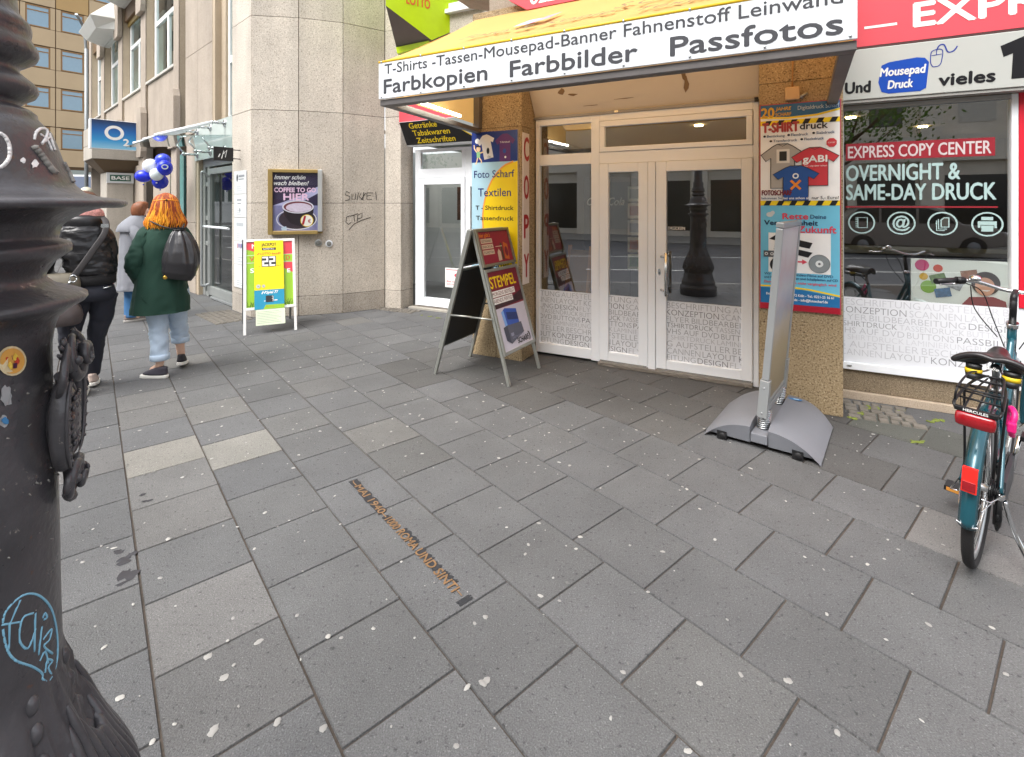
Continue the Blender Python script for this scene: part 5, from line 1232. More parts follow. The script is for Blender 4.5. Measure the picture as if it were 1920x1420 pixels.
def ray_wall(px, a, d):
    k_ = (px - 960) / 936; t = (a.x - k_ * a.y) / (k_ * d.y - d.x); return a + d * t
pl, pr = Vector((-3.50, 7.175, 0)), Vector((-2.785, 7.345, 0))
dd = pr - pl; wq = dd.length; ang = math.atan2(dd.y, dd.x)
cf = thing('coffee_poster', 'gold framed COFFEE TO GO poster hanging on the rounded stone corner', 'poster', (pl.x, pl.y, 1.195), ang)
m = MB(); gold = P('frame_gold', '#a8905a', .4, .5, var=.08, vscale=10); hP = .945
m.box(0, .062, -.05, .0, 0, hP, gold); m.box(wq - .062, wq, -.05, 0, .04, hP, P('frame_silver', '#c9cbca', .35, .6)); m.box(.062, wq - .062, -.05, 0, 0, .055, gold); m.box(.062, wq - .062, -.05, 0, hP - .05, hP, gold); m.box(.01, wq - .01, -.01, .10, .01, hP - .01, gold); m.build('frame', cf, bevel=.006)
m = MB(); y = -.014; a_, b_, c_, d_ = .062, wq - .062, .055, hP - .05
nightp = P('coffee_dark', '#2c2440', .4, var=.3, vscale=5); m.rect(a_, b_, c_, d_, y, nightp)
m.poly([(a_, .42), (.2, .47), (.42, .56), (b_, .70), (b_, .60), (.45, .47), (b_, .38), (b_, .2), (a_, .2)], y - .0008, P('coffee_mist', '#a9a9cc', .4, var=.25, vscale=6)); m.rect(a_, b_, c_, .42, y - .0012, P('coffee_mist2', '#77789f', .4, var=.35, vscale=6))
m.ell(.40, .22, .335 if False else .26, .15, y - .0016, P('saucer', '#3a2f38', .4)); m.ring(.38, .22, .275, .155, .014, y - .002, P('cup_rim', '#d4d2dd', .4))
m.poly([(.19, .40), (.22, .27), (.30, .16), (.42, .12), (.55, .15), (.60, .25), (.615, .40)], y - .0024, P('cup_dark', '#2a2228', .35)); m.ell(.40, .40, .215, .095, y - .003, P('cup_rim', '#d4d2dd', .4)); m.ell(.40, .40, .195, .08, y - .0036, P('coffee_brown', '#6d3038', .4)); m.ell(.41, .39, .175, .066, y - .0042, P('foam', '#cbbfd0', .5, var=.15, vscale=20))
m.poly([(.17, .10), (.24, .12), (.25, .06), (.18, .06)], y - .0042, P('sugar', '#b4c6d8', .4)); m.ell(.52, .20, .088, .088, y - .0048, yellow_pr); m.ell(.52, .20, .08, .08, y - .0054, P('price_pale', '#e9e6de', .4)); m.text('1', .455, .145, .12, y - .006, P('print_red', '#a8122a', .4), w=.05, off=.03, shear=.2); m.text('€', .535, .165, .055, y - .006, P('print_red', '#a8122a', .4), w=.04, off=.01)
m.text('Immer schön', .08, .80, .062, y - .0016, white_pr, w=.42, off=.01, shear=.35); m.text('wach bleiben!', .075, .715, .062, y - .0016, white_pr, w=.47, off=.01, shear=.35)
cpk = P('print_pinkwhite', '#e6c3dc', .4); m.text('COFFEE TO GO', .08, .615, .062, y - .0024, cpk, w=.56, off=.035); m.text('HIER', .205, .50, .09, y - .0036 + .001, cpk, w=.34, off=.04)
m.build('print', cf, fix=False)
m = MB(); m.rect(a_, b_, c_, d_, -.03, glass('poster_glass', (.95, .96, .96), 1.35)); m.build('cover', cf, fix=False)
nCD = Vector((dCD.y, -dCD.x, 0))
for i, (px, dark) in enumerate(((597, True), (617, False))):
    q = ray_wall(px, vC, dCD); q.z = 1.62 + (385 - (455 if dark else 457)) / 936 * q.y
    o = thing('wall_cap', ['dull grey round metal cap on the stone corner wall below the coffee poster', 'pale ringed round metal cap on the stone corner wall below the coffee poster'][i], 'wall cap', tuple(q + nCD * .002), math.atan2(dCD.y, dCD.x), 'round caps below the coffee poster')
    m = MB(); m.lathe([(.052, 0), (.052, -.012), (.044, -.018)], 24, alu if dark else white_pvc, axis='y'); m.build('ring', o); m = MB(); m.lathe([(.034, -.0185), (.034, -.021), (.02, -.023)], 20, P('cap_grey', '#7c7d7a', .5), axis='y'); m.build('core', o)
# graffiti scribbles on the corner wall
gi = P('marker_black', '#2b2722', .7)
m = MB(M=Matrix.Translation(vC + nCD * .004) @ Matrix.Rotation(math.atan2(dCD.y, dCD.x), 4, 'Z'))
l2 = (vD - vC).length
gE = MB(M=Matrix.Translation(vD + Vector(((vE - vD).normalized().y, -(vE - vD).normalized().x, 0)) * .004) @ Matrix.Rotation(math.atan2((vE - vD).y, (vE - vD).x), 4, 'Z'))
for pts in ([(.10, 1.80), (.05, 1.83), (.03, 1.78), (.10, 1.75), (.09, 1.70), (.03, 1.69)], [(.13, 1.79), (.13, 1.71), (.18, 1.71), (.19, 1.80)], [(.21, 1.70), (.23, 1.81), (.27, 1.80), (.24, 1.75), (.30, 1.70)], [(.31, 1.82), (.30, 1.71)], [(.27, 1.70), (.34, 1.81)], [(.36, 1.81), (.36, 1.71), (.44, 1.71)], [(.36, 1.76), (.42, 1.77)], [(.36, 1.81), (.46, 1.81)], [(.50, 1.83), (.51, 1.70)],
            [(.10, 1.46), (.05, 1.44), (.04, 1.36), (.08, 1.33), (.12, 1.36)], [(.10, 1.45), (.22, 1.49)], [(.16, 1.47), (.17, 1.37)], [(.21, 1.37), (.22, 1.47), (.29, 1.50), (.28, 1.43), (.22, 1.41)], [(.08, 1.24), (.16, 1.33), (.28, 1.39), (.42, 1.43)]): gE.stroke(pts, .011, 0, gi)
gE.M = OI @ gE.M; gE.v = [OI @ v_ for v_ in gE.v]; gE.build('graffiti', off, fix=False)

# kiosk signs
ks = thing('kiosk_sign', 'black slanted sign with yellow words Getränke Tabakwaren Zeitschriften over the kiosk door', 'sign', tuple(SHOP.at(0, 0)), SHOP.a)
yt, yb2, zt, zb = .90, 1.08, 2.865, 2.525
m = MB(); m.hexa([(-4.86, yb2, zb), (-2.82, yb2, zb), (-4.86, 1.30, zb), (-2.82, 1.30, zb), (-4.865, yt, zt), (-2.82, yt, zt), (-4.865, 1.13, zt), (-2.82, 1.13, zt)], white_pvc); m.build('sign_box', ks, bevel=.004)
tl = math.atan2(yb2 - yt, zt - zb); sl_ = math.hypot(yb2 - yt, zt - zb)
m = MB(M=Matrix.Translation((-4.86, yb2 - .002, zb)) @ Matrix.Rotation(tl, 4, 'X'))
m.poly([(.004, .01), (1.25, .01), (1.25, .06), (1.10, .16), (.82, sl_ - .008), (.0, sl_ - .008)], 0, black)
m.poly([(1.27, .06), (1.27, .01), (2.0, .01), (2.0, sl_ - .008), (.84, sl_ - .008), (1.12, .16)], -.0006, P('sign_pale', '#ccd5d6', .5)); m.stroke([(.83, sl_ - .008), (1.11, .16), (1.26, .06)], .016, -.0012, yellow_pr)
for i, t_ in enumerate(('Getränke', 'Tabakwaren', 'Zeitschriften')): m.text(t_, .16 + .03 * i, sl_ - .115 - i * .118, .084, -.001, yellow_pr, w=(.50, .66, .69)[i], off=.010)
m.build('lettering', ks, fix=False)
kr = MB(); kr.box(-4.995, -2.80, 1.06, 1.155, 2.87, 3.22, coral); kro = kr.build('kiosk_red_panel'); kro.location = SHOP.at(0, 0); kro.rotation_euler.z = SHOP.a
tag(kro, 'plain red fascia panel above the black kiosk sign', 'fascia panel')
gs = thing('lottery_sign', 'lime green projecting box sign with grey underside above the awning', 'sign', (-1.16, 7.2, 0))
lime2 = P('sign_lime', '#c2e200', .4); und = P('sign_underside', '#6a6664', .6)
P1, P2, P3, P4 = Vector((-.60, .40, 4.02)), Vector((0, 0, 4.0)), Vector((-.56, -.40, 4.34)), Vector((.51, .40, 4.38))
m = MB(); top = 5.3
def up_(p_): return Vector((p_.x, p_.y, top))
m.quad([P3, P2, up_(P2), up_(P3)], lime2); m.quad([P2, P4, up_(P4), up_(P2)], lime2); m.quad([P4, P1, up_(P1), up_(P4)], lime2); m.quad([P1, P3, up_(P3), up_(P1)], lime2); m.quad([up_(P1), up_(P2), up_(P4)], lime2); m.quad([up_(P1), up_(P3), up_(P2)], lime2); m.build('sign_box', gs)
m = MB(); m.quad([P1, P2, P3], und); m.quad([P1, P2, P4], und); m.build('underside', gs)
m = MB(); m.hexa([P1 + Vector((.02, -.03, -.10)), P2 + Vector((-.06, .02, -.07)), P1 + Vector((.02, .05, -.10)), P2 + Vector((-.06, .08, -.07)), P1 + Vector((0, -.03, -.005)), P2 + Vector((-.04, 0, -.005)), P1 + Vector((.0, .05, -.005)), P2 + Vector((-.04, .08, -.005))], lime2); m.build('rim', gs)
d_ = (P2 - P3); d_.z = 0; m = MB(M=Matrix.Translation((P3.x, P3.y, 0)) @ Matrix.Rotation(math.atan2(d_.y, d_.x), 4, 'Z')); m.text('LOTTO', .30, 4.44, .13, -.004, P('sign_orange', '#e0642a', .5), w=.36, off=.02); m.build('lettering', gs, fix=False)

# O2 projecting sign, BASE sign
o2 = thing('projecting_sign', 'blue projecting sign with white O2 above the pavement', 'sign', tuple(LEFT.at(-6.73, -.02, 2.88)), LEFT.a + R(90))
g_ = bpy.data.materials.new('sign_gradient'); g_.use_nodes = True
nt = g_.node_tree; tcn = nt.nodes.new('ShaderNodeTexCoord'); sx = nt.nodes.new('ShaderNodeSeparateXYZ'); mr = nt.nodes.new('ShaderNodeMapRange'); cr = nt.nodes.new('ShaderNodeValToRGB')
mr.inputs[1].default_value = 0; mr.inputs[2].default_value = .66
e = cr.color_ramp.elements; e[0].position = 0; e[0].color = (*hx('#8fc6e0'), 1); e[1].position = 1; e[1].color = (*hx('#14203f'), 1)
k_ = e.new(.30); k_.color = (*hx('#2f93cf'), 1); k_ = e.new(.62); k_.color = (*hx('#1565b0'), 1)
nt.links.new(tcn.outputs['Object'], sx.inputs[0]); nt.links.new(sx.outputs[2], mr.inputs[0]); nt.links.new(mr.outputs[0], cr.inputs[0]); nt.links.new(cr.outputs[0], nt.nodes['Principled BSDF'].inputs['Base Color']); nt.nodes['Principled BSDF'].inputs['Roughness'].default_value = .4
m = MB(); m.box(-.93, -.03, -.09, .09, 0, .66, white_pvc); m.box(-.03, .02, -.03, .03, .1, .2, alu); m.box(-.03, .02, -.03, .03, .46, .56, alu); m.build('sign_box', o2, bevel=.004)
m = MB(); m.rect(-.90, -.035, .012, .648, -.0915, g_); m.build('face', o2, fix=False)
m = MB(); m.ring(-.50, .375, .175, .165, .062, -.093, white_pr, 40); m.text('2', -.335, .10, .15, -.093, white_pr, w=.10, off=.035); m.build('lettering', o2, fix=False)
bs = thing('column_sign', 'white sign with BASE on green fixed across the concrete column', 'sign', tuple(LEFT.at(-7.755, -.495, 2.16)), LEFT.a + R(90))
m = MB(); m.box(.0, .53, -.03, 0, 0, .25, P('sign_greywhite', '#cfd3d6', .5)); m.box(.06, .47, -.036, -.03, .05, .20, P('sign_green', '#2c5a4a', .5)); m.build('panel', bs)
m = MB(); m.text('BASE', .09, .085, .08, -.0375, white_pr, w=.35, off=.03); m.build('lettering', bs, fix=False)
# balloons tied by the shop
bal = [((-.23, -.06), '#2a38e0', 0, (1.1, 1, .82), 0.0), ((-.09, .15), '#eceff3', 1, (1, 1, 1), .02), ((.03, -.03), '#eceff3', 2, (.85, .85, .85), -.14), ((.19, .11), '#2233d8', 3, (1, 1, 1.05), -.10), ((.105, -.17), '#1d2fc4', 4, (1.05, 1, 1), .10), ((.16, .28), '#3c50d8', 5, (.95, 1, .9), .06)]
blab = ['blue balloon at the left end of the bunch', 'white balloon at the upper left of the bunch', 'small white balloon in the middle of the bunch', 'blue balloon with a white ring printed on it', 'dark blue balloon at the bottom of the bunch', 'blue balloon at the top of the bunch']
bc = Vector((-6.40, 8.95, 2.19))
for i, ((dx, dz), c, k_, sc, dy) in enumerate(bal):
    o = thing('balloon', blab[i] + ' by the shop entrance', 'balloon', (bc.x + dx * .9 + dy * -.58, bc.y + dy * .8, bc.z + dz * .85), .4 * i, 'bunch of blue and white balloons')
    m = MB(); m.ball((0, 0, 0), .125, P('balloon' + c[1:], c, .25, spec=.6), 24, (sc[0], sc[1], sc[2] * 1.08)); m.lathe([(.006, -.150), (.014, -.160), (.010, -.138)], 10, P('balloon' + c[1:], c, .25), (0, 0, 0 + .0)); m.build('skin', o)
    if k_ == 3:
        m = MB(Matrix.Rotation(-.4 * i + .62, 4, 'Z')); m.ring(.0, .01, .052, .045, .018, -.1275, white_pr, 24); m.build('print', o, fix=False)

# ------------------------------------------------------------------ tan office block and street end, far left
tan = P('tan_panel', '#b09a7a', .6, var=.06, vscale=.6, fine=.03, fscale=40); tan2 = P('tan_panel_dark', '#a98a5a', .6, var=.06, vscale=.6); tanj = P('tan_joint', '#5a4630', .9)
TB = Fr((-36.5, 37.0), .62, .785)
blk = thing('office_block', 'ochre panelled office block with rows of blue-green windows far down the street', 'building', tuple(TB.O), TB.a)
m = MB(); m.box(-22, 13, .06, 12, 4.4, 34, tanj)
winpos = []
fl = 3.05; bay = 2.0
for r_ in range(0, 9):
    zb = 4.6 + r_ * fl + 1.35
    for c_ in range(-9, 6):
        x = c_ * bay
        m.box(x + .03, x + bay - .03, 0, .058, zb - 1.32, zb - .03 if r_ else zb - .03, tan if (r_ + c_) % 5 else tan2)
        m.box(x + .03, x + .30, 0, .058, zb, zb + 1.66, tan)
        m.box(x + 1.70, x + bay - .03, 0, .058, zb, zb + 1.66, tan)
        winpos.append((x + .31, zb + .02))
m.build('facade', blk)
bglass = glass('blue_window', (.62, .80, .88), 2.4)
wfr = P('bronze_window', '#8a6a44', .5, .3); wdk = P('window_sky_reflection', '#7d9aa6', .4)  # pale blue backing has the sky's reflection in the panes painted into its colour
for (x, z) in winpos:
    P_ = TB.at(x, 0); px = 960 + 936 * P_.x / P_.y; py = 385 - 936 * (z + .8 - 1.62) / P_.y
    if px < -150 or px > 260 or py < -120: continue
    w_ = 1.38
    m = MB(); m.box(x, x + w_, .02, .07, z, z + .09, wfr); m.box(x, x + w_, .02, .07, z + 1.52, z + 1.62, wfr); m.box(x, x + .09, .02, .07, z + .09, z + 1.52, wfr); m.box(x + w_ - .09, x + w_, .02, .07, z + .09, z + 1.52, wfr); m.box(x + .09, x + w_ - .09, .02, .07, z + 1.18, z + 1.26, wfr)
    o = m.build('window', blk)
    m = MB(); m.rect(x + .09, x + w_ - .09, z + .09, z + 1.18, .045, bglass); m.rect(x + .09, x + w_ - .09, z + 1.26, z + 1.52, .045, bglass); m.rect(x + .09, x + w_ - .09, z + .09, z + 1.52, .055, wdk); m.build('pane', o, fix=False)
m = MB(); gw = P('ground_white', '#d9dcda', .6, var=.05)
m.box(-22, 13, .10, 12, 0, 1.9, gw); m.box(-22, 13, .30, 12, 1.9, 4.4, P('ground_glassy', '#5b6a68', .3)); m.box(-22, 13, .0, .29, 3.75, 4.38, P('ground_band', '#8f9792', .4))
for i in range(-9, 6): m.box(i * 2.2, i * 2.2 + .28, .05, .29, 1.9, 3.74, gw)
m.box(-22, 13, .04, .29, 1.75, 1.95, gw); m.build('ground_floor', blk)
# white shop fascia and dark shop front closing the pavement
cs = thing('corner_shop', 'white shop front with grey band at the far end of the pavement', 'shop', (-24, 25.5, 0), R(12))
m = MB(); m.box(-4, 16, 0, 6, 1.35 + .4, 3.2, P('fascia_white', '#e4e6e6', .5)); m.box(-4, 16, .3, 6, 0, 1.75, P('shopfront_dark', '#3a3836', .4)); m.build('front', cs)
m = MB(); m.box(-4, 2.2, -.05, -.005, 2.45, 3.1, P('band_slate', '#6a7488', .5)); m.box(-.6, 1.2, -.08, -.055, 1.0, 2.2, white_pr); m.build('sign_band', cs)
sp = thing('street_sign_pole', 'grey pole with round pale sign beyond the lamp post', 'sign pole', (-13.3, 15.6, 0))
m = MB(); m.tube([(0, 0, 0), (0, 0, 6.5)], .05, P('pole_grey', '#8f9496', .5, .4), 10); m.tube(bez([(0, 0, 6.4), (0, -.1, 7.1), (.12, -.5, 7.4)], 5), .04, P('pole_grey', '#8f9496', .5, .4), 8); m.build('pole', sp)
m = MB(M=Matrix.Rotation(R(40), 4, 'Z')); m.lathe([(.17, -.06), (.17, -.05)], 24, P('sign_cream2', '#dcd8c4', .5), (0, 0, 2.02), axis='y'); m.box(-.2, .2, -.06, -.05, 1.1, 1.8, white_pr); o = m.build('sign_plate', sp)
m = MB(M=Matrix.Rotation(R(40), 4, 'Z'))
for (a, b_) in ((-.05, 2.05), (.05, 2.05), (0, 1.98)): m.ell(a, b_, .02, .025, -.062, P('sign_brown', '#5a5344', .5), 10)
m.box(-.06, .06, -.065, -.061, 1.15, 1.75, P('sign_greyblue', '#5f6b86', .5)); m.build('print', o, fix=False)
bb = thing('barrier_board', 'low white board with red edges standing on the far pavement', 'barrier', tuple(Vector((-10.6, 13.6, 0))), R(5))
m = MB(); m.box(-.7, .7, 0, .04, .25, 1.0, white_pr); m.box(-.65, -.6, .0, .04, 0, .25, alu); m.box(.6, .65, 0, .04, 0, .25, alu); m.build('panel', bb)
m = MB(); m.box(-.7, .7, -.004, -.001, .88, .99, red_pr); m.box(-.7, .7, -.004, -.001, .26, .32, red_pr)
for i in range(7): m.box(-.6 + i * .17, -.5 + i * .17, -.004, -.001, .45, .75, P('print_greytext', '#8d9096', .5))
m.build('print', bb)

# ------------------------------------------------------------------ cast iron lamp post
A_ = Vector((-.906, .787, 0)); DL = A_.length
iron = bpy.data.materials.new('cast_iron'); iron.use_nodes = True
nt = iron.node_tree; N = nt.nodes; Lk = nt.links; b = N['Principled BSDF']
tc = N.new('ShaderNodeTexCoord'); n1 = N.new('ShaderNodeTexNoise'); n1.inputs['Scale'].default_value = 7; n1.inputs['Detail'].default_value = 8
cr = N.new('ShaderNodeValToRGB'); e = cr.color_ramp.elements; e[0].position = .3; e[0].color = (*hx('#373639'), 1); e[1].position = .72; e[1].color = (*hx('#545255'), 1)
n2 = N.new('ShaderNodeTexNoise'); n2.inputs['Scale'].default_value = 75; n2.inputs['Detail'].default_value = 5
bp = N.new('ShaderNodeBump'); bp.inputs['Strength'].default_value = .28; bp.inputs['Distance'].default_value = .006
n3 = N.new('ShaderNodeTexNoise'); n3.inputs['Scale'].default_value = 30; n3.inputs['Detail'].default_value = 6
mr = N.new('ShaderNodeMapRange'); mr.inputs[3].default_value = .2; mr.inputs[4].default_value = .42
for n_ in (n1, n2, n3): Lk.new(tc.outputs['Object'], n_.inputs['Vector'])
n4 = N.new('ShaderNodeTexNoise'); n4.inputs['Scale'].default_value = 24; n4.inputs['Detail'].default_value = 9; n4.inputs['Roughness'].default_value = .72; Lk.new(tc.outputs['Object'], n4.inputs['Vector'])
mc = N.new('ShaderNodeMapRange'); mc.inputs[1].default_value = .655; mc.inputs[2].default_value = .675; Lk.new(n4.outputs[0], mc.inputs[0])
mxc = N.new('ShaderNodeMix'); mxc.data_type = 'RGBA'; mxc.inputs[7].default_value = (*hx('#8d8780'), 1); Lk.new(mc.outputs[0], mxc.inputs[0]); Lk.new(cr.outputs[0], mxc.inputs[6])
me_ = N.new('ShaderNodeMapRange'); me_.inputs[1].default_value = .36; me_.inputs[2].default_value = .34; Lk.new(n4.outputs[0], me_.inputs[0])
mxe = N.new('ShaderNodeMix'); mxe.data_type = 'RGBA'; mxe.inputs[7].default_value = (*hx('#5a4033'), 1); Lk.new(me_.outputs[0], mxe.inputs[0]); Lk.new(mxc.outputs[2], mxe.inputs[6])
Lk.new(n1.outputs[0], cr.inputs[0]); Lk.new(mxe.outputs[2], b.inputs['Base Color']); Lk.new(n2.outputs[0], bp.inputs['Height']); Lk.new(bp.outputs[0], b.inputs['Normal']); Lk.new(n3.outputs[0], mr.inputs[0]); Lk.new(mr.outputs[0], b.inputs['Roughness']); b.inputs['Specular IOR Level'].default_value = .55
lampo = thing('lamp_post', 'dark cast iron street lamp post with ornate shaft and graffiti close to the viewer', 'lamp post', tuple(A_))
sil = [(36, -60), (31, -20), (33, 5), (37, 30), (50, 45), (58, 52), (61, 62), (61, 70), (59, 78), (66, 90), (73, 100), (74.5, 110), (70, 118), (50, 126), (38, 131), (37.5, 138), (48, 148), (64, 160), (73, 170), (74, 178), (68, 186), (48, 194), (38, 200), (40, 203), (60, 211), (71, 219), (72, 226), (82, 236), (98, 251), (109, 275), (118, 299), (131, 327), (144, 349), (160, 362), (190, 370), (225, 373.5), (237, 377), (240.5, 381), (238, 386), (228, 389.5), (190, 390.5), (160, 398), (133, 411), (118, 422), (112, 438), (111, 446), (133, 452), (136.5, 459), (136, 468), (118, 480), (106, 488), (92, 505), (88, 512), (89, 520), (110, 532), (150, 541), (165, 546), (166, 552), (161, 558), (133, 573), (112, 590), (104, 610), (99, 640), (100, 700), (104, 780), (109, 860), (112.6, 969), (115, 1107), (118, 1189)]
phi0 = math.atan2(A_.x, A_.y)
prof = []
for (u, v) in sil:
    ph = math.atan((u - 960) / 936); dl = ph - phi0; r = DL * math.sin(dl); Y = DL * math.cos(dl) * math.cos(ph)
    prof.append((r, H + (385 - v) / 936 * Y))
rS, zS = prof[-1]
top_r, top_z = prof[0]
upper = [(.02, 4.6), (.055, 4.5), (.06, 4.1), (.075, 4.05), (.06, 4.0), (.062, 3.0), (.085, 2.95), (.085, 2.90), (.066, 2.85), (.07, top_z + .03)]
base = [(rS + .002, zS - .03), (rS + .010, zS - .09), (rS + .026, zS - .16), (rS + .046, zS - .22), (rS + .076, zS - .285), (rS + .098, zS - .34), (rS + .105, zS - .42), (rS + .09, zS - .46), (rS + .12, .28), (rS + .14, .24), (rS + .14, .17), (rS + .17, .15), (rS + .17, 0)]
full = upper + prof + base
full2 = []
for i in range(len(full) - 1):
    (r0, z0), (r1, z1) = full[i], full[i + 1]
    n_ = max(1, int(abs(z1 - z0) / .02)) if z0 < 1.2 else 1
    for k_ in range(n_): full2.append((r0 + (r1 - r0) * k_ / n_, z0 + (z1 - z0) * k_ / n_))
full2.append(full[-1])
def lampr(r, z, a):
    # acanthus leaves curling round the foot
    q = r
    if .40 < z < zS - .02:
        t = (zS - .02 - z) / (zS - .42)
        lf = abs(math.sin(a * 5)) ** .6; env = math.sin(math.pi * min(1, t * 1.05)) ** .7
        q += .018 * lf * env * (1 + .25 * math.sin(40 * z + 6 * math.sin(a * 10))) + .006 * env * math.sin(a * 40 + 25 * z)
    return q
m = MB(); m.lathe(full2[::-1], 128, iron, fn=lampr); m.build('post', lampo)
ri = [p_ for p_ in full]
def lamp_r(z):
    for i in range(len(full) - 1):
        (r0, z0), (r1, z1) = full[i], full[i + 1]
        if min(z0, z1) <= z <= max(z0, z1) and abs(z1 - z0) > 1e-6: return r0 + (r1 - r0) * (z - z0) / (z1 - z0)
    return .15
def lamp_hit(u, v):
    d = Vector(((u - 960) / 936, 1, (385 - v) / 936)); t = .3
    while t < 1.4:
        q = d * t; zz = H + q.z
        if math.hypot(q.x - A_.x, q.y - A_.y) <= lamp_r(zz) + .0005: return Vector((q.x - A_.x, q.y - A_.y, zz))
        t += .0015
    return None
def scribble(pts, r, mat, mb):
    path = []
    for i in range(len(pts) - 1):
        n_ = max(2, int(math.hypot(pts[i + 1][0] - pts[i][0], pts[i + 1][1] - pts[i][1]) / 6))
        for k_ in range(n_): path.append((pts[i][0] + (pts[i + 1][0] - pts[i][0]) * k_ / n_, pts[i][1] + (pts[i + 1][1] - pts[i][1]) * k_ / n_))
    path.append(pts[-1]); q = [lamp_hit(*p_) for p_ in path]; q = [p_ for p_ in q if p_]
    if len(q) > 1: mb.tube(q, r, mat, 6)
def sm2(pts, n=5): return [(v_.x, v_.y) for v_ in bez([(a, b_, 0) for a, b_ in pts], n)]
wp = P('paint_white', '#e6e4e2', .5); bp_ = P('paint_lightblue', '#7fb6cf', .5)
m = MB()
scribble(sm2([(64, 262), (68, 248), (78, 241), (88, 245), (86, 258), (78, 270)]), .0024, wp, m); scribble(sm2([(76, 252), (88, 262), (97, 282)]), .0022, wp, m); scribble(sm2([(92, 250), (96, 262), (103, 282)]), .0024, wp, m); scribble(sm2([(84, 266), (93, 258), (100, 268)]), .002, wp, m)
scribble(sm2([(0, 250), (10, 258), (17, 275), (17, 295), (8, 309), (0, 314)]), .003, wp, m)
m.build('white_tag', lampo, fix=False); m = MB()
bub = sm2([(5, 1168), (12, 1145), (40, 1118), (68, 1115), (92, 1135), (104, 1170), (108, 1215), (104, 1250), (92, 1276), (80, 1274), (78, 1262), (60, 1250), (28, 1238), (12, 1215), (5, 1180)], 6)
for st in (bub, [(38, 1125), (18, 1170), (16, 1218)], [(2, 1172), (40, 1166)], sm2([(62, 1150), (42, 1160), (36, 1200), (52, 1216), (66, 1180)], 4), [(66, 1150), (64, 1222)], sm2([(80, 1158), (84, 1150), (88, 1158), (82, 1162)], 3), [(78, 1175), (72, 1228)], sm2([(80, 1200), (96, 1180), (92, 1200), (82, 1212), (98, 1226)], 4), sm2([(74, 1240), (84, 1222), (90, 1244)], 3), sm2([(84, 1262), (88, 1238), (98, 1240), (90, 1252), (98, 1268)], 3)): scribble(st, .0017, bp_, m)
m.build('blue_tag', lampo, fix=False); m = MB()
scr2 = P('scraped_iron', '#8f8c86', .7, var=.2, vscale=20)
scribble(sm2([(64, 276), (76, 290), (90, 310), (104, 326)], 4), .006, scr2, m); scribble(sm2([(120, 306), (130, 326), (137, 342)], 4), .004, scr2, m)
for _ in range(26):
    u, v = rnd.uniform(0, 105), rnd.choice([rnd.uniform(640, 1180), rnd.uniform(880, 1150)]); scribble([(u, v), (u + rnd.uniform(-6, 8), v + rnd.uniform(-5, 5))], rnd.uniform(.0006, .0014), rnd.choice([scr2, scr2, P('iron_scratch', '#77716c', .6)]), m)
m.build('scratches', lampo, fix=False)
# stickers
m = MB()
def sticker(cu, cv, ru, rv, mat, lift, n=20, jag=0):
    c = lamp_hit(cu, cv)
    if c is None: return
    o = []
    for i in range(n):
        a = 2 * math.pi * i / n; f = 1 + rnd.uniform(-jag, jag); q = lamp_hit(cu + ru * f * math.cos(a), cv + rv * f * math.sin(a))
        if q: o.append(q)
    rr = lambda p_: Vector((p_.x, p_.y, 0)).normalized() * lift
    m.quad([p_ + rr(p_) for p_ in o], mat)
sticker(21, 677, 27, 28, P('sticker_cream', '#d9c9a0', .5), .0015); sticker(21, 677, 23, 24, P('sticker_gold', '#d8a04c', .5), .0022)
for k_ in range(6): a = k_ * 1.05; sticker(21 + 9 * math.cos(a), 677 + 10 * math.sin(a), 5, 7, P(('sticker_red', 'sticker_purple', 'sticker_yellow')[k_ % 3], ('#c2402c', '#4a2340', '#e6c24a')[k_ % 3], .5), .003, 8, .4)
sticker(42, 301, 6, 5, wp, .0012, 12, .3); sticker(64, 307, 7, 8, wp, .0012, 12, .3); sticker(10, 742, 11, 20, P('sticker_torn', '#9a9b9c', .6), .0015, 18, .25); sticker(5, 790, 9, 11, P('sticker_torn', '#9a9b9c', .6), .0015, 14, .25); sticker(8, 788, 6, 7, P('sticker_bluebit', '#3f7fb0', .6), .0022, 8, .5)
m.build('sticker', lampo, fix=False)
# cartouche bolted to the shaft
dc = (-A_).normalized(); dr = Vector((-dc.y, dc.x, 0))       # to the viewer, and to the viewer's right
od = (dr * math.cos(R(16)) + dc * math.sin(R(16))).normalized()
lx = Vector((0, 0, 1)).cross(od).normalized() * -1
cz = 1.252
Mc = M_from(od * (lamp_r(cz) + .006) + Vector((0, 0, cz)), lx, od, Vector((0, 0, 1))) @ Matrix.Scale(.86, 4)
m = MB(Mc)
def spiral(cx, cz_, r0, r1, a0, turns, y0=0.012, y1=.03, n=40): return [(cx + (r0 + (r1 - r0) * i / n) * math.cos(R(a0) + turns * 2 * math.pi * i / n), y0 + (y1 - y0) * i / n, cz_ + (r0 + (r1 - r0) * i / n) * math.sin(R(a0) + turns * 2 * math.pi * i / n)) for i in range(n + 1)]
m.ball((0, .004, -.005), 1, iron, 32, (.050, .030, .072))
m.tube([((.056) * math.cos(R(a)), .014 + .005 * math.cos(R(2 * a)), -.005 + .079 * math.sin(R(a))) for a in range(0, 361, 9)], .0055, iron, 8)
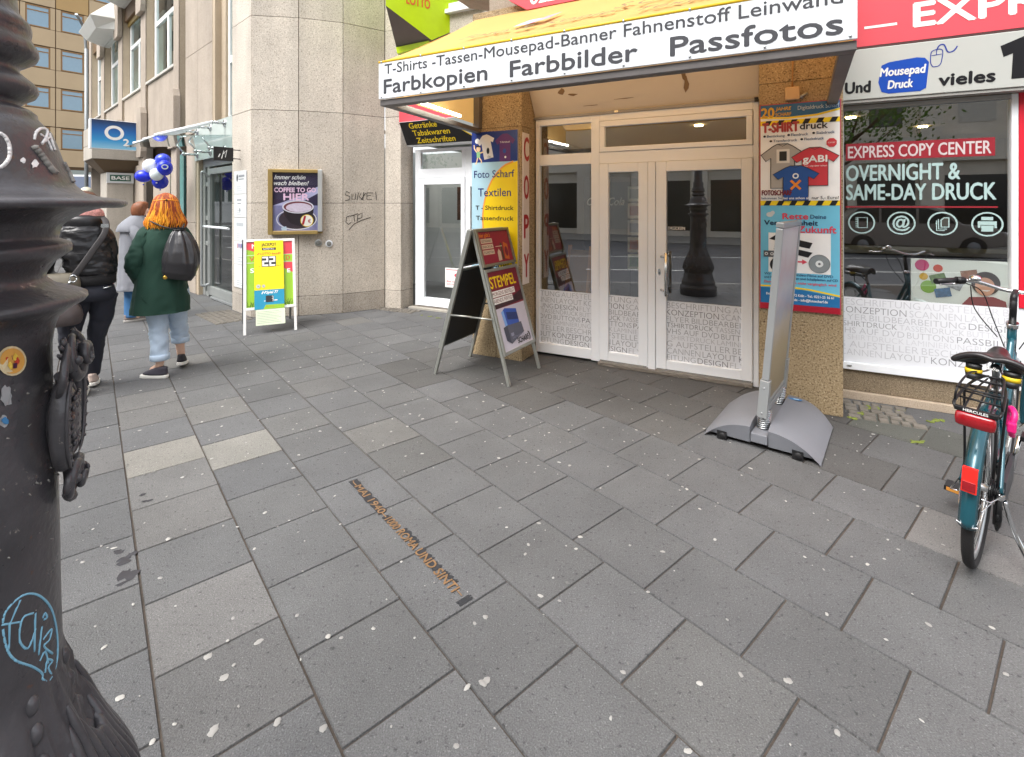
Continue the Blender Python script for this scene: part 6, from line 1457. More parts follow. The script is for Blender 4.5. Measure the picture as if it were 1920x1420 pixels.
for s_ in (-1, 1):
    band = bez([(s_ * .020, .010, .088), (s_ * .070, .016, .080), (s_ * .092, .016, .035), (s_ * .088, .016, -.03), (s_ * .062, .016, -.075), (s_ * .03, .014, -.092)], 10)
    m.tube(band, [.004, .013, .016, .015, .012, .004], iron, 10, flat=.75)
    for off_ in (-.007, .007): m.tube([p_ + Vector((s_ * off_, .012, 0)) for p_ in band], [.001, .003, .0032, .003, .001], iron, 6)
    for k_ in range(7): q = band[14 + k_ * 4]; m.ball((q.x, .030, q.z), .0042, iron, 8)
    m.tube(spiral(s_ * .050, .122, .034, .004, 210 if s_ < 0 else -30, -1.9 * s_, .014, .034), [.009, .0075, .006, .003], iron, 8)
    m.tube(spiral(s_ * .030, -.118, .028, .004, 90, 1.8 * s_, .012, .034), [.008, .007, .005, .003], iron, 8)
    m.ball((s_ * .03, .034, -.118), .008, iron, 12); m.ball((s_ * .050, .036, .122), .009, iron, 12)
    m.tube(bez([(s_ * .085, .012, .06), (s_ * .105, .022, .09), (s_ * .092, .024, .13), (s_ * .055, .022, .158)], 8), [.003, .008, .007, .003], iron, 8, flat=.8)
    for k_ in range(5): a = R(30 + 24 * k_); m.tube([(s_ * .050 + .030 * math.cos(a) * s_, .018, .122 + .030 * math.sin(a)), (s_ * .050 + .047 * math.cos(a) * s_, .014, .122 + .047 * math.sin(a))], [.0055, .003], iron, 6)
for i in range(9):
    a = R(180 - i * 22.5); m.tube(bez([(0, .016, .088), (.024 * math.cos(a), .030, .098 + .024 * math.sin(a)), (.044 * math.cos(a), .026, .106 + .042 * math.sin(a))], 5), [.003, .0075, .006], iron, 8)
for z, w_ in ((.040, .028), (.022, .036), (.004, .040), (-.014, .040), (-.032, .036), (-.050, .028)):
    for k_ in range(4): x_ = -w_ + 2 * w_ * (k_ + .5) / 4; m.ball((x_, .030 - 4 * x_ * x_, z), .0062, iron, 8, (1.3, .7, 1.05))
m.tube(bez([(-.03, .012, -.145), (0, .02, -.165), (.03, .012, -.145)], 6), [.003, .010, .003], iron, 8)
for s_ in (-1, 1): m.tube(spiral(s_ * .012, .118, .046, .006, 90, -1.6 * s_, .022, .052), [.006, .013, .011, .007, .004], iron, 10); m.tube(spiral(s_ * .010, -.122, .036, .005, -90, 1.6 * s_, .020, .046), [.005, .011, .009, .006, .003], iron, 10)
m.build('cartouche', lampo)
# buds on the flare of the foot, at the sides of the leaves
m = MB()
for k_ in range(10):
    a = k_ * math.pi / 5
    for (z, s_) in ((zS - .03, .011), (zS - .075, .012), (zS - .125, .013), (zS - .18, .014)):
        r = lamp_r(z); m.ball((r * math.cos(a) * .985, r * math.sin(a) * .985, z), s_, iron, 12, (1, 1, 1.5))
    # one acanthus leaf: a ribbed tongue that curls off the flare at its tip
    ac = a + .314
    def on_foot(da, t, lift):
        z = zS - .44 + .40 * t; r = lamp_r(z) + lift; return (r * math.cos(ac + da), r * math.sin(ac + da), z)
    for j in range(-3, 4):
        wj = .085 * j; m.tube(bez([on_foot(wj * .35, 0, .008), on_foot(wj * .9, .3, .017), on_foot(wj * 1.15, .6, .019), on_foot(wj * .85, .80 - .05 * abs(j), .015), on_foot(wj * .6, .90 - .07 * abs(j), .010)], 7), [.003, .008, .010, .008, .003], iron, 9)
    for sg_ in (-1, 1):
        pts = []
        for i in range(26): t = i / 25; rr_ = .044 * (1 - t * .88); th_ = t * 3.4 * math.pi; da = sg_ * (.30 + rr_ * math.cos(th_) / .22); zz = zS - .36 + rr_ * math.sin(th_) * 1.15; r = lamp_r(zz) + .014; pts.append((r * math.cos(ac + da), r * math.sin(ac + da), zz))
        m.tube(pts, [.013, .011, .006], iron, 8)
m.build('leaf_ornament', lampo)
m = MB(); m.lathe([(.02, 4.6), (.20, 4.75), (.28, 5.3), (.30, 5.35), (.12, 5.6), (.02, 5.75)], 24, P('lantern_glass', '#cfd3cf', .3)); m.build('lantern', lampo)

# ------------------------------------------------------------------ people
skin = P('skin', '#d3a084', .55, var=.06, vscale=12)
skin2 = P('skin_pale', '#dcb49c', .55, var=.06, vscale=12)
def body_mesh(parent, J, mat):
    """one continuous body grown from joints: J = list of (name, parent index, xyz, radius)"""
    me = bpy.data.meshes.new('body')
    me.from_pydata([j[2] for j in J], [(i, j[1]) for i, j in enumerate(J) if j[1] is not None], [])
    ob = bpy.data.objects.new('body', me); COL.objects.link(ob); ob.parent = parent
    me.materials.append(mat)
    md = ob.modifiers.new('skin', 'SKIN'); md.use_smooth_shade = True; md.branch_smoothing = .6
    for i, j in enumerate(J):
        s_ = me.skin_vertices[0].data[i]; r = j[3]; s_.radius = r if isinstance(r, tuple) else (r, r)
        s_.use_root = (i == 0)
    sb = ob.modifiers.new('smooth', 'SUBSURF'); sb.levels = 1; sb.render_levels = 2
    return ob
def hand(J, wrist_i, wrist, d, side):
    """palm, four unequal bent fingers and a side thumb added to the joint list"""
    d = Vector(d).normalized(); sd_ = Vector(side).normalized(); w = Vector(wrist)
    pm = w + d * .05; J.append(('palm', wrist_i, tuple(pm), (.030, .016))); pi = len(J) - 1
    for k_, (o, l_) in enumerate(((-.027, .068), (-.009, .078), (.009, .073), (.027, .058))):
        b0 = pm + d * .035 + sd_ * o; J.append(('knuckle', pi, tuple(b0), .0095)); c0 = len(J) - 1
        dn = d.cross(sd_).normalized(); b1 = b0 + d * l_ * .55 + dn * .012; J.append(('joint', c0, tuple(b1), .0085)); J.append(('tip', len(J) - 1, tuple(b1 + d * l_ * .35 + dn * .022), .007))
    t0 = w + d * .03 - sd_ * .03; J.append(('thumb', pi, tuple(t0), .011)); J.append(('thumb_tip', len(J) - 1, tuple(t0 + d * .045 - sd_ * .02), .0085))
def person(px, Y, label):
    X = (px - 960) / 936 * Y
    return thing('person', label, 'person', (X, Y, 0), math.atan2(Y, X) - math.pi / 2)
def figure(root, J, mat): return body_mesh(root, J, mat)
def shoe(parent, x, y, z, ang, upper, sole, pitch=0.0, L_=.27, wd=.095, lace=None):
    M_ = Matrix.Translation((x, y, z)) @ Matrix.Rotation(ang, 4, 'Z') @ Matrix.Rotation(pitch, 4, 'X')
    out = [(0, -.08, .7), (.5, -.07, .8), (.95, -.01, 1), (1, .06, 1), (.95, .13, 1), (.62, .175, 1), (0, .19, 1), (-.55, .18, 1), (-.9, .13, 1), (-.85, .06, 1), (-.8, .0, 1), (-.5, -.07, 1)]
    pts = [(a * wd / 2, b_ * L_ / .27) for a, b_, _ in out]
    m = MB(M_); m.prism(pts, 0, .030, sole, 'z', smooth=True); m.build('shoe_sole', parent, bevel=.006)
    m = MB(M_); k_ = L_ / .27
    m.loft([(0, .05 * k_, .028, wd * .47, .128 * k_), (0, .048 * k_, .045, wd * .45, .122 * k_), (0, .025 * k_, .07, wd * .38, .095 * k_), (0, -.01 * k_, .092, wd * .34, .062 * k_), (0, -.025 * k_, .108, wd * .33, .048 * k_)], upper, 18, pw=2.3)
    if lace:
        for i in range(3): m.tube([(-.022, .05 - i * .02, .072 + i * .012), (.022, .055 - i * .02, .072 + i * .012)], .004, lace, 6)
    m.build('shoe', parent, subsurf=1)

# -- woman in the green coat
g1_ = person(311, 4.77, 'person with orange hair in a dark green coat and light jeans walking away')
J = [('pelvis', None, (0, 0, .90), (.13, .10)), ('waist', 0, (0, -.01, 1.08), (.12, .09)), ('chest', 1, (0, 0, 1.28), (.14, .10)), ('neckbase', 2, (0, .0, 1.44), .06), ('neck', 3, (0, .01, 1.51), .05), ('head', 4, (0, .02, 1.60), (.075, .085)), ('crown', 5, (0, .01, 1.68), (.065, .075)), ('nose', 5, (0, .11, 1.585), .014),
     ('sh_l', 2, (-.13, 0, 1.36), .055), ('el_l', 8, (-.215, -.05, 1.12), .045), ('wr_l', 9, (-.185, .06, .91), .03), ('sh_r', 2, (.13, 0, 1.36), .055), ('el_r', 11, (.175, .0, 1.10), .045), ('wr_r', 12, (.14, .10, .90), .03),
     ('hip_l', 0, (-.085, 0, .84), .085), ('kn_l', 14, (-.055, .0, .48), .055), ('an_l', 15, (-.045, -.055, .11), .036), ('toe_l', 16, (-.12, .03, .05), .03), ('hip_r', 0, (.085, .0, .84), .085), ('kn_r', 18, (.095, .10, .49), .055), ('an_r', 19, (.125, .17, .13), .036), ('toe_r', 20, (.13, .28, .05), .03)]
hand(J, 10, (-.185, .06, .91), (.3, .5, -1), (1, 0, 0)); hand(J, 13, (.14, .10, .90), (-.3, .5, -1), (-1, 0, 0))
figure(g1_, J, skin2)
wool = P('green_wool', '#183b2f', .85, var=.12, vscale=6, fine=.15, fscale=350, bump=.12, bscale=300)
m = MB()
def folds(amp, k1=7, k2=11): return lambda t, a: 1 + amp * (1 - t) * (math.sin(k1 * a + 3 * t) * .6 + math.sin(k2 * a - 5 * t) * .4)
m.cloth([(-.04, .0, .62, .21, .16), (-.04, .0, .612, .228, .178), (-.04, .0, .625, .230, .18), (-.036, 0, .76, .220, .178), (-.032, 0, .92, .202, .168), (-.026, 0, 1.08, .192, .158), (-.016, 0, 1.22, .192, .150), (-.008, 0, 1.32, .180, .135), (.0, .0, 1.39, .150, .118), (.0, .008, 1.43, .115, .105), (.0, .01, 1.46, .098, .098)], wool, 72, 56, .011, 3.1, 1.7, 9, .06)
m.sleeve([(-.07, .0, 1.395), (-.135, -.005, 1.355), (-.195, -.03, 1.22), (-.232, -.055, 1.10), (-.215, -.01, .99), (-.175, .09, .90)], [.05, .074, .082, .080, .074, .066], wool, .19, 1.0); m.sleeve([(.07, .0, 1.395), (.125, 0, 1.355), (.160, .0, 1.22), (.168, .0, 1.08), (.16, .06, .97), (.13, .12, .89)], [.05, .072, .078, .070, .066, .062], wool, .19, 2.0)
m.tube(bez([(-.15, -.082, 1.37), (-.185, -.095, 1.28), (-.17, -.125, 1.17), (-.165, -.14, 1.08)], 6), .0028, P('seam_green', '#163528', .9), 6)
m.tube([(-.11 + .07 * math.cos(R(a)), -.172 - .004 * math.cos(R(2 * a)), .80 + .085 * math.sin(R(a))) for a in range(180, 361, 15)], .0028, P('seam_green', '#163528', .9), 6)
m.build('coat', g1_)
m = MB(); m.loft([(0, .0, 1.405, .12, .11), (0, .0, 1.45, .115, .105), (0, .01, 1.50, .10, .10), (0, .01, 1.54, .085, .085)], P('scarf_black', '#18181b', .9), 22, lambda t, a: 1 + .06 * math.sin(5 * a + 8 * t)); m.build('scarf', g1_, subsurf=1)
denim = P('pale_denim', '#b3c4d6', .85, var=.14, vscale=9, fine=.08, fscale=400, bump=.1, bscale=80)
m = MB()
def wrinkle(mb, path, rad, mat, amp=.05):
    p_ = bez(path, 8); n_ = len(p_); rr = []
    for i in range(n_):
        t = i / (n_ - 1) * (len(rad) - 1); k_ = min(int(t), len(rad) - 2); rr.append((rad[k_] + (rad[k_ + 1] - rad[k_]) * (t - k_)) * (1 + amp * math.sin(i * 1.7) * (.4 + .6 * noise.noise(Vector((i * .7, path[0][0] * 9, 1.3))))))
    mb.tube(p_, rr, mat, 18)
m.sleeve([(-.085, 0, .82), (-.07, .01, .62), (-.055, .0, .47), (-.05, -.03, .32), (-.046, -.05, .185)], [.105, .095, .082, .074, .070], denim, .17, 4.0); m.sleeve([(.085, 0, .82), (.09, .06, .62), (.097, .10, .49), (.112, .14, .38), (.118, .155, .285)], [.105, .095, .082, .076, .071], denim, .17, 5.0)
m.lathe([(.074, 0), (.080, .004), (.080, .05), (.074, .054)], 20, denim, (-.046, -.05, .165)); m.lathe([(.072, 0), (.078, .004), (.078, .05), (.072, .054)], 20, denim, (.119, .157, .26)); m.build('jeans', g1_)
sh_g = P('shoe_grey', '#3c3942', .75, var=.1, vscale=20); sole_w = P('shoe_sole_white', '#dedcd5', .6)
shoe(g1_, -.045, -.07, 0, R(52), sh_g, sole_w, lace=white_pr); shoe(g1_, .125, .15, .032, R(-8), P('shoe_dark', '#262429', .7), sole_w, pitch=R(-10))
hair_d = P('hair_auburn', '#9a431c', .5, var=.25, vscale=18, fine=.2, fscale=140); hair_o = P('hair_orange', '#e38a1f', .5, var=.22, vscale=22, fine=.2, fscale=150); hair_y = P('hair_amber', '#f0a92f', .5, var=.18, vscale=22)
m = MB()
def hair_r(z):
    T_ = ((0, .0), (.012, .040), (.03, .066), (.06, .088), (.10, .102), (.15, .112), (.20, .126), (.245, .146), (.285, .166), (.32, .160)); q = max(0, 1.742 - z)
    for (a_, r_a), (b_, r_b) in zip(T_, T_[1:]):
        if q <= b_: return r_a + (r_b - r_a) * (q - a_) / (b_ - a_)
    return .16
def hair_d_(z): return min(hair_r(z), .112 + .05 * max(0, hair_r(z) - .112))
zs = [1.468] + [1.47 + .02 * i for i in range(14)] + [1.738]
m.loft([(0, .0, z, max(.01, hair_r(z) * .93), max(.01, hair_d_(z) * 1.0)) for z in zs if z < 1.59], hair_o, 40); m.loft([(0, .0, z, max(.01, hair_r(z) * .93), max(.01, hair_d_(z) * 1.0)) for z in zs if z >= 1.56], hair_d, 40)
for i in range(420):
    a = rnd.uniform(math.pi * .88, 2.12 * math.pi); bot = rnd.choice([rnd.uniform(1.385, 1.42), rnd.uniform(1.41, 1.46), rnd.uniform(1.42, 1.50)]); sw = rnd.uniform(-.14, .14); ph = rnd.uniform(0, 6); top = rnd.choice([1.738, 1.735, 1.72, 1.69, 1.64])
    pts = []; lift = rnd.uniform(.97, 1.06)
    for k_ in range(10):
        t = k_ / 9; z = top + (bot - top) * t
        aa = a + sw * t + .085 * math.sin(8 * t + ph) * t; pts.append((hair_r(z) * lift * math.cos(aa), hair_d_(z) * 1.07 * lift * math.sin(aa), z))
    left = math.cos(a) < .15; low = rnd.random()
    k2 = 5 + rnd.randint(-1, 2)
    c1 = hair_d if rnd.random() < .7 else hair_o; c2 = (hair_y if rnd.random() < .55 else hair_o) if left else (hair_o if rnd.random() < .7 else hair_d)
    if top < 1.70: m.tube(bez(pts, 3), [.002, .0045, .005, .0045, .001], c2, 5, flat=.6)
    else: m.tube(bez(pts[:k2 + 1], 3), [.002, .0045, .005], c1, 5, flat=.6, cap=False); m.tube(bez(pts[k2:], 3), [.005, .0048, .004, .001], c2, 5, flat=.6, cap=False)
m.tube([(hair_r(1.665) * 1.05 * math.cos(a), hair_d_(1.665) * 1.12 * math.sin(a), 1.672 - .012 * abs(math.cos(a))) for a in [math.pi * 1.02 + math.pi * .96 * k_ / 14 for k_ in range(15)]], .006, hair_o, 8, flat=1.2); m.ball((0.005, -.120, 1.668), .009, P('hair_tie', '#3d2a1e', .7), 10)
m.build('hair', g1_)
bag = thing('drawstring_backpack', 'shiny black drawstring backpack on the back of the green coat', 'backpack', tuple(g1_.location), g1_.rotation_euler.z)
lth = P('shiny_black_leather', '#2b2a2d', .28, var=.1, vscale=8, bump=.12, bscale=60, spec=.6)
m = MB()
def gather(t, a): return 1
RG = [(.085, -.205, .945, .06, .03, 0, -.12), (.09, -.215, .93, .105, .05, 0, -.22), (.10, -.225, .985, .135, .075, 0, -.20), (.115, -.225, 1.08, .145, .085, 0, -.12), (.118, -.215, 1.18, .135, .08, 0, -.06), (.115, -.20, 1.27, .108, .066, 0, 0), (.108, -.185, 1.345, .072, .048, 0, 0), (.103, -.175, 1.385, .042, .03, 0, 0), (.103, -.175, 1.41, .055, .038, 0, 0)]
big = []
for i in range(len(RG) - 1):
    for k_ in range(6): big.append(tuple(a_ + (b_ - a_) * k_ / 6 for a_, b_ in zip(RG[i], RG[i + 1])))
big.append(RG[-1])
def gather(t, a):
    g_ = max(0, min(1, (t - .30) / .35)); return 1 + g_ * (.13 * math.sin(8 * a + 1.5 * math.sin(3 * t)) + .07 * math.sin(13 * a + 2 * t)) + .05 * noise.noise(Vector((math.cos(a) * 2, math.sin(a) * 2, t * 6))) * (1 - g_)
m.loft(big, lth, 72, gather, cap=(True, False), pw=2.3)
m.build('sack', bag)
m = MB(); m.tube(bez([(.10, -.19, 1.385), (-.02, -.165, 1.42), (-.12, -.08, 1.47), (-.125, .03, 1.45)], 6), .007, black_pl, 8); m.tube(bez([(.115, -.18, 1.385), (.14, -.14, 1.43), (.14, -.04, 1.44), (.135, .04, 1.44)], 6), .007, black_pl, 8); m.tube([(.24, -.2, 1.02), (.255, -.18, 1.06), (.24, -.16, 1.09)], .006, black_pl, 8)
m.tube([(.103 + .047 * math.cos(a), -.175 + .034 * math.sin(a), 1.388) for a in [2 * math.pi * k_ / 18 for k_ in range(19)]], .007, black_pl, 6); m.build('cord', bag)
m = MB(); m.lathe([(.010, 0), (.018, .002), (.018, .006), (.010, .008)], 16, P('eyelet_gold', '#c9a24a', .3, .8), (-.005, -.262, .96), axis='y'); m.build('eyelet', bag)

# -- person in the black leather jacket, half behind the lamp post
g2_ = person(160, 4.30, 'person in a black leather jacket and dark jeans half hidden by the lamp post')
J = [('pelvis', None, (.04, 0, .92), (.13, .10)), ('waist', 0, (.02, 0, 1.1), (.12, .09)), ('chest', 1, (0, 0, 1.32), (.14, .10)), ('neckbase', 2, (0, .03, 1.47), .06), ('neck', 3, (0, .05, 1.54), .05), ('head', 4, (-.01, .08, 1.62), (.075, .085)), ('crown', 5, (-.01, .07, 1.68), (.065, .075)), ('nose', 5, (-.01, .17, 1.6), .014),
     ('sh_l', 2, (-.14, 0, 1.37), .055), ('el_l', 8, (-.265, -.03, 1.14), .045), ('wr_l', 9, (-.24, .15, 1.0), .03), ('sh_r', 2, (.13, 0, 1.37), .055), ('el_r', 11, (.155, .0, 1.13), .045), ('wr_r', 12, (.14, .20, 1.02), .03),
     ('hip_l', 0, (-.05, 0, .86), .085), ('kn_l', 14, (-.10, .02, .48), .055), ('an_l', 15, (-.03, -.05, .10), .036), ('toe_l', 16, (-.03, .06, .04), .03), ('hip_r', 0, (.12, .0, .86), .085), ('kn_r', 18, (.08, .08, .49), .055), ('an_r', 19, (.055, .20, .12), .036), ('toe_r', 20, (.05, .31, .05), .03)]
hand(J, 10, (-.24, .15, 1.0), (.3, 1, -.1), (0, 0, 1)); hand(J, 13, (.14, .20, 1.02), (-.3, 1, -.1), (0, 0, 1))
figure(g2_, J, skin)
leather = P('black_leather', '#1d1c1f', .38, var=.12, vscale=7, bump=.22, bscale=28, spec=.6)
rib = P('rib_knit', '#1a191b', .85, bump=.3, bscale=200)
m = MB()
m.cloth([(.05, 0, 1.01, .150, .12), (.045, 0, 1.05, .170, .135), (.03, 0, 1.12, .176, .140), (.01, 0, 1.22, .180, .140), (0, 0, 1.32, .182, .132), (-.005, 0, 1.40, .165, .118), (-.01, .01, 1.445, .128, .106), (-.01, .02, 1.48, .10, .095)], leather, 84, 64, .019, 7.0, 2.2, 13, 0, (True, True), 2.3, .35)
m.sleeve([(-.07, 0, 1.40), (-.13, 0, 1.375), (-.205, -.02, 1.28), (-.265, -.035, 1.14), (-.265, .05, 1.05), (-.24, .15, 1.01)], [.05, .072, .080, .076, .068, .056], leather, .16, 3.0, 30); m.sleeve([(.06, 0, 1.40), (.115, 0, 1.375), (.145, .0, 1.28), (.155, .0, 1.13), (.155, .08, 1.07), (.14, .18, 1.03)], [.05, .068, .072, .068, .062, .054], leather, .16, 6.0, 30)
m.loft([(-.01, .02, 1.43, .13, .112), (-.01, .015, 1.455, .143, .122), (-.01, .018, 1.50, .142, .12), (-.01, .025, 1.535, .125, .108), (-.01, .025, 1.53, .112, .098)], leather, 32, cap=(False, False)); m.tube(bez([(-.12, -.112, 1.385), (0, -.14, 1.40), (.11, -.112, 1.39)], 8), .003, leather, 6); m.tube(bez([(-.10, -.135, 1.22), (.02, -.147, 1.21), (.15, -.12, 1.22)], 8), .003, leather, 6)
m.build('jacket', g2_)
m = MB(); m.loft([(.045, 0, .935, .155, .115), (.045, 0, .94, .165, .125), (.04, 0, 1.02, .172, .13)], rib, 30); m.loft([(.05, 0, .915, .14, .105), (.05, 0, .94, .145, .108)], P('shirt_pink', '#d9a3b0', .8), 28); m.build('waistband', g2_)
dj = P('dark_denim', '#23252f', .85, var=.15, vscale=8, fine=.1, fscale=350)
m = MB(); m.loft([(.045, .0, .80, .165, .125), (.045, 0, .86, .165, .13), (.045, 0, .935, .145, .11)], dj, 28, pw=2.2)
m.sleeve([(-.04, 0, .84), (-.09, .02, .64), (-.10, .02, .48), (-.07, -.02, .28), (-.035, -.05, .07)], [.10, .088, .074, .062, .060], dj, .15, 1.0); m.sleeve([(.12, 0, .84), (.11, .05, .66), (.08, .08, .49), (.065, .14, .30), (.055, .20, .11)], [.10, .086, .070, .056, .050], dj, .15, 2.0); m.build('jeans', g2_)
m = MB(); m.tube([(.115, -.115, .905), (.175, -.10, .918)], .006, steel, 6); m.build('pocket_zip', g2_)
shoe(g2_, -.03, -.07, 0, R(-6), P('shoe_beige', '#b5a49a', .7), sole_w); shoe(g2_, .05, .18, .012, R(-4), P('shoe_beige', '#b5a49a', .7), sole_w, pitch=R(-6))
m = MB(); sc1 = P('scarf_pattern', '#c98f88', .9, var=.55, vscale=40); m.loft([(0, .03, 1.48, .125, .11), (0, .035, 1.53, .135, .12), (0, .04, 1.585, .12, .11), (0, .05, 1.60, .09, .09)], sc1, 30, lambda t, a: 1 + .05 * math.sin(6 * a + 6 * t)); m.build('scarf', g2_, subsurf=1)
m = MB(); m.loft([(-.01, .06, 1.745, .02, .02), (-.01, .06, 1.735, .06, .065), (-.01, .055, 1.70, .095, .10), (-.01, .05, 1.64, .105, .112), (-.01, .04, 1.575, .10, .10)][::-1], P('hair_brown', '#5d3c28', .6, var=.25, vscale=25, fine=.25, fscale=150), 30, lambda t, a: 1 + .02 * math.sin(15 * a)); m.build('hair', g2_)
bg = thing('shoulder_bag', 'olive grey shoulder bag on a wide strap across the black leather jacket', 'bag', tuple(g2_.location), g2_.rotation_euler.z)
olive = P('bag_olive', '#6b6558', .6, var=.2, vscale=9); strapm = P('strap_dark', '#3f3c3d', .6, var=.1, vscale=30)
m = MB(); m.loft([(-.19, -.10, .88, .11, .06), (-.19, -.10, .87, .15, .085), (-.185, -.10, .95, .165, .095), (-.18, -.09, 1.03, .15, .075), (-.18, -.085, 1.06, .12, .04)], olive, 30, lambda t, a: 1 + .05 * math.sin(7 * a + 9 * t), pw=2.6); m.build('pouch', bag if False else bg, subsurf=1)
m = MB()
sp_ = bez([(.10, .02, 1.535), (.135, -.09, 1.475), (.125, -.155, 1.38), (.05, -.172, 1.24), (-.03, -.178, 1.10), (-.075, -.172, 1.03)], 8)
m.tube(sp_, .024, strapm, 8, flat=.18); m.build('strap', bg)
m = MB(); m.tube([(-.075 + .022 * math.cos(a), -.185, 1.015 + .028 * math.sin(a)) for a in [2 * math.pi * k_ / 16 for k_ in range(17)]], .0055, steel, 8); m.tube([(-.09, -.185, .995), (-.115, -.175, .965)], .008, steel, 8); m.box(.10, .152, -.172, -.164, 1.43, 1.46, steel); m.build('buckle', bg)
b2g = thing('handbag', 'dark brown soft bag hanging below the olive shoulder bag', 'bag', tuple(g2_.location), g2_.rotation_euler.z)
m = MB(); m.loft([(-.15, -.12, .63, .08, .05), (-.15, -.12, .62, .12, .07), (-.14, -.12, .70, .135, .08), (-.14, -.115, .78, .12, .06), (-.14, -.11, .82, .08, .03)], P('bag_brown', '#4a4140', .45, var=.2, vscale=10), 28, lambda t, a: 1 + .06 * math.sin(6 * a + 7 * t), pw=2.4); m.build('pouch', b2g, subsurf=1)
m = MB(); m.tube(bez([(-.20, -.11, .80), (-.21, -.09, .92), (-.19, -.05, 1.0), (-.16, -.08, .92), (-.10, -.11, .80)], 6), .008, strapm, 8); m.build('handle', b2g)

# -- person in the grey coat, farther off
g3_ = person(254, 6.95, 'person in a long grey cape coat and blue jeans holding a hand to the face')
J = [('pelvis', None, (0, 0, .88), (.12, .10)), ('waist', 0, (0, 0, 1.05), (.11, .09)), ('chest', 1, (0, 0, 1.25), (.13, .10)), ('neckbase', 2, (.02, 0, 1.40), .06), ('neck', 3, (.045, 0, 1.46), .048), ('head', 4, (.075, -.01, 1.55), (.075, .07)), ('crown', 5, (.065, 0, 1.62), (.065, .06)), ('nose', 5, (.16, -.03, 1.54), .013), ('chin', 5, (.12, -.02, 1.485), .03),
     ('sh_l', 2, (-.06, .13, 1.33), .055), ('el_l', 9, (.05, .17, 1.12), .042), ('wr_l', 10, (.17, .08, 1.30), .028), ('sh_r', 2, (-.04, -.13, 1.33), .055), ('el_r', 12, (.06, -.20, 1.12), .042), ('wr_r', 13, (.155, -.10, 1.38), .028),
     ('hip_l', 0, (-.07, .05, .82), .08), ('kn_l', 15, (-.05, .05, .46), .052), ('an_l', 16, (-.05, .05, .10), .035), ('toe_l', 17, (.05, .03, .04), .03), ('hip_r', 0, (.09, .0, .82), .08), ('kn_r', 19, (.12, .04, .46), .052), ('an_r', 20, (.14, .10, .10), .035), ('toe_r', 21, (.24, .08, .04), .03)]
hand(J, 14, (.155, -.10, 1.38), (.0, .25, 1), (1, 0, 0)); hand(J, 11, (.17, .08, 1.30), (.1, -.2, 1), (1, 0, 0))
figure(g3_, J, skin2)
gw_ = P('grey_wool', '#84868d', .9, var=.08, vscale=6, fine=.12, fscale=300)
m = MB(); m.cloth([(.03, 0, .46, .205, .17), (.03, 0, .45, .228, .19), (.025, 0, .52, .222, .188), (.02, 0, .66, .212, .182), (.01, 0, .85, .195, .17), (0, 0, 1.05, .178, .16), (-.01, 0, 1.22, .165, .158), (-.01, 0, 1.32, .15, .148), (.0, 0, 1.38, .118, .118), (.02, 0, 1.43, .085, .085)], gw_, 64, 50, .010, 9.0, 1.7, 9, .07)
m.loft([(-.01, 0, 1.255, .20, .195), (-.01, 0, 1.265, .205, .20), (-.01, 0, 1.34, .185, .175), (.0, 0, 1.40, .145, .14), (.02, 0, 1.455, .10, .10), (.03, 0, 1.475, .085, .085)], gw_, 36, lambda t, a: 1 + .04 * (1 - t) * math.sin(6 * a), cap=(False, False))
m.sleeve([(-.04, -.11, 1.34), (.01, -.17, 1.22), (.06, -.19, 1.13), (.11, -.155, 1.24), (.15, -.11, 1.36)], [.06, .072, .070, .062, .052], gw_, .1, 1.0); m.sleeve([(-.06, .11, 1.34), (.0, .16, 1.21), (.05, .165, 1.13), (.12, .12, 1.2), (.165, .085, 1.285)], [.06, .072, .070, .062, .052], gw_, .1, 2.0); m.build('coat', g3_)
m = MB(); bd = P('blue_denim', '#3f6f9e', .85, var=.15, vscale=10); wrinkle(m, [(-.07, .05, .78), (-.05, .05, .46), (-.05, .05, .05)], [.09, .08, .082], bd); wrinkle(m, [(.09, .0, .78), (.12, .04, .46), (.14, .10, .06)], [.09, .08, .08], bd); m.build('jeans', g3_, subsurf=1)
shoe(g3_, -.06, .03, 0, R(-75), P('shoe_taupe', '#8a7d78', .7), P('sole_grey', '#a9a5a0', .7)); shoe(g3_, .13, .08, 0, R(-75), P('shoe_taupe', '#8a7d78', .7), P('sole_grey', '#a9a5a0', .7))
m = MB(); hb = P('hair_chestnut', '#7d4a2c', .55, var=.25, vscale=25, fine=.2, fscale=150); m.loft([(.045, .0, 1.45, .075, .085), (.05, 0, 1.50, .105, .10), (.06, .0, 1.57, .118, .11), (.068, 0, 1.62, .11, .105), (.072, 0, 1.66, .08, .08), (.07, 0, 1.675, .03, .03)], hb, 30, lambda t, a: (1 + .03 * math.sin(13 * a)) * (1 if math.cos(a) < .3 or t > .6 else .72)); m.build('hair', g3_, subsurf=1)

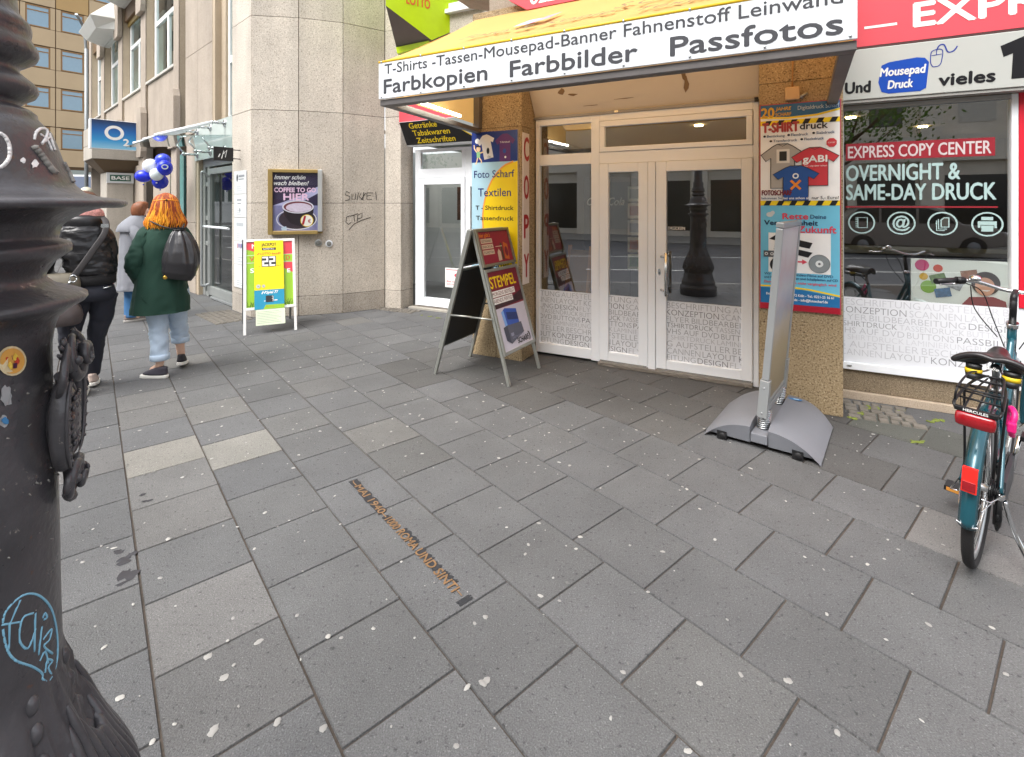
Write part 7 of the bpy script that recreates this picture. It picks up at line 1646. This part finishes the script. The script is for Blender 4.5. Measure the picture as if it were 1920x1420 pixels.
# ------------------------------------------------------------------ bicycle
bk0 = Vector((2.112, 2.28, 0)); hd = R(40.6)
bi = thing('bicycle', 'teal city bicycle seen from behind at the right edge on the pavement', 'bicycle', tuple(bk0), hd)
bi.rotation_euler = (math.atan(.058), 0, hd)
teal = P('teal_paint', '#15525f', .25, .25, var=.08, vscale=5, coat=.7); teal_d = P('dark_teal_paint', '#16404e', .25, .25, coat=.7); rub = P('tyre_rubber', '#232122', .8, bump=.3, bscale=220); rimm = P('rim_silver', '#b9bcbd', .3, .8); chrome = P('chrome', '#d9dadb', .12, 1); blk_m = P('black_metal', '#1b1b1d', .45, .3); rl = P('red_lens', '#8c0c17', .12, coat=.6, var=.12, vscale=60); rl2 = P('red_lens_bright', '#e0251c', .15, coat=.6, var=.15, vscale=50)
RW = .345
def wheel(cx, name):
    o = bpy.data.objects.new(name, None); COL.objects.link(o); o.parent = bi; o.location = (cx, 0, RW)
    def torus(R0, r_, mat, nm, fl=1.0):
        m = MB(); n1, n2 = 56, 12; vs = []; fs = []
        for i in range(n1):
            a = 2 * math.pi * i / n1
            for k_ in range(n2):
                b_ = 2 * math.pi * k_ / n2; q = R0 + r_ * math.cos(b_); vs.append((q * math.cos(a), fl * r_ * math.sin(b_), q * math.sin(a)))
        for i in range(n1):
            for k_ in range(n2): fs.append((i * n2 + k_, i * n2 + (k_ + 1) % n2, ((i + 1) % n1) * n2 + (k_ + 1) % n2, ((i + 1) % n1) * n2 + k_))
        m.add(vs, fs, mat, True); return m.build(nm, o)
    torus(.326, .020, rub, 'tyre', 1.05); torus(.300, .012, rimm, 'rim', 1.0)
    m = MB()
    for i in range(32):
        a = 2 * math.pi * i / 32; s_ = -1 if i % 2 else 1; a2 = a + (.5 if (i // 2) % 2 else -.5)
        m.tube([(.296 * math.cos(a), 0, .296 * math.sin(a)), (.022 * math.cos(a2), s_ * .032, .022 * math.sin(a2))], .0013, chrome, 4)
    m.build('spokes', o); m = MB(); m.lathe([(.012, -.06), (.012, -.045), (.028, -.035), (.028, -.030), (.017, -.026), (.017, .026), (.028, .03), (.028, .035), (.012, .045), (.012, .06)], 18, rimm, axis='y'); m.build('hub', o)
wheel(0, 'rear_wheel'); wheel(1.10, 'front_wheel')
def T(m, pts, r, mat, n=12, k=6): m.tube(bez(pts, k) if len(pts) > 2 else pts, r, mat, n)
m = MB()
T(m, [(.46, 0, .29), (.29, 0, .74)], .017, teal); T(m, [(.46, 0, .29), (.72, 0, .36), (.955, 0, .78)], .026, teal, 14); T(m, [(.415, 0, .41), (.68, 0, .50), (.925, 0, .87)], .017, teal); T(m, [(.90, 0, .94), (.975, 0, .73)], .021, teal, 14)
for s_ in (-1, 1):
    T(m, [(.43, s_ * .03, .29), (.20, s_ * .055, .31), (.0, s_ * .065, RW)], .011, teal_d); T(m, [(.30, s_ * .015, .70), (.15, s_ * .05, .53), (0, s_ * .065, RW)], .009, teal)
m.build('frame', bi)
m = MB()
for s_ in (-1, 1): T(m, [(.98, s_ * .02, .72), (1.0, s_ * .06, .66), (1.06, s_ * .058, .48), (1.10, s_ * .06, RW)], .013, teal)
m.build('fork', bi)
def guard(cx, a0, a1, name, ang=0):
    m = MB(); n = 30; w_ = .054; R0 = .372; vs = []; fs = []
    for i in range(n + 1):
        a = R(a0 + (a1 - a0) * i / n)
        for k_ in range(7):
            t = (k_ / 6 - .5) * 2; q = R0 - .020 * t * t; vs.append((cx + q * math.cos(a), t * w_ / 2, RW + q * math.sin(a)))
        if i:
            for k_ in range(6): b_ = (i - 1) * 7 + k_; fs.append((b_, b_ + 1, b_ + 8, b_ + 7))
    m.add(vs, fs, teal, True); o = m.build(name, bi, fix=False); md = o.modifiers.new('thickness', 'SOLIDIFY'); md.thickness = .003
    m = MB(); 
    for s_ in (-1, 1): T(m, [(cx + .372 * math.cos(R(a0 + (15 if cx < .5 else -15))) if False else cx - .30, s_ * .034, RW + .20 if False else RW + .02), (cx, s_ * .07, RW)], .0025, chrome, 6)
    m.build('guard_stay', o)
    return o
mg = guard(0, 186, 60, 'mudguard'); guard(1.10, 150, 20, 'mudguard')
m = MB(); m.tube([(-.372 + .008, .034 * math.cos(a) if False else -.034 + .068 * k_ / 12, RW - .02 - .012 * math.sin(math.pi * k_ / 12)) for k_, a in enumerate([0] * 13)], .004, chrome, 6)
m.tube([(-.36, -.036, RW + .10), (-.34, -.06, RW + .09), (-.15, -.09, RW + .06), (0, -.075, RW)], .0028, chrome, 6); m.tube([(-.36, .036, RW + .10), (-.34, .06, RW + .09), (0, .075, RW)], .0028, chrome, 6); m.build('guard_rim', mg)
m = MB(); m.box(-.392, -.372, -.024, .024, RW + .12, RW + .22, rl2); m.box(-.396, -.392, -.020, .020, RW + .128, RW + .165, rl); m.build('tail_reflector', mg, bevel=.006)
# carrier with spring flap and lamp
m = MB(); zc = .80; KW = .76
for s_ in (-KW, KW): T(m, [(-.34, s_ * .085, zc - .02), (-.30, s_ * .095, zc), (-.02, s_ * .075, zc + .01), (.16, s_ * .03, zc + .01), (.27, s_ * .018, .77)], .0058, blk_m, 8); T(m, [(-.10, s_ * .09, zc), (-.05, s_ * .08, .58), (.0, s_ * .072, RW + .02)], .005, blk_m, 8); T(m, [(-.31, s_ * .095, zc), (-.30, s_ * .088, zc + .055), (-.12, s_ * .075, zc + .075), (-.02, s_ * .055, zc + .065)], .0042, blk_m, 8)
for x, y in ((-.34, .065), (-.24, .068), (-.14, .065), (-.04, .057), (.08, .038)): m.tube([(x, -y, zc - (.02 if x < -.3 else 0)), (x, y, zc - (.02 if x < -.3 else 0))], .0045, blk_m, 8)
for x, y in ((-.30, .072), (-.12, .062), (-.02, .045)): m.tube([(x, -y, zc + .056), (x, y, zc + .056)], .0042, blk_m, 8)
for s_ in (-1, 0, 1): T(m, [(-.34, s_ * .04, zc - .02), (-.1, s_ * .035, zc), (.12, s_ * .015, zc + .01)], .004, blk_m, 6)
cr_ = m.build('luggage_rack', bi)
m = MB(); m.loft([(-.358, 0, .722, .011, .054), (-.359, 0, .727, .015, .060), (-.36, 0, .749, .016, .063), (-.358, 0, .771, .015, .061), (-.356, 0, .777, .010, .055)], rl, 24, pw=3.2); o = m.build('tail_lamp', cr_); m = MB(); m.box(-.366, -.345, -.066, .066, .778, .796, blk_m); m.build('lamp_bracket', cr_, bevel=.003)
m = MB(Matrix.Translation((-.3675, .0, .783)) @ Matrix.Rotation(R(-90), 4, 'Z')); m.text('HERCULES', 0, 0, .010, 0, white_pr, w=.075, align='c', off=.02); m.build('lettering', cr_, fix=False)
# saddle
m = MB(); sdl = P('saddle_black', '#201e20', .35, spec=.5, bump=.06, bscale=250)
vs = []; fs = []; NX, NY = 18, 13
for i in range(NX + 1):
    t = i / NX; x = .075 + .275 * t
    hw = .122 * (1 - t) ** .55 * (1 - .15 * (1 - t) ** 6) * (1 if t < .35 else max(.0, 1 - (t - .35) * .35)) + .022 * min(1, t * 3)
    hw = .118 * (1 / (1 + math.exp((t - .34) * 11))) / (1 / (1 + math.exp(-.34 * 11))) * (1 - .12 * max(0, .12 - t) / .12) + .026 * (1 - max(0, t - .85) * 3)
    zt = .895 + .022 * (1 - t) ** 3 + .012 * t * t - .008
    for k_ in range(NY):
        s_ = (k_ / (NY - 1) - .5) * 2; y = hw * s_; vs.append((x + (.012 * (1 - s_ * s_) * -1 if i == 0 else 0), y, zt - .050 * abs(s_) ** 3.2 + (-.012 * (1 - abs(s_) * 3) if abs(s_) < .33 and t < .4 else 0) * (1 - t * 2.5 if t < .4 else 0)))
for i in range(NX):
    for k_ in range(NY - 1): a = i * NY + k_; fs.append((a, a + 1, a + NY + 1, a + NY))
m.add(vs, fs, sdl, True); so_ = m.build('saddle', bi, fix=False); md = so_.modifiers.new('thickness', 'SOLIDIFY'); md.thickness = .028; md.offset = -1; md = so_.modifiers.new('smooth', 'SUBSURF'); md.levels = 1; md.render_levels = 2
m = MB(Matrix.Translation((.062, .0, .868)) @ Matrix.Rotation(R(-90), 4, 'Z')); m.text('Selle', 0, 0, .014, -.004, white_pr, w=.05, align='c', shear=.3, off=.01); m.build('lettering', so_, fix=False)
yel = P('elastomer_yellow', '#d9b81c', .5)
m = MB()
for s_ in (-1, 1): m.loft([(.105, s_ * .064, .795, .016, .018), (.105, s_ * .064, .80, .023, .026), (.105, s_ * .064, .825, .026, .030)], black_pl, 16); m.loft([(.105, s_ * .064, .826, .025, .031), (.105, s_ * .064, .846, .024, .032)], yel, 16); m.loft([(.105, s_ * .064, .847, .022, .028), (.105, s_ * .064, .868, .022, .03)], black_pl, 16); T(m, [(.10, s_ * .05, .835), (.22, s_ * .02, .83), (.33, s_ * .015, .865)], .004, chrome, 6)
m.build('saddle_spring', so_); m = MB()
m = MB(); m.tube([(.29, 0, .72), (.245, 0, .85)], .0145, P('seatpost_grey', '#8b8e91', .3, .8), 14); m.tube([(.295, 0, .705), (.285, 0, .735)], .022, chrome, 14); m.build('seat_post', bi)
# stem, bars, grips
m = MB(); m.tube([(.895, 0, .955), (.855, 0, 1.10)], .016, blk_m, 12); m.tube([(.902, 0, .932), (.893, 0, .958)], .027, chrome, 16); T(m, [(.855, 0, 1.09), (.865, 0, 1.115), (.93, 0, 1.13)], .016, blk_m, 10); m.build('stem', bi)
m = MB(); T(m, [(.93, 0, 1.13), (.925, .06, 1.135), (.88, .16, 1.165), (.80, .255, 1.165), (.74, .29, 1.16)], .011, chrome, 10); T(m, [(.93, 0, 1.13), (.925, -.06, 1.135), (.88, -.16, 1.165), (.80, -.255, 1.165), (.74, -.29, 1.16)], .011, chrome, 10); hb_ = m.build('handlebar', bi)
for s_ in (-1, 1):
    m = MB(); m.tube([(.815, s_ * .245, 1.165), (.70, s_ * .315, 1.158)], .0165, black_pl, 14); m.build('grip', hb_)
    m = MB(); m.tube([(.845, s_ * .21, 1.166), (.818, s_ * .243, 1.166)], .021, blk_m, 12); T(m, [(.85, s_ * .21, 1.15), (.87, s_ * .26, 1.135), (.80, s_ * .31, 1.13)], .006, chrome, 8); m.build('brake_lever', hb_)
m = MB(); m.lathe([(.028, 0), (.028, .012), (.022, .024), (.008, .030)], 20, chrome, (.862, .165, 1.175)); m.build('bell', hb_)
m = MB()
for s_ in (-1, 1): T(m, [(.85, s_ * .20, 1.15), (.95, s_ * .14, 1.10), (.99, s_ * .09, .95), (.96, s_ * .03, .80)], .003, black_pl, 6); T(m, [(.84, s_ * .18, 1.14), (.90, s_ * .16, 1.0), (.95, s_ * .06, .85)], .003, black_pl, 6)
m.build('cable', hb_)
# drive side
m = MB()
for i in range(6): rr_ = .055 - .006 * i; m.lathe([(rr_, -.030 - .006 * i), (rr_, -.032 - .006 * i)], 30, blk_m, (0, 0, RW), axis='y')
m.lathe([(.085, -.05), (.085, -.053)], 36, blk_m, (.46, 0, .29), axis='y'); m.build('sprockets', bi)
m = MB(); m.tube([(.0, -.05, RW + .045), (.46, -.052, .375)], .005, blk_m, 6); m.tube([(.0, -.05, RW - .06), (.02, -.05, .19), (.46, -.052, .205)], .005, blk_m, 6); m.box(.10, .50, -.075, -.058, .23, .36, P('chain_guard', '#3a3c40', .4)); m.build('chain', bi, bevel=.004)
m = MB(); m.tube([(.01, -.06, RW - .03), (.02, -.065, .22), (.05, -.06, .17)], .012, blk_m, 8); m.ball((.01, -.062, RW - .02), .02, chrome, 12); m.ball((.05, -.06, .17), .022, blk_m, 12, (1, .4, 1)); m.ball((.02, -.062, .23), .020, blk_m, 12, (1, .4, 1)); m.build('derailleur', bi)
m = MB(); m.tube([(.46, -.07, .29), (.50, -.085, .46)], .011, chrome, 10); m.tube([(.46, .07, .29), (.42, .085, .12)], .011, chrome, 10); m.tube([(.46, -.07, .29), (.46, .07, .29)], .018, blk_m, 12); cr2 = m.build('crank', bi)
m = MB(); m.box(.37, .46, .09, .17, .105, .13, blk_m); m.box(.366, .37, .10, .16, .108, .127, P('pedal_reflector', '#c98a3a', .3)); m.build('pedal', cr2, bevel=.003); m = MB(); m.box(.455, .545, -.17, -.09, .45, .475, blk_m); m.build('pedal', cr2, bevel=.003)
m = MB(); m.tube(bez([(.04, -.075, .30), (.06, -.12, .16), (.02, -.20, .02)], 6), [.011, .010, .012], chrome, 10); m.ball((.02, -.20, .015), .017, black_pl, 10); m.build('kick_stand', bi)
pk = thing('cable_lock', 'bright pink cable lock wrapped on the teal bicycle under its rack', 'bicycle lock', tuple(bk0), hd); pk.rotation_euler = (math.atan(.058), 0, hd)
pink_ = P('lock_pink', '#e01d78', .4); m = MB(); m.tube(bez([(.06, -.075, .62), (.08, -.085, .68), (.12, -.07, .70), (.16, -.055, .66), (.14, -.07, .60), (.10, -.08, .585), (.06, -.075, .62)], 6), .012, pink_, 10); m.build('cable', pk); m = MB(); m.box(.045, .08, -.095, -.065, .61, .655, pink_); m.build('lock_body', pk, bevel=.006)

# ------------------------------------------------------------------ opposite side of the street (seen in the panes)
ob_ = thing('opposite_building', 'pale office building with dark shop windows across the street, mirrored in the panes', 'building', tuple(SHOP.at(0, -22)), SHOP.a)
pst = P('opposite_stone', '#e2dacb', .8, var=.08, vscale=1.5); dkg = P('opposite_glass', '#1d1f20', .15, spec=.8)
m = MB(); m.box(-30, 30, -9, -.30, 0, 16, pst); m.build('wall', ob_)
m = MB()
for i in range(-9, 10): x = i * 3.1; m.box(x - .38, x + .38, -.295, .05, 0, 15, pst)
m.box(-30, 30, -.294, .02, 3.5, 4.6, pst); m.box(-30, 30, -.294, .02, 7.3, 8.3, pst); m.box(-30, 30, -.294, .02, 11, 12, pst); m.build('piers', ob_)
m = MB()
for i in range(-9, 9):
    x = i * 3.1
    for (z0_, z1_) in ((.3, 3.4), (4.75, 7.2), (8.4, 10.9)): m.rect(x + (.5 if z0_ < 1 else .95), x + (2.6 if z0_ < 1 else 2.15), z0_ + (0 if z0_ < 1 else .35), z1_ - (.5 if z0_ < 1 else .2), -.28, dkg if (i * 7 + int(z0_)) % 3 else P('opposite_blind', '#c9c6bc', .7))
m.build('window', ob_, fix=False)
def car(loc, rz, col, label):
    c = thing('parked_car', label, 'car', loc, rz)
    pt = P('car_paint' + col[1:], col, .25, .3, coat=.8); cg = P('car_glass', '#191c1f', .1, spec=.8); tr_ = P('tyre_rubber', '#232122', .8)
    prof = [(-2.2, .35), (-2.25, .75), (-2.1, 1.0), (-1.95, 1.08), (-1.55, 1.55), (-1.2, 1.62), (.3, 1.60), (.75, 1.45), (1.15, 1.05), (1.95, .92), (2.2, .75), (2.22, .38), (1.75, .30), (1.65, .52), (1.42, .62), (1.18, .52), (1.08, .28), (-1.05, .28), (-1.15, .52), (-1.38, .62), (-1.62, .52), (-1.72, .30)]
    m = MB(); m.prism(prof, -.86, .86, pt, 'y'); m.build('body', c, bevel=.05)
    m = MB()
    for s_ in (-1, 1):
        y = s_ * .863
        for q in ([(-1.85, 1.10), (-1.5, 1.50), (-.95, 1.53), (-.95, 1.06)], [(-.88, 1.06), (-.88, 1.53), (.02, 1.53), (.02, 1.04)], [(.09, 1.04), (.09, 1.52), (.32, 1.51), (.68, 1.38), (1.0, 1.04)]): m.poly(q, y, cg)
    m.quad([(.78, -.75, 1.44), (.78, .75, 1.44), (1.17, .78, 1.07), (1.17, -.78, 1.07)], cg); m.build('window', c, fix=False)
    for x in (-1.38, 1.42):
        for s_ in (-1, 1): m = MB(); m.lathe([(.2, -.10), (.31, -.09), (.325, 0), (.31, .09), (.2, .10)], 24, tr_, (x, s_ * .76, .325), axis='y'); w_ = m.build('wheel', c); m = MB(); m.lathe([(.16, -.105), (.16, .105)], 20, P('rim_grey', '#77797b', .4), (x, s_ * .765, .325), axis='y'); m.build('rim', w_)
    for s_ in (-1, 1): m = MB(); m.box(2.14, 2.235, s_ * .62 - .16, s_ * .62 + .16, .66, .80, P('headlight', '#d9dcdd', .15)); m.build('headlight', c, bevel=.02); m = MB(); m.box(-2.25, -2.15, s_ * .68 - .12, s_ * .68 + .12, .78, 1.02, rl); m.build('tail_light', c, bevel=.02)
car(tuple(SHOP.at(4.2, -15.8)), SHOP.a, '#857e78', 'dark grey estate car parked across the street, mirrored in the right shop window')
car(tuple(SHOP.at(9.4, -15.9)), SHOP.a, '#c9cdd2', 'silver white car parked across the street behind the dark estate car')
leafm = P('leaf_green', '#4f7a2a', .6, var=.35, vscale=3, trans=.25); barkm = P('bark', '#5a4a3b', .9, var=.2, vscale=10, bump=.5, bscale=40)
def tree(loc, h, label, seed):
    r_ = random.Random(seed); t = thing('street_tree', label, 'tree', loc, 0, 'trees across the street')
    m = MB(); m.tube(bez([(0, 0, 0), (.05, .02, h * .25), (-.03, .05, h * .5), (.05, 0, h * .75)], 6), [.17, .13, .10, .05], barkm, 10)
    br = []
    for i in range(9):
        a = r_.uniform(0, 6.28); z = h * r_.uniform(.3, .62); l_ = h * r_.uniform(.22, .36); e_ = Vector((math.cos(a) * l_, math.sin(a) * l_, z + l_ * .7)); m.tube(bez([(0, 0, z), tuple(Vector((0, 0, z)).lerp(e_, .5) + Vector((0, 0, -.1))), tuple(e_)], 4), [.06, .04, .015], barkm, 7); br.append(e_)
    m.build('trunk', t)
    m = MB()
    for e_ in br + [Vector((0, 0, h * .85)), Vector((.3, .2, h * .75))]:
        for k_ in range(230):
            p_ = e_ + Vector((r_.gauss(0, 1), r_.gauss(0, 1), r_.gauss(0, .8))) * h * .095; n_ = Vector((r_.gauss(0, 1), r_.gauss(0, 1), r_.gauss(0, 1))).normalized(); u_ = n_.orthogonal().normalized(); w_ = n_.cross(u_); s_ = r_.uniform(.06, .11); m.quad([p_ - u_ * s_, p_ - w_ * s_ * .5, p_ + u_ * s_, p_ + w_ * s_ * .5], leafm)
    m.build('crown', t, fix=False)
tree(tuple(SHOP.at(2.6, -18.2)), 7.0, 'green street tree before the pale building across the street', 3)
tree((-23, 13.5, 0), 8.0, 'green street tree far along the kerb, mirrored in the office door', 4)
tree((-16, 2.5, 0), 7.5, 'green street tree left of the lamp post, mirrored in the office door', 8)
